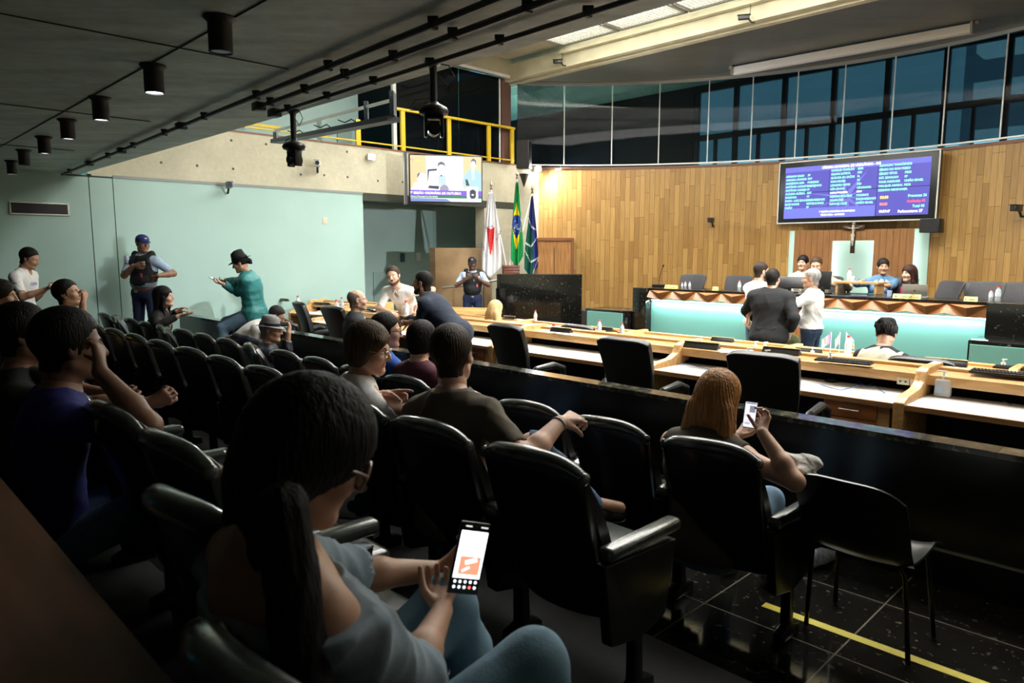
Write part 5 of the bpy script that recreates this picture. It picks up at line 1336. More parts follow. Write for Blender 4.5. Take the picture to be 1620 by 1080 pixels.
# --- councillors' desks
def lapel_extra(shirt):
    def fn(P0, J, hp_, E):
        T2 = J['T2']; ch = J['chest']; S = E['S']
        def q(x, y, z): return ch + (T2[:, 0] * x + T2[:, 1] * y + T2[:, 2] * z) * S
        pr = [ell_(q(0, .045, .04), (.060, .105, .135), T2, .01)]
        skin_mesh('shirt_front', [(pr, .009, None, 0)], [shirt], P0)
        for s in (-1, 1):
            m = MB(); m.add([q(s * .055, .10, .15), q(s * .11, .085, .12), q(s * .075, .128, .03), q(s * .012, .145, -.08)], [(0, 1, 2, 3)]); m.add([q(s * .055, .108, .15), q(s * .11, .093, .12), q(s * .075, .136, .03), q(s * .012, .153, -.08)], [(0, 1, 2, 3)]); m.build('lapel', top_m[0], P0)
        pc = [cap_(E['nb'] - T2[:, 2] * .0, E['nb'] + E['nrm'](E['nk'] - E['nb']) * .042, E['nr'] + .013, E['nr'] + .009, .004), sub_(cap_(E['nb'] - T2[:, 2] * .08, E['nk'] + T2[:, 2] * .06, E['nr'] + .004, None, .003))]
        skin_mesh('shirt_collar', [(pc, .006, None, 0)], [shirt], P0)
    return fn
top_m = [GREYS]
P, J = man('bald man with glasses in charcoal suit seated at the near desks', 566, 475, 8.2, -68, -.10, .52, W=1.12, lean=4, head=(-6, 0, 0), vox=.011, hv=.0048, skin='light', glasses={}, hair=dict(col=(.17, .13, .11), style='crop', g=.001, top=-.014, bald=1), top=dict(name='suit_jacket', m=GREYS, sleeve=1.9, g=.02, sg=.018, collar=1), legs=dict(m=GREYS), shoes=SHOE, extra=lapel_extra(WHS), **SITF, **LAP)
P, J = man('bearded man in white short-sleeved shirt leaning on the desk, facing the camera', 622, 437, 9.85, 158, -.10, .93, S=1.06, lean=40, slump=4, head=(14, 4, 12), vox=.011, hv=.0046, rh=dict(w=(617, 494, 9.7), n=(0, 0, -1), d=(-.9, .4, -.05), curl=20, pole=(.9, .1, -.5)), lh=dict(w=(668, 480, 9.7), n=(.3, -.4, -.8), d=(.4, .8, -.4), curl=30, pole=(-.8, -.3, .2)), skin='light', beard=(.07, .035, .018),
    hair=dict(col=(.045, .028, .018), style='short', g=.008, top=.016), top=dict(m=WHS, sleeve=.85, cut=.1, vneck=.10, collar=1, wr=.009), legs=dict(m=JEAND), shoes=SHOE)
top_m = [NAVY]
P, J = man('man in navy suit leaning over the near desk on his forearms', 668, 448, 7.95, 74, -.10, .93, S=1.03, W=1.12, lean=46, slump=-4, twist=0, head=(2, 2, 0), vox=.010, hv=.0046, hip=(0, 0), rh=dict(w=(649, 509, 7.85), n=(-.6, -.2, -.4), d=(-.5, .8, -.1), curl=50, pole=(.3, -.9, -.6)), lh=dict(w=(646, 503, 8.1), n=(.8, -.1, -.1), d=(-.1, .9, -.1), curl=50, pole=(-.5, -.8, -.6)),
    skin='brown', glasses={}, hair=dict(col=DKH, style='crop', g=.007, top=.010), beard=(.012, .009, .008), top=dict(name='suit_jacket', m=NAVY, sleeve=1.92, g=.020, sg=.018, cut=.16, collar=1, wr=.008), legs=dict(m=NAVY), shoes=SHOE, extra=lapel_extra(fab('pale blue shirt', (.45, .55, .75))))
P, J = man('security guard in black cap and black vest beside the plywood partition', 747, 417, 14.2, 182, ZS, .95, S=1.0, W=1.12, head=(0, 2, 0), vox=.013, hv=.0055, rh=dict(w=(738, 441, 13.95), n=(-.2, -1, 0), d=(-.5, .2, .8), curl=40, pole=(1, -.1, -.8)), lh=dict(w=(757, 441, 13.95), n=(.2, -1, 0), d=(.5, .2, .8), curl=40, pole=(-1, -.1, -.8)), skin='dark',
    hair=dict(col=DKH, style='crop', g=.005, top=.006), top=dict(m=_M['pale blue uniform shirt'], sleeve=.85, collar=1, cut=-.10), legs=dict(m=_M['navy uniform trousers']), shoes=SHOE, extra=lambda P0, J, hp_, E: (cap_extra((.01, .01, .02))(P0, J, hp_, E), vest_extra(P0, J, hp_, E)))
P, J = man('woman with long pale blonde hair seated at the far desks', 784, 490, 9.9, -40, ZS, .52, fem=True, head=(0, 14, 0), vox=.012, skin='fair', hair=dict(col=(.58, .42, .20), style='long', len=.30, wd=.11, g=.016, back=.02, f=44, name='pale blonde'), top=dict(m=WHS, sleeve=1.8), legs=dict(m=JEAN), shoes=SHOE, **SITF, **LAP)
P, J = man('woman with dark hair in a loose bun and beige vest over black sleeves', 1402, 528, 6.35, -42, ZS, .52, fem=True, W=1.1, lean=10, slump=8, head=(2, 30, 0), vox=.010, hv=.0046, skin='tan', hair=dict(col=(.008, .006, .005), style='bun', g=.010, bun=[((-.03, -.08, .085), .042), ((.02, -.055, .105), .038), ((-.065, -.045, .08), .034), ((.045, -.06, .10), .030), ((-.075, -.06, .05), .022), ((0, -.09, .06), .030)], amp=.004), top=dict(m=BLKF, sleeve=1.95, neck=.01), legs=dict(m=BLKF), shoes=SHOE, **SITF, **LAP)
pr = [ell_(J['chest'], (.200, .150, .215), J['T2'], .03), cap_(J['rsh'] - J['T2'][:, 0] * .03, J['lsh'] + J['T2'][:, 0] * .03, .078, None, .04), ell_(J['chest'] - J['T2'][:, 2] * .15, (.185, .155, .17), J['T2'], .03), cap_(J['nb'] - J['T2'][:, 1] * .01, J['nb'] + V3((0, .01, .03)), .078, .070, .02), sub_(cap_(J['rsh'] + J['T2'][:, 0] * .04, J['rel'] + J['T2'][:, 0] * .03, .062, None, .01)), sub_(cap_(J['lsh'] - J['T2'][:, 0] * .04, J['lel'] - J['T2'][:, 0] * .03, .062, None, .01)), sub_(cap_(J['nb'], J['nb'] + V3((0, .03, .2)), .056, .07, .01))]
skin_mesh('beige_vest', [(pr, .009, wrinkle(.006, 22, 7), 1)], [fab('beige linen', (.56, .50, .40))], P)
# --- middle row
P, J = man('short-haired woman with glasses and white collared shirt, smiling and pointing', 583, 552, 3.30, -52, .15, .52, fem=True, lean=6, slump=4, head=(-44, 12, 4), vox=.008, hv=.0038, smile=True, rh=dict(w=(606, 624, 3.22), n=(.2, -.5, -.8), d=(.62, .79, .1), curl=40, point=True, pole=(.8, -.4, -1.4)), lh=dict(t=(-.1, .34, .66), n=(0, 0, -1), d=(.4, .8, -.2)), skin='light',
    glasses=dict(metal=1, col=(.5, .45, .35), name='thin metal frame', r=.022), hair=dict(col=(.085, .055, .028), style='bob', g=.009, top=.016, nape=-.088, fringe=1, f=56, amp=.0010), top=dict(m=WHS, sleeve=1.05, collar=1, wr=.007, cut=.08), legs=dict(m=JEAND), shoes=SHOE, **SITF)
P, J = man('man in bright blue shirt and black-framed glasses half hidden in the front row', 612, 524, 5.15, -52, 0, .52, lean=4, head=(-26, 6, 0), vox=.011, skin='light', glasses=dict(t=.003), hair=dict(col=DKH, style='short', top=.018), top=dict(m=fab('bright blue shirt', (.015, .09, .42)), sleeve=.85), legs=dict(m=JEAN), shoes=SHOE, **SITF, **LAP)
P, J = man('person in maroon shirt with one jeans leg crossed high over the other', 668, 538, 4.85, -46, 0, .52, W=1.08, lean=2, head=(10, 4, 0), vox=.010, hv=.0048, skin='light', hair=dict(col=(.012, .009, .008), style='bob', g=.010, top=.018, nape=-.10), top=dict(m=fab('maroon shirt', (.10, .022, .035)), sleeve=.8), legs=dict(m=JEAN, name='jeans'), shoes=mat('grey sneaker', (.12, .12, .12), .6),
    rh=dict(t=(.16, .30, .70), d=(-.2, .9, 0)), lh=LAP['lh'], rf=dict(t=(-.14, .46, .62), pole=(1, .5, .6), d=(-.6, .3, .6)), lf=dict(t=(-.10, .52, .09), pole=(-.1, 1, .6)))
def tee_extra(P0, J, hp_, E):
    m = MB(); nb = J['nb']; T2 = J['T2']
    pts = [nb + T2[:, 0] * .072 * math.cos(a) + T2[:, 1] * (.07 * math.sin(a) + .005) + T2[:, 2] * (.028 - .03 * math.sin(a)) for a in np.linspace(0, 2 * PI, 41)]
    m.tube(pts, .0028, 6, False); m.build('necklace', mat('silver chain', (.6, .55, .45), .3, 1.0, bump=.6, bscale=200), P0, smooth=True)
P, J = man('man in olive-brown tee with neck chain, one arm resting toward his raised denim knee', 717, 562, 3.08, -44, .15, .52, S=1.03, W=1.22, lean=2, side=-7, slump=5, head=(24, 3, -4), vox=.008, hv=.0038, skin='light', hair=dict(col=(.035, .020, .010), style='short', g=.007, top=.016, f=60, amp=.0008), top=dict(name='tee', m=fab('olive brown cotton', (.105, .085, .058), .9, .06), sleeve=.80, neck=.016, wr=.009, cut=.05), legs=dict(m=JEAN, name='jeans'), shoes=SHOE,
    rh=dict(w=(886, 668, 2.86), n=(-.4, -.2, -.8), d=(.1, .9, .1), curl=45, pole=(.6, -.9, -.6)), lh=dict(t=(-.12, .34, .66), n=(0, 0, -1), d=(.3, .8, -.3)), rf=dict(t=(.40, .44, .45), pole=(.9, .3, 2), d=(.4, .8, -.1)), lf=dict(t=(-.12, .50, .09), pole=(-.1, 1, .6)), extra=tee_extra)
bp = J['chest'] - J['T2'][:, 1] * .148 + J['T2'][:, 2] * .03
def backpatch(name, cx, cz, wx, hz_, m_):
    m = MB()
    def f(a, b):
        x = cx + (a - .5) * wx; z = cz + (b - .5) * hz_; y = -.149 + .9 * x * x + .25 * z * z - .006
        return J['chest'] + J['T2'][:, 0] * x + J['T2'][:, 1] * y + J['T2'][:, 2] * z
    m.grid(f, 8, 6, .0015); return m.build(name, m_, P, smooth=True)
backpatch('orange_print', -.02, -.02, .075, .060, mat('faded orange print', (.42, .10, .045), .9)); backpatch('dark_print', -.115, -.01, .08, .07, mat('dark print', (.02, .02, .02), .9, var=.8, vscale=50))
m = MB(); w_ = J['rwr']; dd = nrm(J['rwr'] - J['rel']); a1 = nrm(np.cross(dd, (0, 0, 1))); a2 = np.cross(dd, a1)
m.tube([w_ - dd * .012 + a1 * .031 * math.cos(a) + a2 * .031 * math.sin(a) for a in np.linspace(0, 2 * PI, 17)], .005, 6, False); m.build('bracelet', mat('grey cord bracelet', (.45, .45, .43), .6), P, smooth=True)
# --- front row, near end
GP = atd(1187, 656, 3.10)
P, J = man('woman with long ginger-blonde hair holding a phone, bare arm on the armrest', 1136, 632, 3.28, -46, 0, .52, fem=True, W=1.28, lean=0, slump=8, head=(0, 20, 0), vox=.008, hv=.0042, skin='light', hair=dict(col=(.42, .20, .065), style='long', len=.34, wd=.11, g=.018, top=.026, back=.03, tip=.03, f=46, amp=.0022, vox=.005, name='ginger blonde', rough=.35),
    rh=dict(w=(1206, 684, 3.0), n=(-.5, -.2, .6), d=(-.25, .75, .6), curl=40, pole=(1, -.3, -1.2)), lh=dict(w=(1165, 690, 3.2), n=(.4, -.2, .8), d=(.3, .8, .4), curl=40), top=dict(m=fab('olive sleeveless top', (.06, .05, .03)), sleeve=0, neck=.01), legs=dict(m=JEANL, name='jeans'), shoes=mat('grey sneaker', (.12, .12, .12), .6), **SITF)
phone('lit smartphone in the hand of the ginger-blonde woman', GP, (.70, -.55, 0), (.10, .25, .95), .74, 'chat')
# --- standing by the rostrum
P, J = man('man in white shirt and glasses standing at the rostrum beside the big man in black', 1205, 430, 9.95, -70, ZS, .95, W=1.12, belly=.04, head=(-14, 8, 0), vox=.012, skin='light', glasses={}, beard=(.06, .04, .03), hair=dict(col=(.03, .02, .015), style='crop', g=.006, top=.010), top=dict(m=WHS, sleeve=.85, g=.018, collar=1, cut=.14), legs=dict(m=JEANL, name='jeans'), shoes=SHOE, rh=dict(w=(1183, 500, 9.6), d=(0, .2, -1)), lh=dict(t=(-.25, .4, 1.15)))
P, J = man('large man in black suit standing with his back to the audience', 1223, 441, 9.35, -38, ZS, .95, S=1.0, W=1.38, belly=.06, lean=2, head=(-6, 4, 0), vox=.011, skin='light', hair=dict(col=(.012, .009, .007), style='short', g=.008, top=.012), top=dict(name='suit_jacket', m=fab('black suiting', (.009, .010, .011)), sleeve=1.93, g=.030, sg=.026, cut=.13, drop=.07, wr=.007, collar=1), legs=dict(m=BLKF, g=.02), shoes=SHOE, rh=dict(w=(1250, 522, 9.2), d=(0, .15, -1), n=(-1, 0, 0), pole=(.6, -.8, 0)), lh=dict(t=(-.30, .35, 1.05), pole=(-1, -.4, -.2)))
P, J = man('grey-haired man in white shirt and jeans with a hand in his pocket', 1283, 441, 9.35, 48, ZS, .95, W=1.06, belly=.03, lean=0, head=(14, 4, 0), vox=.011, skin='tan', hair=dict(col=(.30, .29, .28), style='crop', g=.008, top=.012), top=dict(m=WHS, sleeve=1.35, ls=1.3, g=.018, cut=-.04, wr=.011, collar=1), legs=dict(m=JEAND, name='jeans', waist=.12), shoes=SHOE, rh=dict(t=(.20, .15, .93), d=(-.1, .5, -.8), pole=(.8, -.9, 0)), lh=dict(w=(1252, 466, 9.35), n=(0, 0, -1), d=(-.4, .8, -.2), curl=20, pole=(-.8, -.2, -.6)))
# --- on the rostrum
P, J = man('smiling dark-haired woman in pale blouse behind the man in beige blazer', 1270, 416, 11.7, 160, .35, .52, fem=True, smile=True, head=(-20, 0, 0), vox=.013, hv=.0055, skin='light', hair=dict(col=DKH, style='pony', g=.010), top=dict(m=fab('pale blouse', (.62, .58, .52)), sleeve=1.8), legs=dict(m=BLKF), shoes=SHOE, **SITF, **LAP)
top_m = [fab('beige blazer', (.52, .43, .31))]
P, J = man('man in beige blazer seated at the presiding desk, looking down', 1291, 420, 10.95, 152, .35, .52, W=1.12, head=(0, 14, 0), vox=.012, hv=.005, skin='light', hair=dict(col=(.06, .032, .015), style='short', g=.007, top=.012), top=dict(name='blazer', m=top_m[0], sleeve=1.93, g=.02, sg=.018, collar=1), legs=dict(m=BLKF), shoes=SHOE, rh=dict(t=(.34, .30, .86), n=(0, 0, -1), d=(.2, .9, 0), pole=(1, -.2, -.4)), lh=dict(w=(1322, 445, 10.7), n=(0, 0, -1), d=(0, .9, -.1), pole=(-1, -.2, -.4)), extra=lapel_extra(fab('light denim shirt', (.30, .38, .48))), **SITF)
P, J = man('smiling woman in denim jacket seated at the presiding desk', 1397, 422, 10.85, 150, .35, .52, fem=True, W=1.1, smile=True, head=(12, 2, 0), vox=.012, hv=.005, skin='tan', hair=dict(col=(.012, .009, .008), style='bun', g=.009, bun=[((0, -.09, .06), .035)]), top=dict(name='denim_jacket', m=fab('denim jacket', (.09, .20, .33), .85, .15, 25), sleeve=1.45, g=.02, sg=.02, cut=.08, collar=1), legs=dict(m=JEAN, name='jeans'), shoes=SHOE, rh=dict(w=(1366, 444, 10.6), n=(0, 0, -1), d=(.5, .8, 0), pole=(1, -.3, -.3)), lh=dict(w=(1400, 452, 10.4), n=(0, 0, -1), d=(.8, .5, 0), pole=(-1, -.3, -.4)), extra=lapel_extra(WHS), **SITF)
P, J = man('woman with long dark brown hair, red scarf and black blazer, smiling sideways', 1438, 433, 10.55, 120, .35, .52, fem=True, W=1.08, smile=True, head=(-10, 2, 0), vox=.012, hv=.005, skin='light', hair=dict(col=(.035, .013, .010), style='long', len=.26, wd=.07, g=.016), top=dict(name='blazer', m=BLKF, sleeve=1.9, g=.02, sg=.018), legs=dict(m=BLKF), shoes=SHOE, **SITF, **LAP)
m = MB(); T2 = J['T2']; m.tube([J['nb'] + T2[:, 0] * .065 + T2[:, 2] * .03, J['nb'] + T2[:, 0] * .05 + T2[:, 1] * .10 - T2[:, 2] * .04, J['chest'] + T2[:, 0] * .03 + T2[:, 1] * .135 + T2[:, 2] * .02, J['chest'] + T2[:, 0] * .02 + T2[:, 1] * .13 - T2[:, 2] * .14], .03, 8, True, [.025, .032, .03, .022]); m.build('scarf', fab('red scarf', (.28, .02, .05)), P, smooth=True)
# ---------------------------------------------------------------- ceiling fittings
ZC = 2.82
def downlight(label, loc, lit):
    t = thing('downlight', label, 'ceiling light', loc, 0, 'row of surface downlights')
    m = MB(); m.lathe([(.075, 0), (.078, -.006), (.060, -.022), (.056, -.03), (.056, -.165), (.050, -.165), (.050, -.155)], (0, 0, 0), 28); m.build('housing', DK, t, smooth=True, angle=40)
    m = MB(); m.cyl((0, 0, -.150), (0, 0, -.156), .049, n=24); m.build('lens', emit('lit lens %.1f' % lit, (.92, .97, 1.0), lit), t)
    return t
for k, (px, py, lit, lab) in enumerate([(347, 27, .05, 'unlit, nearest to the camera'), (242, 103, 16, 'brightest, second from the camera'), (158, 154, 4, 'lit, third from the camera'), (106, 189, 3, 'faintly lit, fourth from the camera'),
                                (69, 216, 3, 'faintly lit, fifth from the camera'), (37, 237, .05, 'unlit, sixth from the camera'), (18, 254, 5, 'lit, last before the wall')]):
    downlight('black surface-mounted cylinder downlight on the ceiling, ' + lab, at(px, py, ZC), lit)
# conduits with clamps
CON = mat('dark grey conduit', (.045, .05, .05), .4, .2)
def conduit(label, p0, p1, r, nclamp, box_at=None):
    a = at(p0[0], p0[1], ZC - .045); b = at(p1[0], p1[1], ZC - .045)
    t = thing('conduit', label, 'conduit', a, 0, 'conduits under the ceiling'); d = b - a
    m = MB(); m.tube([Vector((0, 0, 0)), d * .5, d], r, 10); m.build('pipe', CON, t, smooth=True)
    for i in range(nclamp):
        c = d * ((i + .5) / nclamp); m = MB(); m.bar(c - d.normalized() * .012, c + d.normalized() * .012, r * 2.6, r * 2.6); m.box((c.x, c.y, c.z + r + .008), (.05, .03, .02)); m.build('clamp', DK, t)
    for q in (box_at or []):
        c = d * q; m = MB(); m.bar(c - d.normalized() * .05, c + d.normalized() * .05, .075, .06); m.build('junction_box', CON, t, bevel=.004)
    return t
conduit('long grey conduit running along the ceiling edge to the mint wall', (800, -8), (98, 276), .017, 9, [.45, .66, .82])
conduit('middle conduit ending in a box above the small dome camera', (905, -14), (404, 171), .017, 6, [.98])
conduit('thin conduit nearest the ceiling edge, ending above the dome camera', (1015, -6), (428, 181), .013, 6, [.98])
conduit('short conduit on the ceiling by the mint wall top', (102, 276), (178, 281), .012, 1)
# pan-tilt cameras on drop poles
def ptz(label, top_px, top_py, drop, s, yaw):
    p = at(top_px, top_py, ZC); t = thing('pan_tilt_camera', label, 'camera', p, R(yaw)); t.scale = (s, s, 1)
    m = MB(); m.lathe([(.055, 0), (.055, -.012), (.028, -.03), (.024, -.05), (.024, -drop), (.03, -drop), (.05, -drop - .02)], (0, 0, 0), 18); m.build('drop_pole', mat('grey black pole', (.03, .032, .035), .35), t, smooth=True, angle=40)
    m = MB(); m.lathe([(.04, -drop - .01), (.085, -drop - .03), (.098, -drop - .05), (.092, -drop - .07), (.05, -drop - .085)], (0, 0, 0), 24); m.build('base_plate', PLA, t, smooth=True, angle=50)
    m = MB()
    for q in (-1, 1): m.box((q * .052, 0, -drop - .14), (.022, .07, .13))
    m.box((0, 0, -drop - .09), (.12, .08, .02)); m.build('yoke', PLA, t, bevel=.008)
    m = MB(); m.cyl((0, .055, -drop - .155), (0, -.05, -drop - .155), .040, .042, 18); m.cyl((0, -.05, -drop - .155), (0, -.062, -drop - .155), .030, .030, 18); m.build('camera_head', mat('dark camera body', (.02, .022, .025), .25), t, smooth=True, angle=40)
    m = MB(); m.tube([(.03, 0, -.01), (.10, .0, -.02), (.14, 0, -.08), (.09, 0, -.13), (.02, 0, -.06)], .004, 6); m.build('cable', DK, t, smooth=True); m = MB(); m.tube([(-.02, 0, -drop + .02), (-.12, 0, -drop + .01), (-.15, 0, -drop - .05), (-.08, 0, -drop - .05)], .004, 6); m.build('cable', DK, t, smooth=True)
    return t
ptz('black pan-tilt camera on a drop pole in front of the yellow railing', 685, 97, .235, .92, 10)
ptz('black pan-tilt camera below the cable box, in front of the sand-coloured concrete', 463, 174, .235, .95, -40)
# grey steel bracket frame under the ceiling edge
t = thing('steel_frame', 'grey steel U-frame hanging under the ceiling edge in front of the gallery', 'frame', at(520, 145, ZC), 0)
gs = mat('blue grey steel', (.10, .12, .14), .45, .3); o0 = t.location
a, b = atd(622, 188, 5.2) - o0, atd(436, 224, 6.9) - o0
m = MB(); m.bar(a, b, .10, .035); m.build('bottom_tray', gs, t)
m = MB(); m.bar(a + Vector((0, 0, .02)), Vector((a.x, a.y, ZC - o0.z)), .12, .03, (1, 0, 0)); m.build('end_plate', gs, t)
a2 = a + (b - a) * .18; m = MB(); m.bar(a2, Vector((a2.x, a2.y, ZC - o0.z)), .04, .03, (1, 0, 0)); m.build('hanger', gs, t)
m = MB(); m.bar(b, Vector((b.x, b.y, ZC - o0.z)), .04, .03, (1, 0, 0)); m.build('hanger', gs, t)
m = MB(); m.bar(a + Vector((0, 0, .13)), b + Vector((0, 0, .10)), .02, .02); m.build('rail_tube', mat('pale tube', (.6, .6, .58), .4), t)
for k, q in enumerate((.25, .45, .7)):
    c = a + (b - a) * q; m = MB(); m.tube([c + Vector((0, 0, .02)), c + Vector((-.04, 0, .05)), c + Vector((-.10, .03, .03)), c + Vector((-.16, .06, .055))], .005, 6); m.build('loose_cable', DK, t, smooth=True)
# ---------------------------------------------------------------- yellow gallery railing
t = thing('railing', 'yellow painted steel railing along the gallery edge', 'railing', UN(WU + .08, 8, 3.70), RA)
def rl(p): return t.matrix_basis.inverted() @ p
m = MB(); m.bar(rl(UN(WU + .06, 8.55, 4.52)), rl(UN(WU + .06, 11.86, 4.52)), .08, .05); m.build('top_rail', YEL, t, bevel=.004)
m = MB(); m.bar(rl(UN(WU + .06, 4.5, 3.80)), rl(UN(WU + .06, 11.86, 3.80)), .03, .025); m.build('bottom_rail', YEL, t)
m = MB(); m.bar(rl(UN(WU + .3, 3.4, 3.9)), rl(UN(WU + .3, 6.2, 3.9)), .03, .05); m.build('rear_rail', YEL, t)
for px in (637, 710, 773, 810, 566):
    n_ = onu(px, 200, WU + .06).dot(NV); m = MB(); m.bar(rl(UN(WU + .06, n_, 3.72)), rl(UN(WU + .06, n_, 4.50 if px != 566 else 4.2)), .10, .05, (1, 0, 0)); m.build('post', YEL, t, bevel=.004)
# fluorescent tube frame, sign and pale strip on the gallery
p = onu(545, 216, WU + 1.2); m = MB(); m.box((0, 0, 0), (.34, .02, .30)); 
g_ = thing('gallery_sign', 'small black lettered sign on the gallery partition behind the railing', 'sign', onu(545, 218, WU + 1.47), RA + R(90)); m.build('plate', mat('pale green plate', (.3, .4, .36), .6), g_); textmesh('lettering', 'CE', .2, DK, g_, (0, .0, 0), (R(90), 0, R(180)), 'CENTER').location = (0, .012, 0)
# floodlights
for (p, lab, yaw) in [(onu(588, 248, WU - .10), 'small white floodlight shining from the sand-coloured concrete above the mint wall', RA - R(90)), (onarc(851, 267, .14), 'small white floodlight shining at the top corner of the timber wall', RA - R(150))]:
    t = thing('floodlight', lab, 'lamp', p, yaw)
    m = MB(); m.box((0, -.02, 0), (.16, .05, .12)); m.build('housing', WHT, t, bevel=.008)
    m = MB(); m.box((0, .010, 0), (.13, .006, .095)); m.build('lens', emit('flood lens', (.95, .98, 1), 60), t)
    m = MB(); m.tube([(-.09, -.02, 0), (-.09, -.08, 0), (.09, -.08, 0), (.09, -.02, 0)], .008, 6); m.build('bracket', STEEL, t)
m = MB(); 
t = thing('floodlight', 'unlit grey floodlight hanging under the glass band beside the bright one', 'lamp', onarc(886, 268, .12), RA)
m.box((0, 0, 0), (.18, .12, .03)); m.build('housing', mat('grey lamp', (.25, .27, .27), .4), t, bevel=.004); m = MB(); m.tube([(0, 0, .015), (0, .03, .10)], .008, 6); m.build('bracket', STEEL, t)
# CCTV cameras
def bullet(label, p, yaw, col, s=1.0):
    t = thing('security_camera', label, 'camera', p, yaw); t.scale = (s, s, s)
    m = MB(); m.box((0, .10, 0), (.075, .20, .075)); m.box((0, .10, .045), (.085, .24, .012)); m.build('body', mat('cctv ' + str(col[0]), col, .35), t, bevel=.012)
    m = MB(); m.cyl((0, .20, 0), (0, .207, 0), .03, n=14); m.build('lens', DK, t)
    m = MB(); m.tube([(0, .02, -.03), (0, -.04, -.10), (0, -.10, -.10)], .016, 8); m.build('bracket', DK, t, smooth=True)
    return t
bullet('white bullet security camera on the sand-coloured concrete', onu(502, 260, WU - .14), R(-165), (.7, .7, .7), 1.25)
bullet('small dark security camera at the top edge of the mint wall', onu(361, 294, WU - .14), R(-150), (.12, .15, .2), 1.1)
bullet('small black camera fixed on the timber wall left of the screen', onarc(1127, 349, .12), arca(7) + R(180), (.02, .02, .02), 1.2)
bullet('black camera on the timber wall, cut by the picture edge', onarc(1614, 330, .15), arca(3) + R(180), (.02, .02, .02), 1.3)
for px, py, lab in ((889, 97, 'tiny black camera hanging from the lit beam near the gallery'), (1186, 27, 'tiny black camera hanging from the lit beam above the stage')):
    p = onn(px, py, 11.55); t = bullet(lab, p, RA + R(120), (.01, .01, .011), .9)
    m = MB(); m.tube([(0, 0, .02), (0, -.01, .22)], .006, 6); m.build('drop_cable', DK, t)
# speakers
def speaker(label, p, yaw, sz):
    t = thing('loudspeaker', label, 'loudspeaker', p, yaw)
    m = MB(); m.box((0, 0, 0), sz); m.build('cabinet', mat('speaker cabinet', (.012, .013, .014), .5), t, bevel=.015)
    m = MB(); m.box((0, sz[1] / 2 + .003, 0), (sz[0] * .86, .006, sz[2] * .9)); m.build('grille', mat('speaker grille', (.02, .02, .022), .7, bump=.5, bscale=300), t)
    m = MB(); m.tube([(0, -sz[1] / 2, 0), (0, -sz[1] / 2 - .16, 0)], .02, 8); m.build('bracket', DK, t)
speaker('tall black loudspeaker at the corner of the smoked glass above the flags', onarc(829, 245, .35), R(165), (.30, .28, .62))
speaker('black loudspeaker under the corner of the big screen', onarc(1474, 357, .35), arca(4.3) + R(180), (.34, .26, .26))
m = MB(); m.lathe([(.11, 0), (.08, -.08), (.02, -.26), (.001, -.30)], (0, 0, 0), 6); t = m.build('speaker_bracket', DK); t.location = onarc(829, 275, .35); tag(t, 'dark tapering bracket below the tall corner loudspeaker', 'bracket')
# ---------------------------------------------------------------- wall things
t = thing('air_vent', 'white framed slatted air vent on the shaded mint wall', 'vent', onu(63, 330, WU - .01), RA + R(90))
m = MB(); 
for s in (-1, 1): m.box((s * .345, 0, 0), (.03, .03, .17)); m.box((0, 0, s * .075), (.72, .03, .025))
m.build('vent_frame', WHT, t, bevel=.003)
m = MB()
for i in range(34): m.box((-.32 + i * .0194, .004, 0), (.006, .02, .13), (0, 0, .4))
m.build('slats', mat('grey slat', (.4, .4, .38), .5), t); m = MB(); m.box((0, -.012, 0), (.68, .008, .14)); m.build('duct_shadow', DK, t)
t = thing('wall_socket_plate', 'ivory switch plate high on the mint wall', 'switch', onu(514, 349, WU - .006), RA + R(90)); m = MB(); m.box((0, 0, 0), (.10, .012, .13)); m.build('plate', mat('ivory', (.6, .55, .42), .5), t, bevel=.004); m = MB(); m.box((0, .008, 0), (.03, .008, .05)); m.build('rocker', WHT, t)
# recess signs
def sign(label, px, py, w_, h_, col, parts=()):
    p = onu(px, py, WU + 2.28); t = thing('wall_sign', label, 'sign', p, RA - R(90))
    m = MB(); m.box((0, 0, 0), (w_, .008, h_)); m.build('plate', mat('sign %s' % str(col), col, .6), t)
    for nm, c, s_, cl in parts:
        m = MB(); m.box((c[0], -.006, c[1]), (s_[0], .003, s_[1])); m.build(nm, mat('signpart %s' % str(cl), cl, .6), t)
    return t
for o_ in (): pass
sg = sign('small dark teal notice on the recess wall', 637, 407, .13, .20, (.03, .13, .15), [('lines', (0, .05), (.09, .03), (.3, .5, .5)), ('lines', (0, -.03), (.07, .05), (.2, .4, .4))]); sg.rotation_euler[2] = RA + R(90) + PI
sg2 = sign('red and white fire extinguisher sign on the recess wall', 662, 406, .14, .20, (.8, .78, .7), [('red_square', (0, .03), (.10, .10), (.5, .05, .04)), ('symbol', (0, .03), (.025, .07), (.9, .9, .9)), ('caption', (0, -.065), (.10, .03), (.25, .25, .2))]); sg2.rotation_euler[2] = RA + R(90) + PI
sg3 = sign('small white notice with black bar on the recess door', 600, 441, .14, .10, (.75, .75, .75), [('bar', (0, .02), (.10, .025), (.05, .05, .05))]); sg3.rotation_euler[2] = RA + R(90) + PI
a, b = onu(590, 430, WU + 2.29), onu(622, 500, WU + 2.29)
m = MB(); w0 = (b - a).dot(NV); 
for dz in (0,): boxUN(m, WU + 2.27, WU + 2.285, a.dot(NV), a.dot(NV) + abs(w0), -.2, a.z); 
struct('door_2', m, mat('recess door paint', (.34, .50, .46), .6))
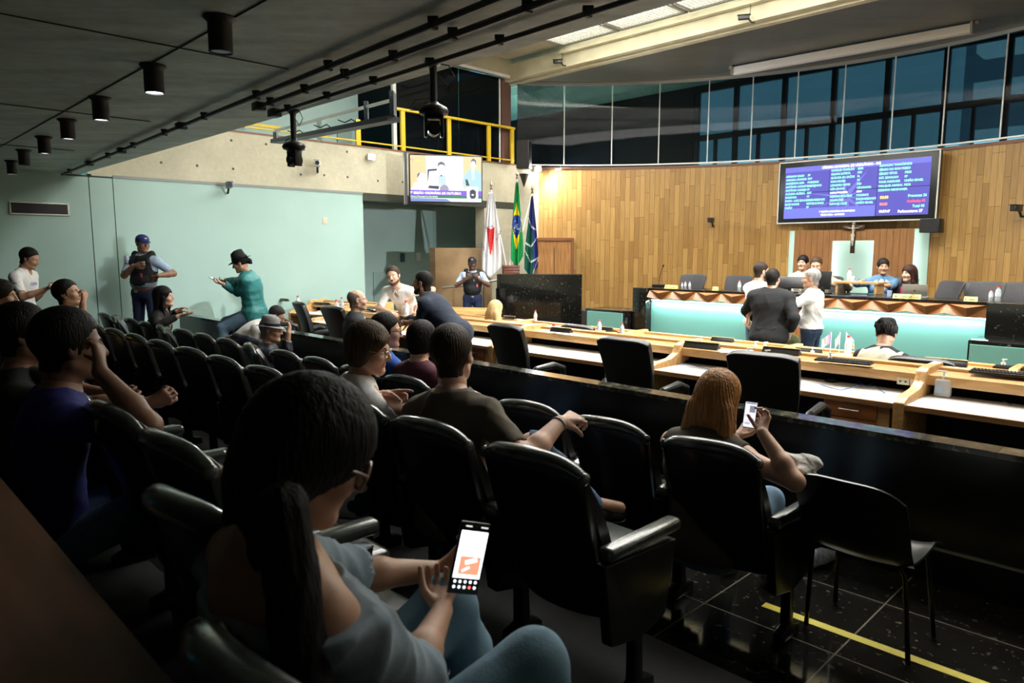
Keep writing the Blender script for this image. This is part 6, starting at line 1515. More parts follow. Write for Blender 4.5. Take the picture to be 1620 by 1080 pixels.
# TV on the balcony front
P = atd(706, 283, 13.95); t = thing('television', 'wall-bracketed flat television showing a live session picture with a purple caption', 'television', P, R(14))
tw, th = 1.38, .86
m = MB(); m.box((0, .03, 0), (tw + .05, .06, th + .05)); m.build('housing', PLA, t, bevel=.006)
m = MB(); m.box((-.77, .16, 0), (.05, .22, .98)); m.box((0, .22, .1), (.3, .35, .3)); m.box((-.2, .62, .1), (.10, .95, .10)); m.build('wall_bracket', mat('bracket grey', (.06, .06, .06), .5), t)
def tvp(name, pts, col, s=1.6, layer=1, par=None):
    m = MB(); m.prism([(x - tw / 2, z - th / 2) for x, z in [(a * tw, (1 - b) * th) for a, b in pts]], (0, -.0005 - .0012 * layer, 0), (1, 0, 0), (0, 0, 1), (0, .0008, 0)); return m.build(name, emit('tv %s' % name, col, s), par or t)
def rc(x0, y0, x1, y1): return [(x0, y0), (x1, y0), (x1, y1), (x0, y1)]
def el(cx, cy, rx_, ry_, n=18): return [(cx + rx_ * math.cos(2 * PI * k / n), cy + ry_ * math.sin(2 * PI * k / n)) for k in range(n)]
scn = tvp('display', rc(0, 0, 1, 1), (.80, .93, 1.0), 1.15, 0)
tvp('orange_wall', rc(0, 0, .22, .72), (1, .62, .33), 1.05, 1, scn); tvp('orange_wall', rc(.74, 0, 1, .7), (1, .60, .32), 1.0, 1, scn)
tvp('white_shirt_figure', [(.20, .72), (.23, .42), (.33, .33), (.56, .33), (.72, .50), (.74, .74), (.2, .76)], (1, .97, .95), 1.3, 2, scn)
tvp('dark_chair_outline', [(.24, .30), (.37, .28), (.37, .32), (.26, .34), (.245, .55), (.235, .55)], (.05, .07, .14), .6, 3, scn)
tvp('blue_shirt_front', [(.39, .42), (.49, .42), (.50, .64), (.39, .64)], (.55, .70, .92), 1.0, 3, scn)
tvp('face', el(.435, .255, .052, .095), (1, .78, .72), 1.15, 4, scn); tvp('hair', [(.38, .24), (.385, .16), (.43, .12), (.475, .15), (.49, .24), (.46, .19), (.41, .19)], (.17, .17, .24), .8, 5, scn)
tvp('microphone', el(.43, .43, .010, .02), (.02, .02, .05), .5, 5, scn)
tvp('denim_figure', [(.72, .62), (.76, .38), (.82, .28), (.94, .27), (1, .36), (1, .80), (.78, .66)], (.42, .68, .90), 1.0, 3, scn); tvp('face', el(.885, .17, .042, .09), (1, .75, .70), 1.15, 4, scn); tvp('hair', [(.845, .14), (.86, .06), (.89, .03), (.925, .08), (.925, .20), (.905, .10), (.87, .09)], (.12, .10, .14), .8, 5, scn); tvp('white_blouse', [(.86, .27), (.90, .27), (.89, .50), (.87, .50)], (1, 1, 1), 1.2, 4, scn)
tvp('pale_man', el(.16, .50, .07, .12), (1, .85, .85), 1.2, 3, scn); tvp('pale_man_shoulders', [(.02, .72), (.05, .60), (.12, .58), (.22, .62), (.26, .74)], (.98, .94, 1), 1.3, 4, scn); tvp('hair', [(.09, .50), (.10, .40), (.14, .37), (.12, .44)], (.45, .35, .42), .9, 5, scn)
tvp('grey_head', el(.47, .72, .065, .09), (.42, .40, .55), .8, 5, scn); tvp('monitor', [(.24, .71), (.26, .65), (.40, .66), (.39, .73)], (.05, .08, .2), .6, 5, scn); tvp('dark_cup', [(.77, .50), (.80, .50), (.83, .64), (.78, .64)], (.1, .08, .1), .5, 5, scn)
tvp('purple_bar', rc(0, .755, 1, .865), (.22, .08, .80), 1.0, 6, scn); tvp('green_bar', rc(0, .865, 1, .925), (.03, .28, .14), .7, 6, scn); tvp('blue_desk_strip', [(0, .93), (.5, .94), (.56, 1), (0, 1)], (.25, .35, .75), .8, 6, scn)
tvp('interpreter_box', rc(.79, .66, .95, .95), (1, .99, 1), 1.2, 7, scn); tvp('interpreter', [(.83, .88), (.83, .76), (.86, .72), (.89, .72), (.92, .76), (.92, .88), (.90, .93), (.85, .93)], (.03, .04, .12), .5, 8, scn); tvp('interpreter_hands', el(.873, .84, .018, .02), (1, .85, .8), 1.1, 9, scn)
tt = textmesh('caption', '7ª SESSÃO ORDINÁRIA DE OUTUBRO', .062, emit('tv white text', (1, 1, 1), 1.5), t, (-.70, -.012, -.275), (R(90), 0, 0), sx=.95, bold=.0015)
textmesh('caption', 'Câmara Municipal de Uberlândia', .040, _M['tv white text'], t, (-.70, -.012, -.340), (R(90), 0, 0))
textmesh('channel_logo', 'TV', .06, emit('tv logo blue', (.25, .15, .45), .8), t, (-.70, -.012, .34), (R(90), 0, 0)); textmesh('channel_logo', 'câmara', .05, emit('tv logo yellow', (1, .75, .1), 1.2), t, (-.60, -.012, .33), (R(90), 0, 0))
# ---------------------------------------------------------------- flags
def flag(label, top, bot, w_, h0, mats, pole_m, cells, seed, foot, base):
    t = thing('flag', label, 'flag', base, 0)
    o0 = Vector(base); top = Vector(top) - o0; foot = Vector(foot) - o0
    m = MB(); m.tube([foot, top], .014, 8); m.build('flagpole', pole_m, t, smooth=True)
    m = MB(); m.lathe([(.02, 0), (.03, .03), (.012, .05), (.03, .10), (.001, .19)], top, 10); m.build('finial', mat('pewter finial', (.3, .28, .24), .35, .8), t, smooth=True)
    return t, top, foot
def cloth(t, name, top, length, wtop, wbot, fn, mats, seed=0, skew=0):
    """hanging cloth: rows widen downwards; fn(a,b)->material index"""
    m = MB(); nu, nv = 40, 64
    P_ = {}
    for i in range(nu + 1):
        for j in range(nv + 1):
            a = i / nu; b = j / nv
            wd = wtop + (wbot - wtop) * min(1, b * 1.25) ** .8
            x = (a - .5) * wd + skew * b; 
            pt_ = (1 - .25 * abs(a - .45) ** 1.0 * (1 if b > .5 else b * 2))
            y = .055 * min(1, b * 2 + .2) * math.sin(a * 11 + seed + b * 1.5) + .03 * math.sin(a * 23 + b * 3 + seed)
            P_[i, j] = (top[0] + x, top[1] - .03 + y, top[2] - .06 - b * length * pt_)
    vs = [P_[i, j] for i in range(nu + 1) for j in range(nv + 1)]
    for i in range(nu):
        for j in range(nv):
            pass
    W_ = nv + 1; b0 = len(m.v); m.v += vs
    for i in range(nu):
        for j in range(nv):
            m.f.append((b0 + i * W_ + j, b0 + (i + 1) * W_ + j, b0 + (i + 1) * W_ + j + 1, b0 + i * W_ + j + 1)); m.m.append(fn((i + .5) / nu, (j + .5) / nv))
    o = m.build(name, mats, t, smooth=True); md = o.modifiers.new('thick', 'SOLIDIFY'); md.thickness = .003; return o
FW_ = mat('flag white', (.75, .75, .76), .8); FR_ = mat('flag red', (.60, .03, .03), .8); FG_ = mat('flag green', (.0, .26, .06), .8); FY_ = mat('flag yellow', (.85, .62, .0), .8); FB_ = mat('flag blue', (.01, .06, .30), .8); FDB = mat('flag deep blue', (.02, .03, .20), .8); FDG = mat('flag deep green', (.0, .11, .07), .8)
base = atd(808, 432, 15.3); base.z = ZS
bs_ = atd(808, 423, 15.3)
t, tp, ft = flag('white flag with a red triangle hanging from a leaning pole', atd(777, 300, 15.0), None, 0, 0, None, WHT, None, 0, atd(802, 425, 15.2), base)
def f1(a, b):
    if .42 < b < .72 and abs(a - .46) < .30 * (1 - (b - .42) / .33) : return 1
    return 0
cloth(t, 'flag_cloth', tp, 1.78, .10, .42, f1, [FW_, FR_], 0.4)
for txt, x, z, ry in (('QUÆ', -.12, -.78, -.1), ('LIBERTAS', -.18, -1.1, 1.35), ('TAMEN', .12, -1.05, -1.2)):
    o = textmesh('motto', txt, .07, mat('motto black', (.05, .05, .05), .8), t, (0, 0, 0), (R(90), 0, 0)); o.location = (tp.x + x, tp.y - .17, tp.z + z); o.rotation_euler = (R(90), ry, 0)
t, tp, ft = flag('green, yellow and blue national flag hanging from its pole', atd(818, 283, 15.2), None, 0, 0, None, WHT, None, 0, atd(806, 425, 15.2), base)
def f2(a, b):
    if (a - .45) ** 2 / .22 + (b - .52) ** 2 / .018 < 1: return 2
    if abs(a - .45) * .55 + abs(b - .52) < .30 and .22 < b < .78: return 1
    return 0
cloth(t, 'flag_cloth', tp, 1.80, .05, .26, f2, [FG_, FY_, FB_], 2.0)
st_ = MB()
for k in range(22):
    rr = random.Random(k); st_.ball((tp.x - .08 + .16 * rr.random(), tp.y - .10, tp.z - .85 - .25 * rr.random()), .0075, 6, 4)
st_.build('stars', FW_, t)
t, tp, ft = flag('deep blue and green flag with white stripes hanging beside the timber wall', atd(842, 306, 15.6), None, 0, 0, None, WHT, None, 0, atd(811, 425, 15.3), base)
def f3(a, b):
    for s_, c_ in ((.35, .36), (-.12, .62), (.25, .80), (-.5, 1.05)):
        if abs(b - c_ - s_ * (a - .4) * .5) < .012: return 2
    return 1 if a < .62 and b > .30 + .3 * a else 0
cloth(t, 'flag_cloth', tp, 1.75, .03, .30, f3, [FDB, FDG, FW_], 4.1, -.02)
t = thing('flag_stand', 'dark red slatted wooden block holding the flagpoles', 'stand', (base.x, base.y, base.z), R(8))
hh = bs_.z - ZS + .30; m = MB()
m.box((0, 0, bs_.z - ZS - .10), (.34, .3, .30)); m.build('block', mat('dark red wood', (.10, .025, .015), .4), t, bevel=.004)
m = MB(); m.box((0, 0, (bs_.z - ZS - .25) / 2), (.30, .26, bs_.z - ZS - .25)); m.build('plinth', GR, t)
m = MB()
for k in range(5): m.box((0, -.152, bs_.z - ZS - .22 + k * .06), (.34, .012, .045))
m.build('slats', mat('red slat', (.17, .05, .03), .4), t, bevel=.003)
# ---------------------------------------------------------------- wall niche behind the presiding desk, crucifix, big screen
C0 = onarc(1356, 400, .12); uc = C0.dot(UV); AN = arca(uc)
nb_ = thing('backdrop_panel', 'timber panel framed by glowing mint strips behind the presiding desk', 'wall panel', (C0.x, C0.y, .35), AN)
def npx(px, py):   # local x,z on the niche plane seen at px,py
    nn = Vector((math.sin(-AN), math.cos(-AN), 0)); o_ = Vector((C0.x, C0.y, 0)); r_ = atd(px, py, 1) - Vector((0, 0, H)); t_ = (o_ - Vector((0, 0, H))).dot(nn) / r_.dot(nn); q = Vector((0, 0, H)) + r_ * t_
    tx = Vector((math.cos(AN), math.sin(AN), 0)); return (q - o_).dot(tx), q.z - .35
xl, zt = npx(1263, 352); xr, _ = npx(1451, 352); xol, _ = npx(1250, 360); xor_, _ = npx(1472, 360); pl_, ptz_ = npx(1321, 381); pr2, _ = npx(1387, 381)
m = MB(); m.box(((xol + xor_) / 2, .0, .9), (xor_ - xol, .03, 1.8)); m.build('mint_backing', TEAL, nb_)
pd_ = wood('panel timber', (.36, .17, .065), .35, (12, 12, 1.2), .15)
m = MB(); zt2 = 1.8; zo = ptz_
m.box(((xl + pl_) / 2, -.16, zt2 / 2), (pl_ - xl, .05, zt2)); m.box(((pr2 + xr) / 2, -.16, zt2 / 2), (xr - pr2, .05, zt2)); m.box(((pl_ + pr2) / 2, -.16, (zt2 + zo) / 2), (pr2 - pl_, .05, zt2 - zo)); 
g_o = m.build('timber_facing', pd_, nb_)
m = MB(); n_b = int((xr - xl) / .12)
for k in range(1, n_b):
    x = xl + k * (xr - xl) / n_b
    if pl_ < x < pr2: m.box((x, -.186, (zt2 + zo) / 2), (.005, .004, zt2 - zo))
    else: m.box((x, -.186, zt2 / 2), (.005, .004, zt2))
m.build('board_joints', mat('joint brown', (.07, .03, .012), .8), g_o)
m = MB()
for x in (xl + .03, xr - .03): m.box((x, -.12, zt2 / 2), (.012, .012, zt2))
for x in (pl_ - .02, pr2 + .02): m.box((x, -.12, zo / 2), (.012, .012, zo))
m.box(((pl_ + pr2) / 2, -.12, zo + .02), (pr2 - pl_, .012, .012)); m.build('led_strip', emit('niche led', (.92, 1, .94), 20), nb_)
c_ = thing('crucifix', 'dark wooden crucifix with an ivory figure on the timber panel', 'crucifix', Vector((C0.x, C0.y, 0)) + Matrix.Rotation(AN, 3, 'Z') @ Vector((npx(1355, 375)[0], -.22, npx(1355, 375)[1] + .35)), AN)
m = MB(); m.box((0, 0, 0), (.085, .025, .66)); m.box((0, 0, .19), (.42, .025, .085)); m.build('cross', mat('dark cross wood', (.05, .018, .012), .45), c_, bevel=.003)
IV = mat('ivory figure', (.62, .55, .44), .5)
pr = [ell_((0, -.03, .225), (.022, .022, .03)), cap_((0, -.025, .19), (0, -.03, .06), .026, .020), cap_((0, -.025, .17), (.08, -.022, .18), .011, .009), cap_((.08, -.022, .18), (.16, -.02, .205), .009, .006), cap_((0, -.025, .17), (-.08, -.022, .18), .011, .009), cap_((-.08, -.022, .18), (-.16, -.02, .205), .009, .006),
      cap_((.012, -.03, .04), (.015, -.045, -.07), .018, .013), cap_((.015, -.045, -.07), (.004, -.025, -.17), .012, .008), cap_((-.012, -.03, .04), (-.010, -.045, -.07), .018, .013), cap_((-.010, -.045, -.07), (-.004, -.03, -.17), .012, .008), ell_((0, -.032, .03), (.032, .024, .03))]
skin_mesh('figure', [(pr, .0045, None, 0)], [IV], c_)
m = MB(); m.box((0, -.016, .285), (.05, .006, .028)); m.build('plaque', WHT, c_)
# screen: plane chosen from its four corners
SA = onarc(1360, 300, .38); 
AS = arca(SA.dot(UV)) - R(2)
nn = Vector((-math.sin(AS), math.cos(AS), 0)); tx = Vector((math.cos(AS), math.sin(AS), 0))
def spx(px, py):
    r_ = atd(px, py, 1) - Vector((0, 0, H)); t_ = (Vector((SA.x, SA.y, 0)) - Vector((0, 0, H))).dot(nn) / r_.dot(nn); q = Vector((0, 0, H)) + r_ * t_
    return (q - SA).dot(tx), q.z
(x0, za), (x1, zb), (x2, zc), (x3, zd) = spx(1233, 258), spx(1487, 237), spx(1231, 352), spx(1481, 348)
X0, X1 = (x0 + x2) / 2, (x1 + x3) / 2; Z0, Z1_ = (zc + zd) / 2, (za + zb) / 2; SWd, SHt = X1 - X0, Z1_ - Z0
print('screen size', SWd, SHt, 'z', Z0, Z1_, za, zb, zc, zd)
cc = Vector((SA.x, SA.y, 0)) + tx * ((X0 + X1) / 2); t = thing('video_wall', 'large framed video wall listing names on a violet-blue background', 'screen', (cc.x, cc.y, (Z0 + Z1_) / 2), AS)
m = MB(); m.box((0, .09, 0), (SWd, .18, SHt)); m.build('housing', mat('screen surround black', (.012, .016, .015), .35), t, bevel=.006)
m = MB(); 
for s in (-1, 1): m.box((s * SWd / 2, -.002, 0), (.025, .02, SHt + .025)); m.box((0, -.002, s * SHt / 2), (SWd + .025, .02, .025))
m.build('frame_edge', mat('bright frame edge', (.75, .75, .72), .4), t)
w3, h2 = (SWd - .26) / 3, (SHt - .20) / 2; OZ = -.01
vm, nt, b = new_mat('video violet'); tc = nt.nodes.new('ShaderNodeTexCoord')
for n_ in (): pass
b.inputs['Base Color'].default_value = (.02, .02, .04, 1); b.inputs['Roughness'].default_value = .25; b.inputs['Emission Color'].default_value = (.115, .105, .52, 1); b.inputs['Emission Strength'].default_value = 1.0
for i in range(3):
    for j in range(2):
        m = MB(); m.box(((i - 1) * w3, -.004, (j - .5) * h2 + OZ), (w3 - .010, .01, h2 - .010)); m.build('panel_tile', vm, t)
sw, sh = 3 * w3, 2 * h2
def spoly(name, pts, col, s, layer=1):
    m = MB(); m.prism([(sw * (a - .5), sh * (.5 - b_) + OZ) for a, b_ in pts], (0, -.0095 - layer * .0012, 0), (1, 0, 0), (0, 0, 1), (0, .0008, 0)); return m.build(name, emit('vw %s' % name, col, s), t)
spoly('title_band', rc(.003, .003, .997, .10), (.19, .19, .75), 1, 1); spoly('footer_band', rc(.003, .80, .66, .997), (.20, .22, .80), 1, 1)
for k in range(10):
    a = 2 * PI * k / 10 + .2; c = (.455, .62); L_ = .30 + .12 * (k % 3); dx = math.cos(a) * L_ * .55; dy = math.sin(a) * L_
    px_, py_ = -dy * .04, dx * .09
    pts = [(c[0] + .02 * math.cos(a) - px_, c[1] + .04 * math.sin(a) - py_), (c[0] + dx, c[1] + dy), (c[0] + .02 * math.cos(a) + px_, c[1] + .04 * math.sin(a) + py_)]
    pts = [(min(.99, max(.01, x)), min(.99, max(.01, y))) for x, y in pts]; spoly('star_ray', pts, (.20, .20, .70), 1, 2)
def stext(txts, size, col, s=1.5, name='name_list', bold=.002):
    m_ = emit('vwt %s' % str(col), col, s)
    for txt, a, b_, al in txts:
        textmesh(name, txt, size * sh, m_, t, (sw * (a - .5), -.0145, sh * (.5 - b_) + OZ), (R(90), 0, 0), al, .0004, .86, bold)
stext([('CÂMARA MUNICIPAL DE UBERLÂNDIA - MG', .48, .052, 'CENTER')], .062, (1, 1, 1), 1.7, 'title', .003)
colA = ['ADRIANO ZAGO', 'AMANDA GONDIM', 'ANDERSON LIMA', 'ANTÔNIO AUGUSTO QUEIJINHO', 'ANTÔNIO CARRIJO', 'CLÁUDIA GUERRA', 'DANDARA', 'DUDU - LUIZ EDUARDO', 'ELINE RAMOS', 'FABÃO']
pA = ['PP', 'PDT', 'PODEMOS', 'PSDB', 'PP', 'PDT', 'PT', 'SOLIDARIEDADE', 'REPUBLICANOS', 'PP']
colB = ['CHARLES CHARLÃO', 'GILMAR BATISTA', 'GLÁUCIA DA SAÚDE', 'IVAN NUNES', 'LEANDRO NEVES', 'LIZA PRADO', 'MURILO FERREIRA', 'NEEMIAS MIQUÉIAS', 'ODAIR JOSÉ', 'RAPHAEL LELES']
pB = ['MDB', 'PSD', 'PL', 'PP', 'PSD', 'CIDADANIA', 'REDE', 'PODEMOS', 'SOLIDARIEDADE', 'UNIÃO BRASIL']
colC = ['RONALDO TANNÚS', 'SÉRGIO DO BOM PREÇO', 'SÉRGIO VÍTOR', 'SGT. EDNALDO', 'THAIS ANDRADE', 'WALQUIR AMARAL', 'ZEZINHO MENDONÇA']
pC = ['PSDB', 'PP', 'PSDB', 'PP', 'UNIÃO BRASIL', 'PSDB', 'PP']
GRN = (.30, 1, .62)
for cl, pp_, ax, bx_, y0, dy in ((colA, pA, .01, .175, .175, .068), (colB, pB, .345, .53, .12, .0695), (colC, pC, .675, .84, .10, .073)):
    stext([(s_, ax, y0 + k * dy, 'LEFT') for k, s_ in enumerate(cl) if s_ != 'MURILO FERREIRA'] + [(s_, bx_, y0 + k * dy, 'LEFT') for k, s_ in enumerate(pp_) if s_ != 'REDE'], .054, GRN, 1.3, 'name_list', .003)
stext([('MURILO FERREIRA', .345, .12 + 6 * .0695, 'LEFT'), ('REDE', .53, .12 + 6 * .0695, 'LEFT')], .046, (1, 1, 1), 1.5)
stext([('7ª SESSÃO ORDINÁRIA DE OUTUBRO', .40, .885, 'CENTER'), ('TERÇA-FEIRA - 21/10/2025', .37, .945, 'CENTER')], .046, (1, 1, 1), 1.5, 'footer_text')
stext([('00:00', .69, .67, 'LEFT')], .075, (1, .75, .12), 1.5, 'timer', .003); stext([('00:00', .69, .79, 'LEFT')], .07, (1, .25, .15), 1.5, 'timer', .003); stext([('00:57:47', .69, .92, 'LEFT')], .062, (1, 1, 1), 1.5, 'timer', .003)
stext([('Presenças 26', .985, .66, 'RIGHT'), ('Total 00', .975, .845, 'RIGHT')], .066, GRN, 1.4, 'tally', .003); stext([('Ausências 01', .98, .755, 'RIGHT')], .066, (1, .10, .12), 1.5, 'tally', .003); stext([('Parlamentares 27', .965, .93, 'RIGHT')], .066, (1, 1, 1), 1.5, 'tally', .003)
# roller screen housing under the ceiling
a, b = at(1160, 113, 5.45), at(1538, 45, 5.45)
t = thing('projection_screen_housing', 'long white roller screen housing under the stage ceiling', 'projection screen', (a + b) / 2, math.atan2((b - a).y, (b - a).x))
m = MB(); m.box((0, 0, 0), ((b - a).length, .16, .15)); m.build('housing', mat('cream metal', (.85, .83, .80), .45), t, bevel=.01); m = MB()
for s in (-1, 1): m.box((s * (b - a).length / 2, 0, .01), (.03, .20, .18)); m.box((s * 2.2, 0, .10), (.05, .05, .08))
m.build('end_cap', mat('grey end cap', (.35, .35, .33), .5), t)

# ---------------------------------------------------------------- small things on the desks
PET = mat('clear bottle plastic', (.75, .82, .86), .12, alpha=.45, spec=.8); REDC = mat('red cap', (.65, .05, .07), .4)
def bottle(label, loc, s=1.0, group='water bottles on the desks', capcol=REDC):
    t = thing('water_bottle', label, 'bottle', loc, 0, group); t.scale = (s, s, s)
    m = MB(); m.lathe([(.030, 0), (.033, .006), (.033, .05), (.030, .06), (.033, .07), (.033, .125), (.030, .145), (.014, .178), (.014, .188)], (0, 0, 0), 18); m.build('bottle_body', PET, t, smooth=True)
    m = MB(); m.lathe([(.0335, .068), (.0335, .122)], (0, 0, 0), 18); m.build('label_band', mat('pale label', (.70, .74, .80), .6), t, smooth=True)
    m = MB(); m.cyl((0, 0, .186), (0, 0, .206), .0165, n=16); m.build('cap', capcol, t, smooth=True, angle=30)
    return t
ZW, ZSH = .655, .815        # near worktop and shelf heights
ZS2 = ZS + .906 + .022
b0 = bottle('clear water bottle with red cap on the near white worktop', at(876, 544, ZW), 1.12)
ZSH = -.10 + .93
for px, py, z, s, lab in [(1341, 562, ZS2, 1.0, 'small bottle with red cap beside the little flags'), (948, 528, ZS2, .9, 'water bottle with red cap on the far desks above the second chair'), (984, 531, ZS2, .8, 'water bottle with red cap beside the black bag on the far desks'),
                          (643, 502, ZSH, 1.1, 'water bottle with red cap at the hands of the man in navy suit'), (681, 507, ZSH, .95, 'water bottle with red cap just past the hands of the man in navy suit'), (472, 489, ZSH, 1.0, 'water bottle with red cap between the two chairs near the mint wall'),
                          (533, 497, ZSH, 1.0, 'water bottle with red cap in front of the bald man'), (541, 489, ZSH + .02, .85, 'water bottle with red cap, farther one in front of the bald man'), (847, 508, ZS2, .8, 'small pink-capped bottle beyond the blonde woman')]:
    c = copy_tree(b0, at(px, py, z), 0, lab, 'water bottles on the desks', (s, s, s))
for px, py, s, lab in [(1170, 447, .95, 'water bottle with white cap on the rostrum beside the mesh chair'), (1084, 456, .7, 'small clear bottle on the rostrum, first of the trio by the microphone'), (1091, 456, .7, 'small clear bottle on the rostrum, second of the trio by the microphone'), (1079, 455, .6, 'small clear bottle on the rostrum, third of the trio by the microphone'), (1343, 447, 1.1, 'clear bottle on the wooden riser of the presiding desk'),
                       (1567, 475, .85, 'clear bottle on the rostrum right of the laptop, shorter one'), (1578, 477, 1.1, 'clear bottle with red cap on the rostrum, taller one')]:
    p = onn(px, py, 10.2 if px not in (1343,) else 10.95); s *= .85; z = 1.10 if px != 1343 else .35 + .9135
    copy_tree(b0, (p.x, p.y, z), 0, lab, 'water bottles on the rostrum', (s, s, s))
# hand gel
t = thing('gel_bottle', 'transparent pump bottle of hand gel on the near white worktop', 'bottle', at(1491, 627, ZW), RA); t.scale = (1.12, 1.12, 1.05)
m = MB(); m.box((0, 0, .062), (.098, .055, .124), None, .94); m.build('bottle_body', mat('gel plastic', (.82, .86, .92), .15, alpha=.55), t, bevel=.014, seg=3)
m = MB(); m.box((-.02, -.028, .055), (.04, .001, .06)); m.build('label_band', mat('gel label', (.45, .6, .75), .6), t)
m = MB(); m.cyl((0, 0, .122), (0, 0, .145), .018, n=16); m.cyl((0, 0, .145), (0, 0, .172), .007, n=10); m.box((-.012, 0, .176), (.055, .014, .010)); m.build('pump', WHT, t, smooth=True, angle=30)
# name plates on the desks
t0 = None
def plate(label, loc, rz, s=1.0, group='name plates on the desks', front=None):
    t = thing('name_plate', label, 'name plate', loc, rz, group); t.scale = (s, s, s * .72)
    m = MB(); m.prism([(-.045, 0), (.045, 0), (.004, .075), (-.004, .075)], (-.15, 0, 0), (0, 1, 0), (0, 0, 1), (.30, 0, 0)); m.build('stand', mat('plate black', (.01, .01, .01), .3), t, bevel=.002)
    m = MB(); m.box((0, .0, .076), (.30, .03, .006)); m.build('gold_edge', mat('gold tinted plate', (.62, .48, .22), .35, .3), t)
    return t
np0 = None
for px, py, z, s, lab in [(1110, 551, ZSH, 1.1, 'black name plate with gold edge on the near shelf behind the ginger-haired woman'), (1236, 560, ZSH, 1.05, 'black name plate with gold edge before the grey-haired man, nearer one'), (1279, 558, ZS2, .9, 'black name plate with gold edge before the grey-haired man, beside the white pump'),
                          (1496, 578, ZS2, 1.15, 'perforated black name plate past the woman with the hair bun'), (888, 525, ZSH, .9, 'black name plate with gold edge behind the clear water bottle'), (957, 522, ZS2, .8, 'black name plate on the far desks before the turquoise counter'),
                          (712, 505, ZSH, .8, 'name plate beside the waist of the man in navy suit'), (1143, 540, ZS2, .9, 'black name plate on the far desks before the big man in black'), (450, 476, ZSH, .8, 'name plate nearest the mint wall'), (504, 482, ZSH, .8, 'name plate between the wall chairs and the bald man'), (515, 482, ZSH + .0, .75, 'second name plate between the wall chairs and the bald man'), (806, 504, ZS2, .8, 'name plate in front of the blonde woman')]:
    if np0 is None: np0 = plate(lab, at(px, py, z), RA + R(4), s)
    else: copy_tree(np0, at(px, py, z), RA + R(4), lab, 'name plates on the desks', (s, s, s * .72))
# yellow name cards on the rostrum
nc = None
for px, py, w_, lab in [(1062, 456, 1.0, 'yellow name card at the granite post end of the rostrum'), (1132, 458, .4, 'small yellow name card next to the bespectacled man in white'), (1430, 470, 1.1, 'yellow name card in front of the woman in red scarf'), (1448, 471, .55, 'small yellow card in front of the open laptop'), (1536, 473, .6, 'small yellow name card before the wide mesh chair')]:
    p = onn(px, py, 10.05)
    if nc is None:
        nc = thing('name_card', lab, 'name card', (p.x, p.y, 1.10), RA, 'yellow name cards on the rostrum'); nc.scale = (.9, .9, .75); m = MB(); m.prism([(-.03, 0), (.03, 0), (.002, .075), (-.002, .075)], (-.13, 0, 0), (0, 1, 0), (0, 0, 1), (.26, 0, 0)); m.build('card', mat('yellow card', (.80, .66, .22), .6), nc)
        m = MB(); m.box((.03, -.0255, .03), (.12, .002, .010), (R(-20), 0, 0)); m.cyl((-.09, -.022, .035), (-.09, -.026, .035), .012, n=10); m.build('printing', mat('card ink', (.10, .14, .05), .7), nc)
    else: copy_tree(nc, (p.x, p.y, 1.10), RA, lab, 'yellow name cards on the rostrum', (.9 * w_, .9, .75))
# keyboards
def keyboard(label, loc, rz, s=1.0):
    t = thing('keyboard', label, 'keyboard', loc, rz, 'black keyboards on the shelves'); t.scale = (s, s, s)
    m = MB(); m.box((0, 0, .010), (.46, .155, .018)); m.build('case', PLA, t, bevel=.004)
    m = MB()
    for r_ in range(5):
        for k in range(19): m.box((-.208 + k * .0231, -.055 + r_ * .026, .023), (.018, .020, .009), None, .85)
    m.build('keys', mat('black keys', (.016, .016, .017), .45), t)
    return t
kb = keyboard('black keyboard on the near shelf in front of the small flags', at(1335, 573, ZSH), RA + R(6), .9)
for px, py, z, s, lab in [(1592, 593, ZSH, .95, 'black keyboard on the near shelf beside the picture edge'), (1618, 585, ZS2, .95, 'black keyboard on the far shelf beside the picture edge')]:
    copy_tree(kb, at(px, py, z), RA + R(4), lab, None, (s, s, s))
# black bags / laptop sleeve
t = thing('laptop_bag', 'flat black bag lying on the far desks beside a water bottle', 'bag', at(968, 532, ZS2), RA + R(20)); m = MB(); m.ball((0, 0, .02), (.26, .12, .025), 18, 8); m.build('body', BLKF, t, smooth=True); m = MB(); m.tube([(-.1, .05, .03), (-.12, .12, .05), (0, .15, .05), (.1, .10, .03)], .008, 6); m.build('strap', BLKF, t, smooth=True)
t = thing('folder', 'black folder lying on the desk by the recess side', 'folder', at(590, 490, ZSH), RA); m = MB(); m.box((0, 0, .012), (.34, .24, .02), (0, .04, .2)); m.build('cover', BLK, t, bevel=.004)
# papers
for k, (px, py, z, lab) in enumerate([(846, 520, ZS2, 'sheet of cream paper beyond the tall chair on the far desks'), (1002, 541, ZS2, 'white sheet of paper next to the black bag'), (520, 492, ZSH, 'white paper in front of the slim chair'), (1165, 556, ZSH, 'white sheet between the two nearer name plates')]):
    t = thing('paper_sheet', lab, 'paper', at(px, py, z), RA + R(12 * k)); m = MB(); m.box((0, 0, .003), (.30, .21, .004)); m.build('sheet', mat('paper cream' if k == 0 else 'paper white', (.78, .70, .45) if k == 0 else (.8, .8, .78), .8), t)
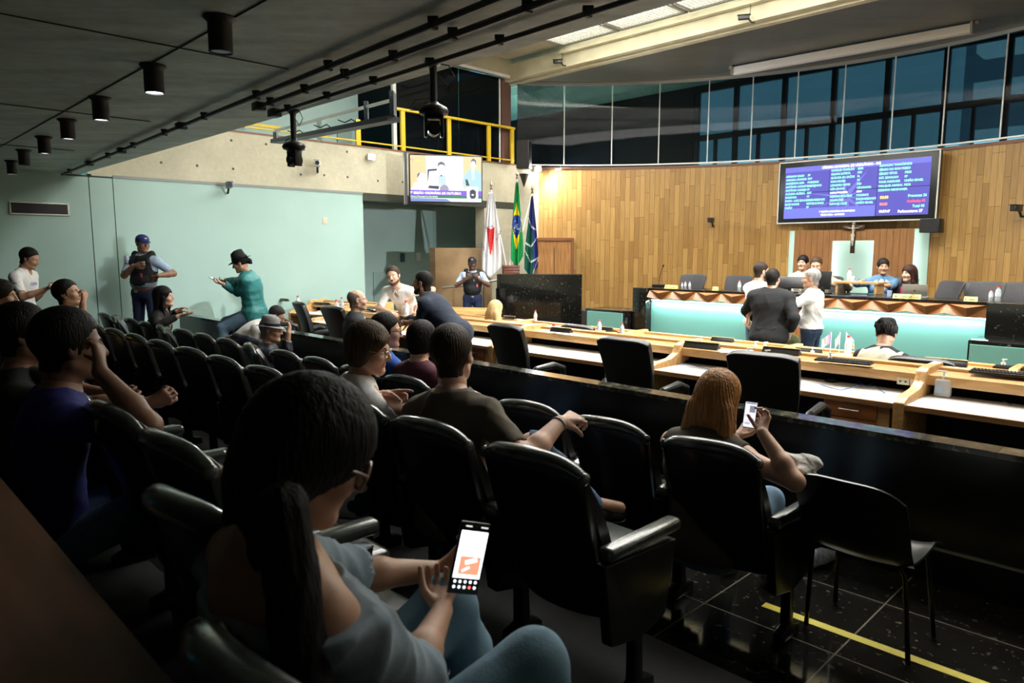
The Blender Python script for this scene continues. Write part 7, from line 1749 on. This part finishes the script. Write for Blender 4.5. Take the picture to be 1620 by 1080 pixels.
# pumps and microphones bases on the far desks
t0 = None
for px, py, z, lab in [(1195, 549, ZS2, 'small white pump top below the big man in black, nearer his feet'), (1210, 550, ZS2, 'small white pump top next to the first one below the big man in black'), (1184, 563, ZSH, 'small white dispenser on the near shelf'), (1212, 566, ZSH, 'small white dispenser on the near shelf, second one'), (1313, 571, ZSH, 'small white dispenser by the keyboard before the flags'), (1587, 579, ZS2, 'white dispenser behind the far keyboard'), (1285, 560, ZS2, 'small white pump beside the name plates')]:
    if t0 is None:
        t0 = thing('pump_dispenser', lab, 'dispenser', at(px, py, z), 0, 'small white dispensers on the desks'); m = MB(); m.cyl((0, 0, 0), (0, 0, .035), .022, .018, 12); m.build('base', WHT, t0, smooth=True, angle=30); m = MB(); m.cyl((0, 0, .035), (0, 0, .06), .006, n=8); m.box((.01, 0, .063), (.045, .012, .008)); m.build('pump', WHT, t0)
    else: copy_tree(t0, at(px, py, z), 0, lab, 'small white dispensers on the desks')
# little flags
fl = None
for k, (px, lab, cols) in enumerate([(1313, 'little table flag, white and lilac, first of three', [FW_, mat('lilac', (.50, .32, .60), .8)]), (1327, 'little table flag, white and pink, middle of three', [FW_, mat('pink', (.75, .40, .50), .8)]), (1337, 'little table flag with rainbow stripes, last of three', None)]):
    t = thing('table_flag', lab, 'flag', at(px, 561, ZS2), R(-20 + 10 * k), 'little table flags'); m = MB(); m.lathe([(.032, 0), (.032, .010), (.008, .018), (.006, .02)], (0, 0, 0), 16); m.build('base', WHT, t, smooth=True, angle=40)
    m = MB(); m.cyl((0, 0, .015), (0, 0, .235), .004, n=8); m.build('pole', WHT, t)
    ms = cols or [mat('rain %d' % i, c, .8) for i, c in enumerate([(.55, .35, .70), (.25, .45, .75), (.2, .6, .3), (.85, .75, .2), (.85, .45, .15), (.75, .2, .15), (.85, .8, .8)])]
    m = MB(); nu, nv = 14, 14; sgn = 1 if k == 2 else -1; vs = []
    for i in range(nu + 1):
        for j in range(nv + 1):
            a, b_ = i / nu, j / nv; vs.append((sgn * a * .085 * (1 if k != 1 else .5), .010 * math.sin(a * 9 + b_ * 2) * a, .228 - b_ * .10 - a * .075))
    m.v = vs; W_ = nv + 1
    for i in range(nu):
        for j in range(nv): m.f.append((i * W_ + j, (i + 1) * W_ + j, (i + 1) * W_ + j + 1, i * W_ + j + 1)); m.m.append(min(len(ms) - 1, int(j / nv * len(ms)) if cols is None else int(i < 6)))
    o = m.build('cloth', ms, t, smooth=True); md = o.modifiers.new('thick', 'SOLIDIFY'); md.thickness = .001
# sockets and blue cables in the desk gap
for px, py, lab in ((1429, 603, 'ivory double power socket under the near shelf'), (1450, 606, 'white network socket under the near shelf')):
    p = onn(px, py, 5.30 + .462); t = thing('power_socket', lab, 'socket', p, RA); m = MB(); m.box((0, 0, 0), (.085, .014, .05)); m.build('plate', mat('ivory', (.6, .55, .42), .5), t, bevel=.003); m = MB()
    for s in (-1, 1): m.box((s * .018, -.009, 0), (.012, .004, .012))
    m.build('slots', DK, t)
BC = mat('blue cable', (.06, .16, .45), .4)
for k, pts in enumerate([[(1400, 622), (1385, 610), (1360, 612), (1330, 617), (1312, 615), (1298, 608)], [(1441, 616), (1425, 606), (1398, 603), (1370, 610), (1352, 603)], [(1600, 640), (1580, 630), (1562, 616), (1556, 608)], [(1130, 585), (1105, 580), (1085, 577), (1060, 574)]]):
    P_ = [at(x, y, ZW + .006) for x, y in pts]; P_ = [P_[0]] + [p + Vector((0, 0, .012 * (i % 2))) for i, p in enumerate(P_[1:])]
    m = MB(); m.tube(P_, .0035, 6); tag(m.build('network_cable', BC, None, smooth=True), ['blue network cable curling on the white worktop in front of the sockets', 'blue network cable running behind the first one under the shelf', 'blue network cable at the picture edge behind the gel bottle', 'blue cable on the white worktop near the ginger-haired woman'][k], 'cable')
for px, py, lab in ((1315, 603, 'black microphone foot on the white worktop with the blue cables'), (1087, 573, 'black microphone foot on the white worktop near the ginger-haired woman')):
    t = thing('microphone_base', lab, 'microphone', at(px, py, ZW), 0); m = MB(); m.lathe([(.05, 0), (.05, .008), (.02, .02), (.001, .02)], (0, 0, 0), 16); m.build('foot', DK, t, smooth=True, angle=30)
# rostrum items: gooseneck microphone, monitors, laptop, cups
p = onn(1042, 456, 10.15); t = thing('gooseneck_microphone', 'thin gooseneck microphone on a black base at the granite post', 'microphone', (p.x, p.y, 1.10), RA)
m = MB(); m.box((0, 0, .03), (.20, .12, .05)); m.build('base', PLA, t, bevel=.008); m = MB(); m.tube([(0, 0, .05), (.01, 0, .15), (.04, 0, .26), (.07, 0, .34)], .005, 8); m.build('gooseneck', DK, t, smooth=True); m = MB(); m.cyl((.07, 0, .34), (.085, 0, .385), .012, .014, 10); m.build('capsule', DK, t, smooth=True)
def monitor(label, px, py, n_, z, w_, h_, yaw, tilt=-18):
    p = onn(px, py, n_); t = thing('monitor', label, 'monitor', (p.x, p.y, z), RA + R(yaw)); m = MB(); m.box((0, 0, h_ / 2 + .06), (w_, .03, h_), (R(tilt), 0, 0)); m.build('display_back', PLA, t, bevel=.006); m = MB(); m.box((0, .02, .04), (.05, .03, .10)); m.box((0, .03, .008), (.22, .16, .016)); m.build('stand', PLA, t, bevel=.004)
monitor('black flat monitor tilted back on the rostrum between the two standing men', 1250, 452, 10.25, 1.10, .44, .18, 180, 25)
monitor('black monitor on the rostrum behind the grey-haired man', 1303, 452, 10.4, 1.10, .20, .26, 180, 8)
p = onn(1447, 470, 10.3); t = thing('laptop', 'open silver laptop seen from behind on the rostrum', 'laptop', (p.x, p.y, 1.10), RA + R(8)); t.scale = (.8, .8, .72)
sil = mat('silver lid', (.42, .42, .42), .35, .4); m = MB(); m.box((0, -.05, .13), (.36, .012, .24), (R(14), 0, 0)); l_ = m.build('lid', sil, t, bevel=.004); m = MB(); m.cyl((0, -.060, .13), (0, -.064, .13), .014, n=12); m.build('lid_emblem', DK, l_); m = MB(); m.box((0, .08, .010), (.36, .25, .018)); m.build('base', sil, t, bevel=.004)
p = onn(1392, 462, 10.3)
for k, (px, py, n_, z, lab) in enumerate([(1407, 466, 10.35, 1.10, 'blue and white cup on the rostrum in front of the denim woman'), (1348, 444, 10.95, .35 + .9135, 'clear tumbler on the wooden riser beside the bottle')]):
    p = onn(px, py, n_); t = thing('drinking_cup', lab, 'cup', (p.x, p.y, z), 0); m = MB(); m.lathe([(.025, 0), (.032, .08), (.029, .08), (.023, .006)], (0, 0, 0), 16); m.build('cup_body', mat('cup blue white' if k == 0 else 'tumbler', (.4, .5, .75) if k == 0 else (.7, .8, .9), .3), t, smooth=True, angle=40)
# grey cloth bag on the near armrest
t = thing('cloth_bag', 'crumpled light grey cloth bag beside the ginger-blonde woman', 'bag', atd(1258, 738, 2.98), RA)
pr = [ell_((0, 0, 0), (.085, .10, .05)), ell_((.05, .03, .02), (.05, .06, .04)), ell_((-.03, -.02, .03), (.06, .05, .03)), cap_((.06, -.05, .0), (.10, .0, -.03), .02), sub_(ell_((.02, -.06, .035), (.03, .03, .018)))]
skin_mesh('cloth', [(pr, .005, wrinkle(.012, 48, 5), 0)], [fab('light grey weave', (.50, .49, .46), .9, .25, 60, .4, 200)], t)
# trainers under the plastic chair of the visitor
t = thing('sneakers', 'pale sneaker on the floor behind the plastic chair legs', 'shoe', at(1296, 893, 0), RA + R(-10)); pr = [cap_((0, -.08, .04), (0, .02, .045), .036, .040), cap_((0, .02, .045), (0, .12, .03), .040, .032), ell_((0, -.06, .07), (.032, .045, .035)), cut_((0, 0, .004), (0, 0, -1))]
skin_mesh('upper', [(pr, .005, None, 1)], [mat('pale sneaker', (.42, .47, .58), .6, var=.4, vscale=40)], t)

t = thing('floodlight', 'white floodlight on the side wall beyond the desks, shining across the chamber', 'lamp', UN(-3.9, 7.6, 2.45), RA + R(90))  # added fixture out of view, assumed source of the side flood beam
m = MB(); m.box((0, -.06, 0), (.30, .08, .22)); m.build('housing', WHT, t, bevel=.01); m = MB(); m.box((0, -.02, 0), (.26, .006, .18)); m.build('lens', emit('assumed side flood lens', (.94, .98, 1), 30), t)
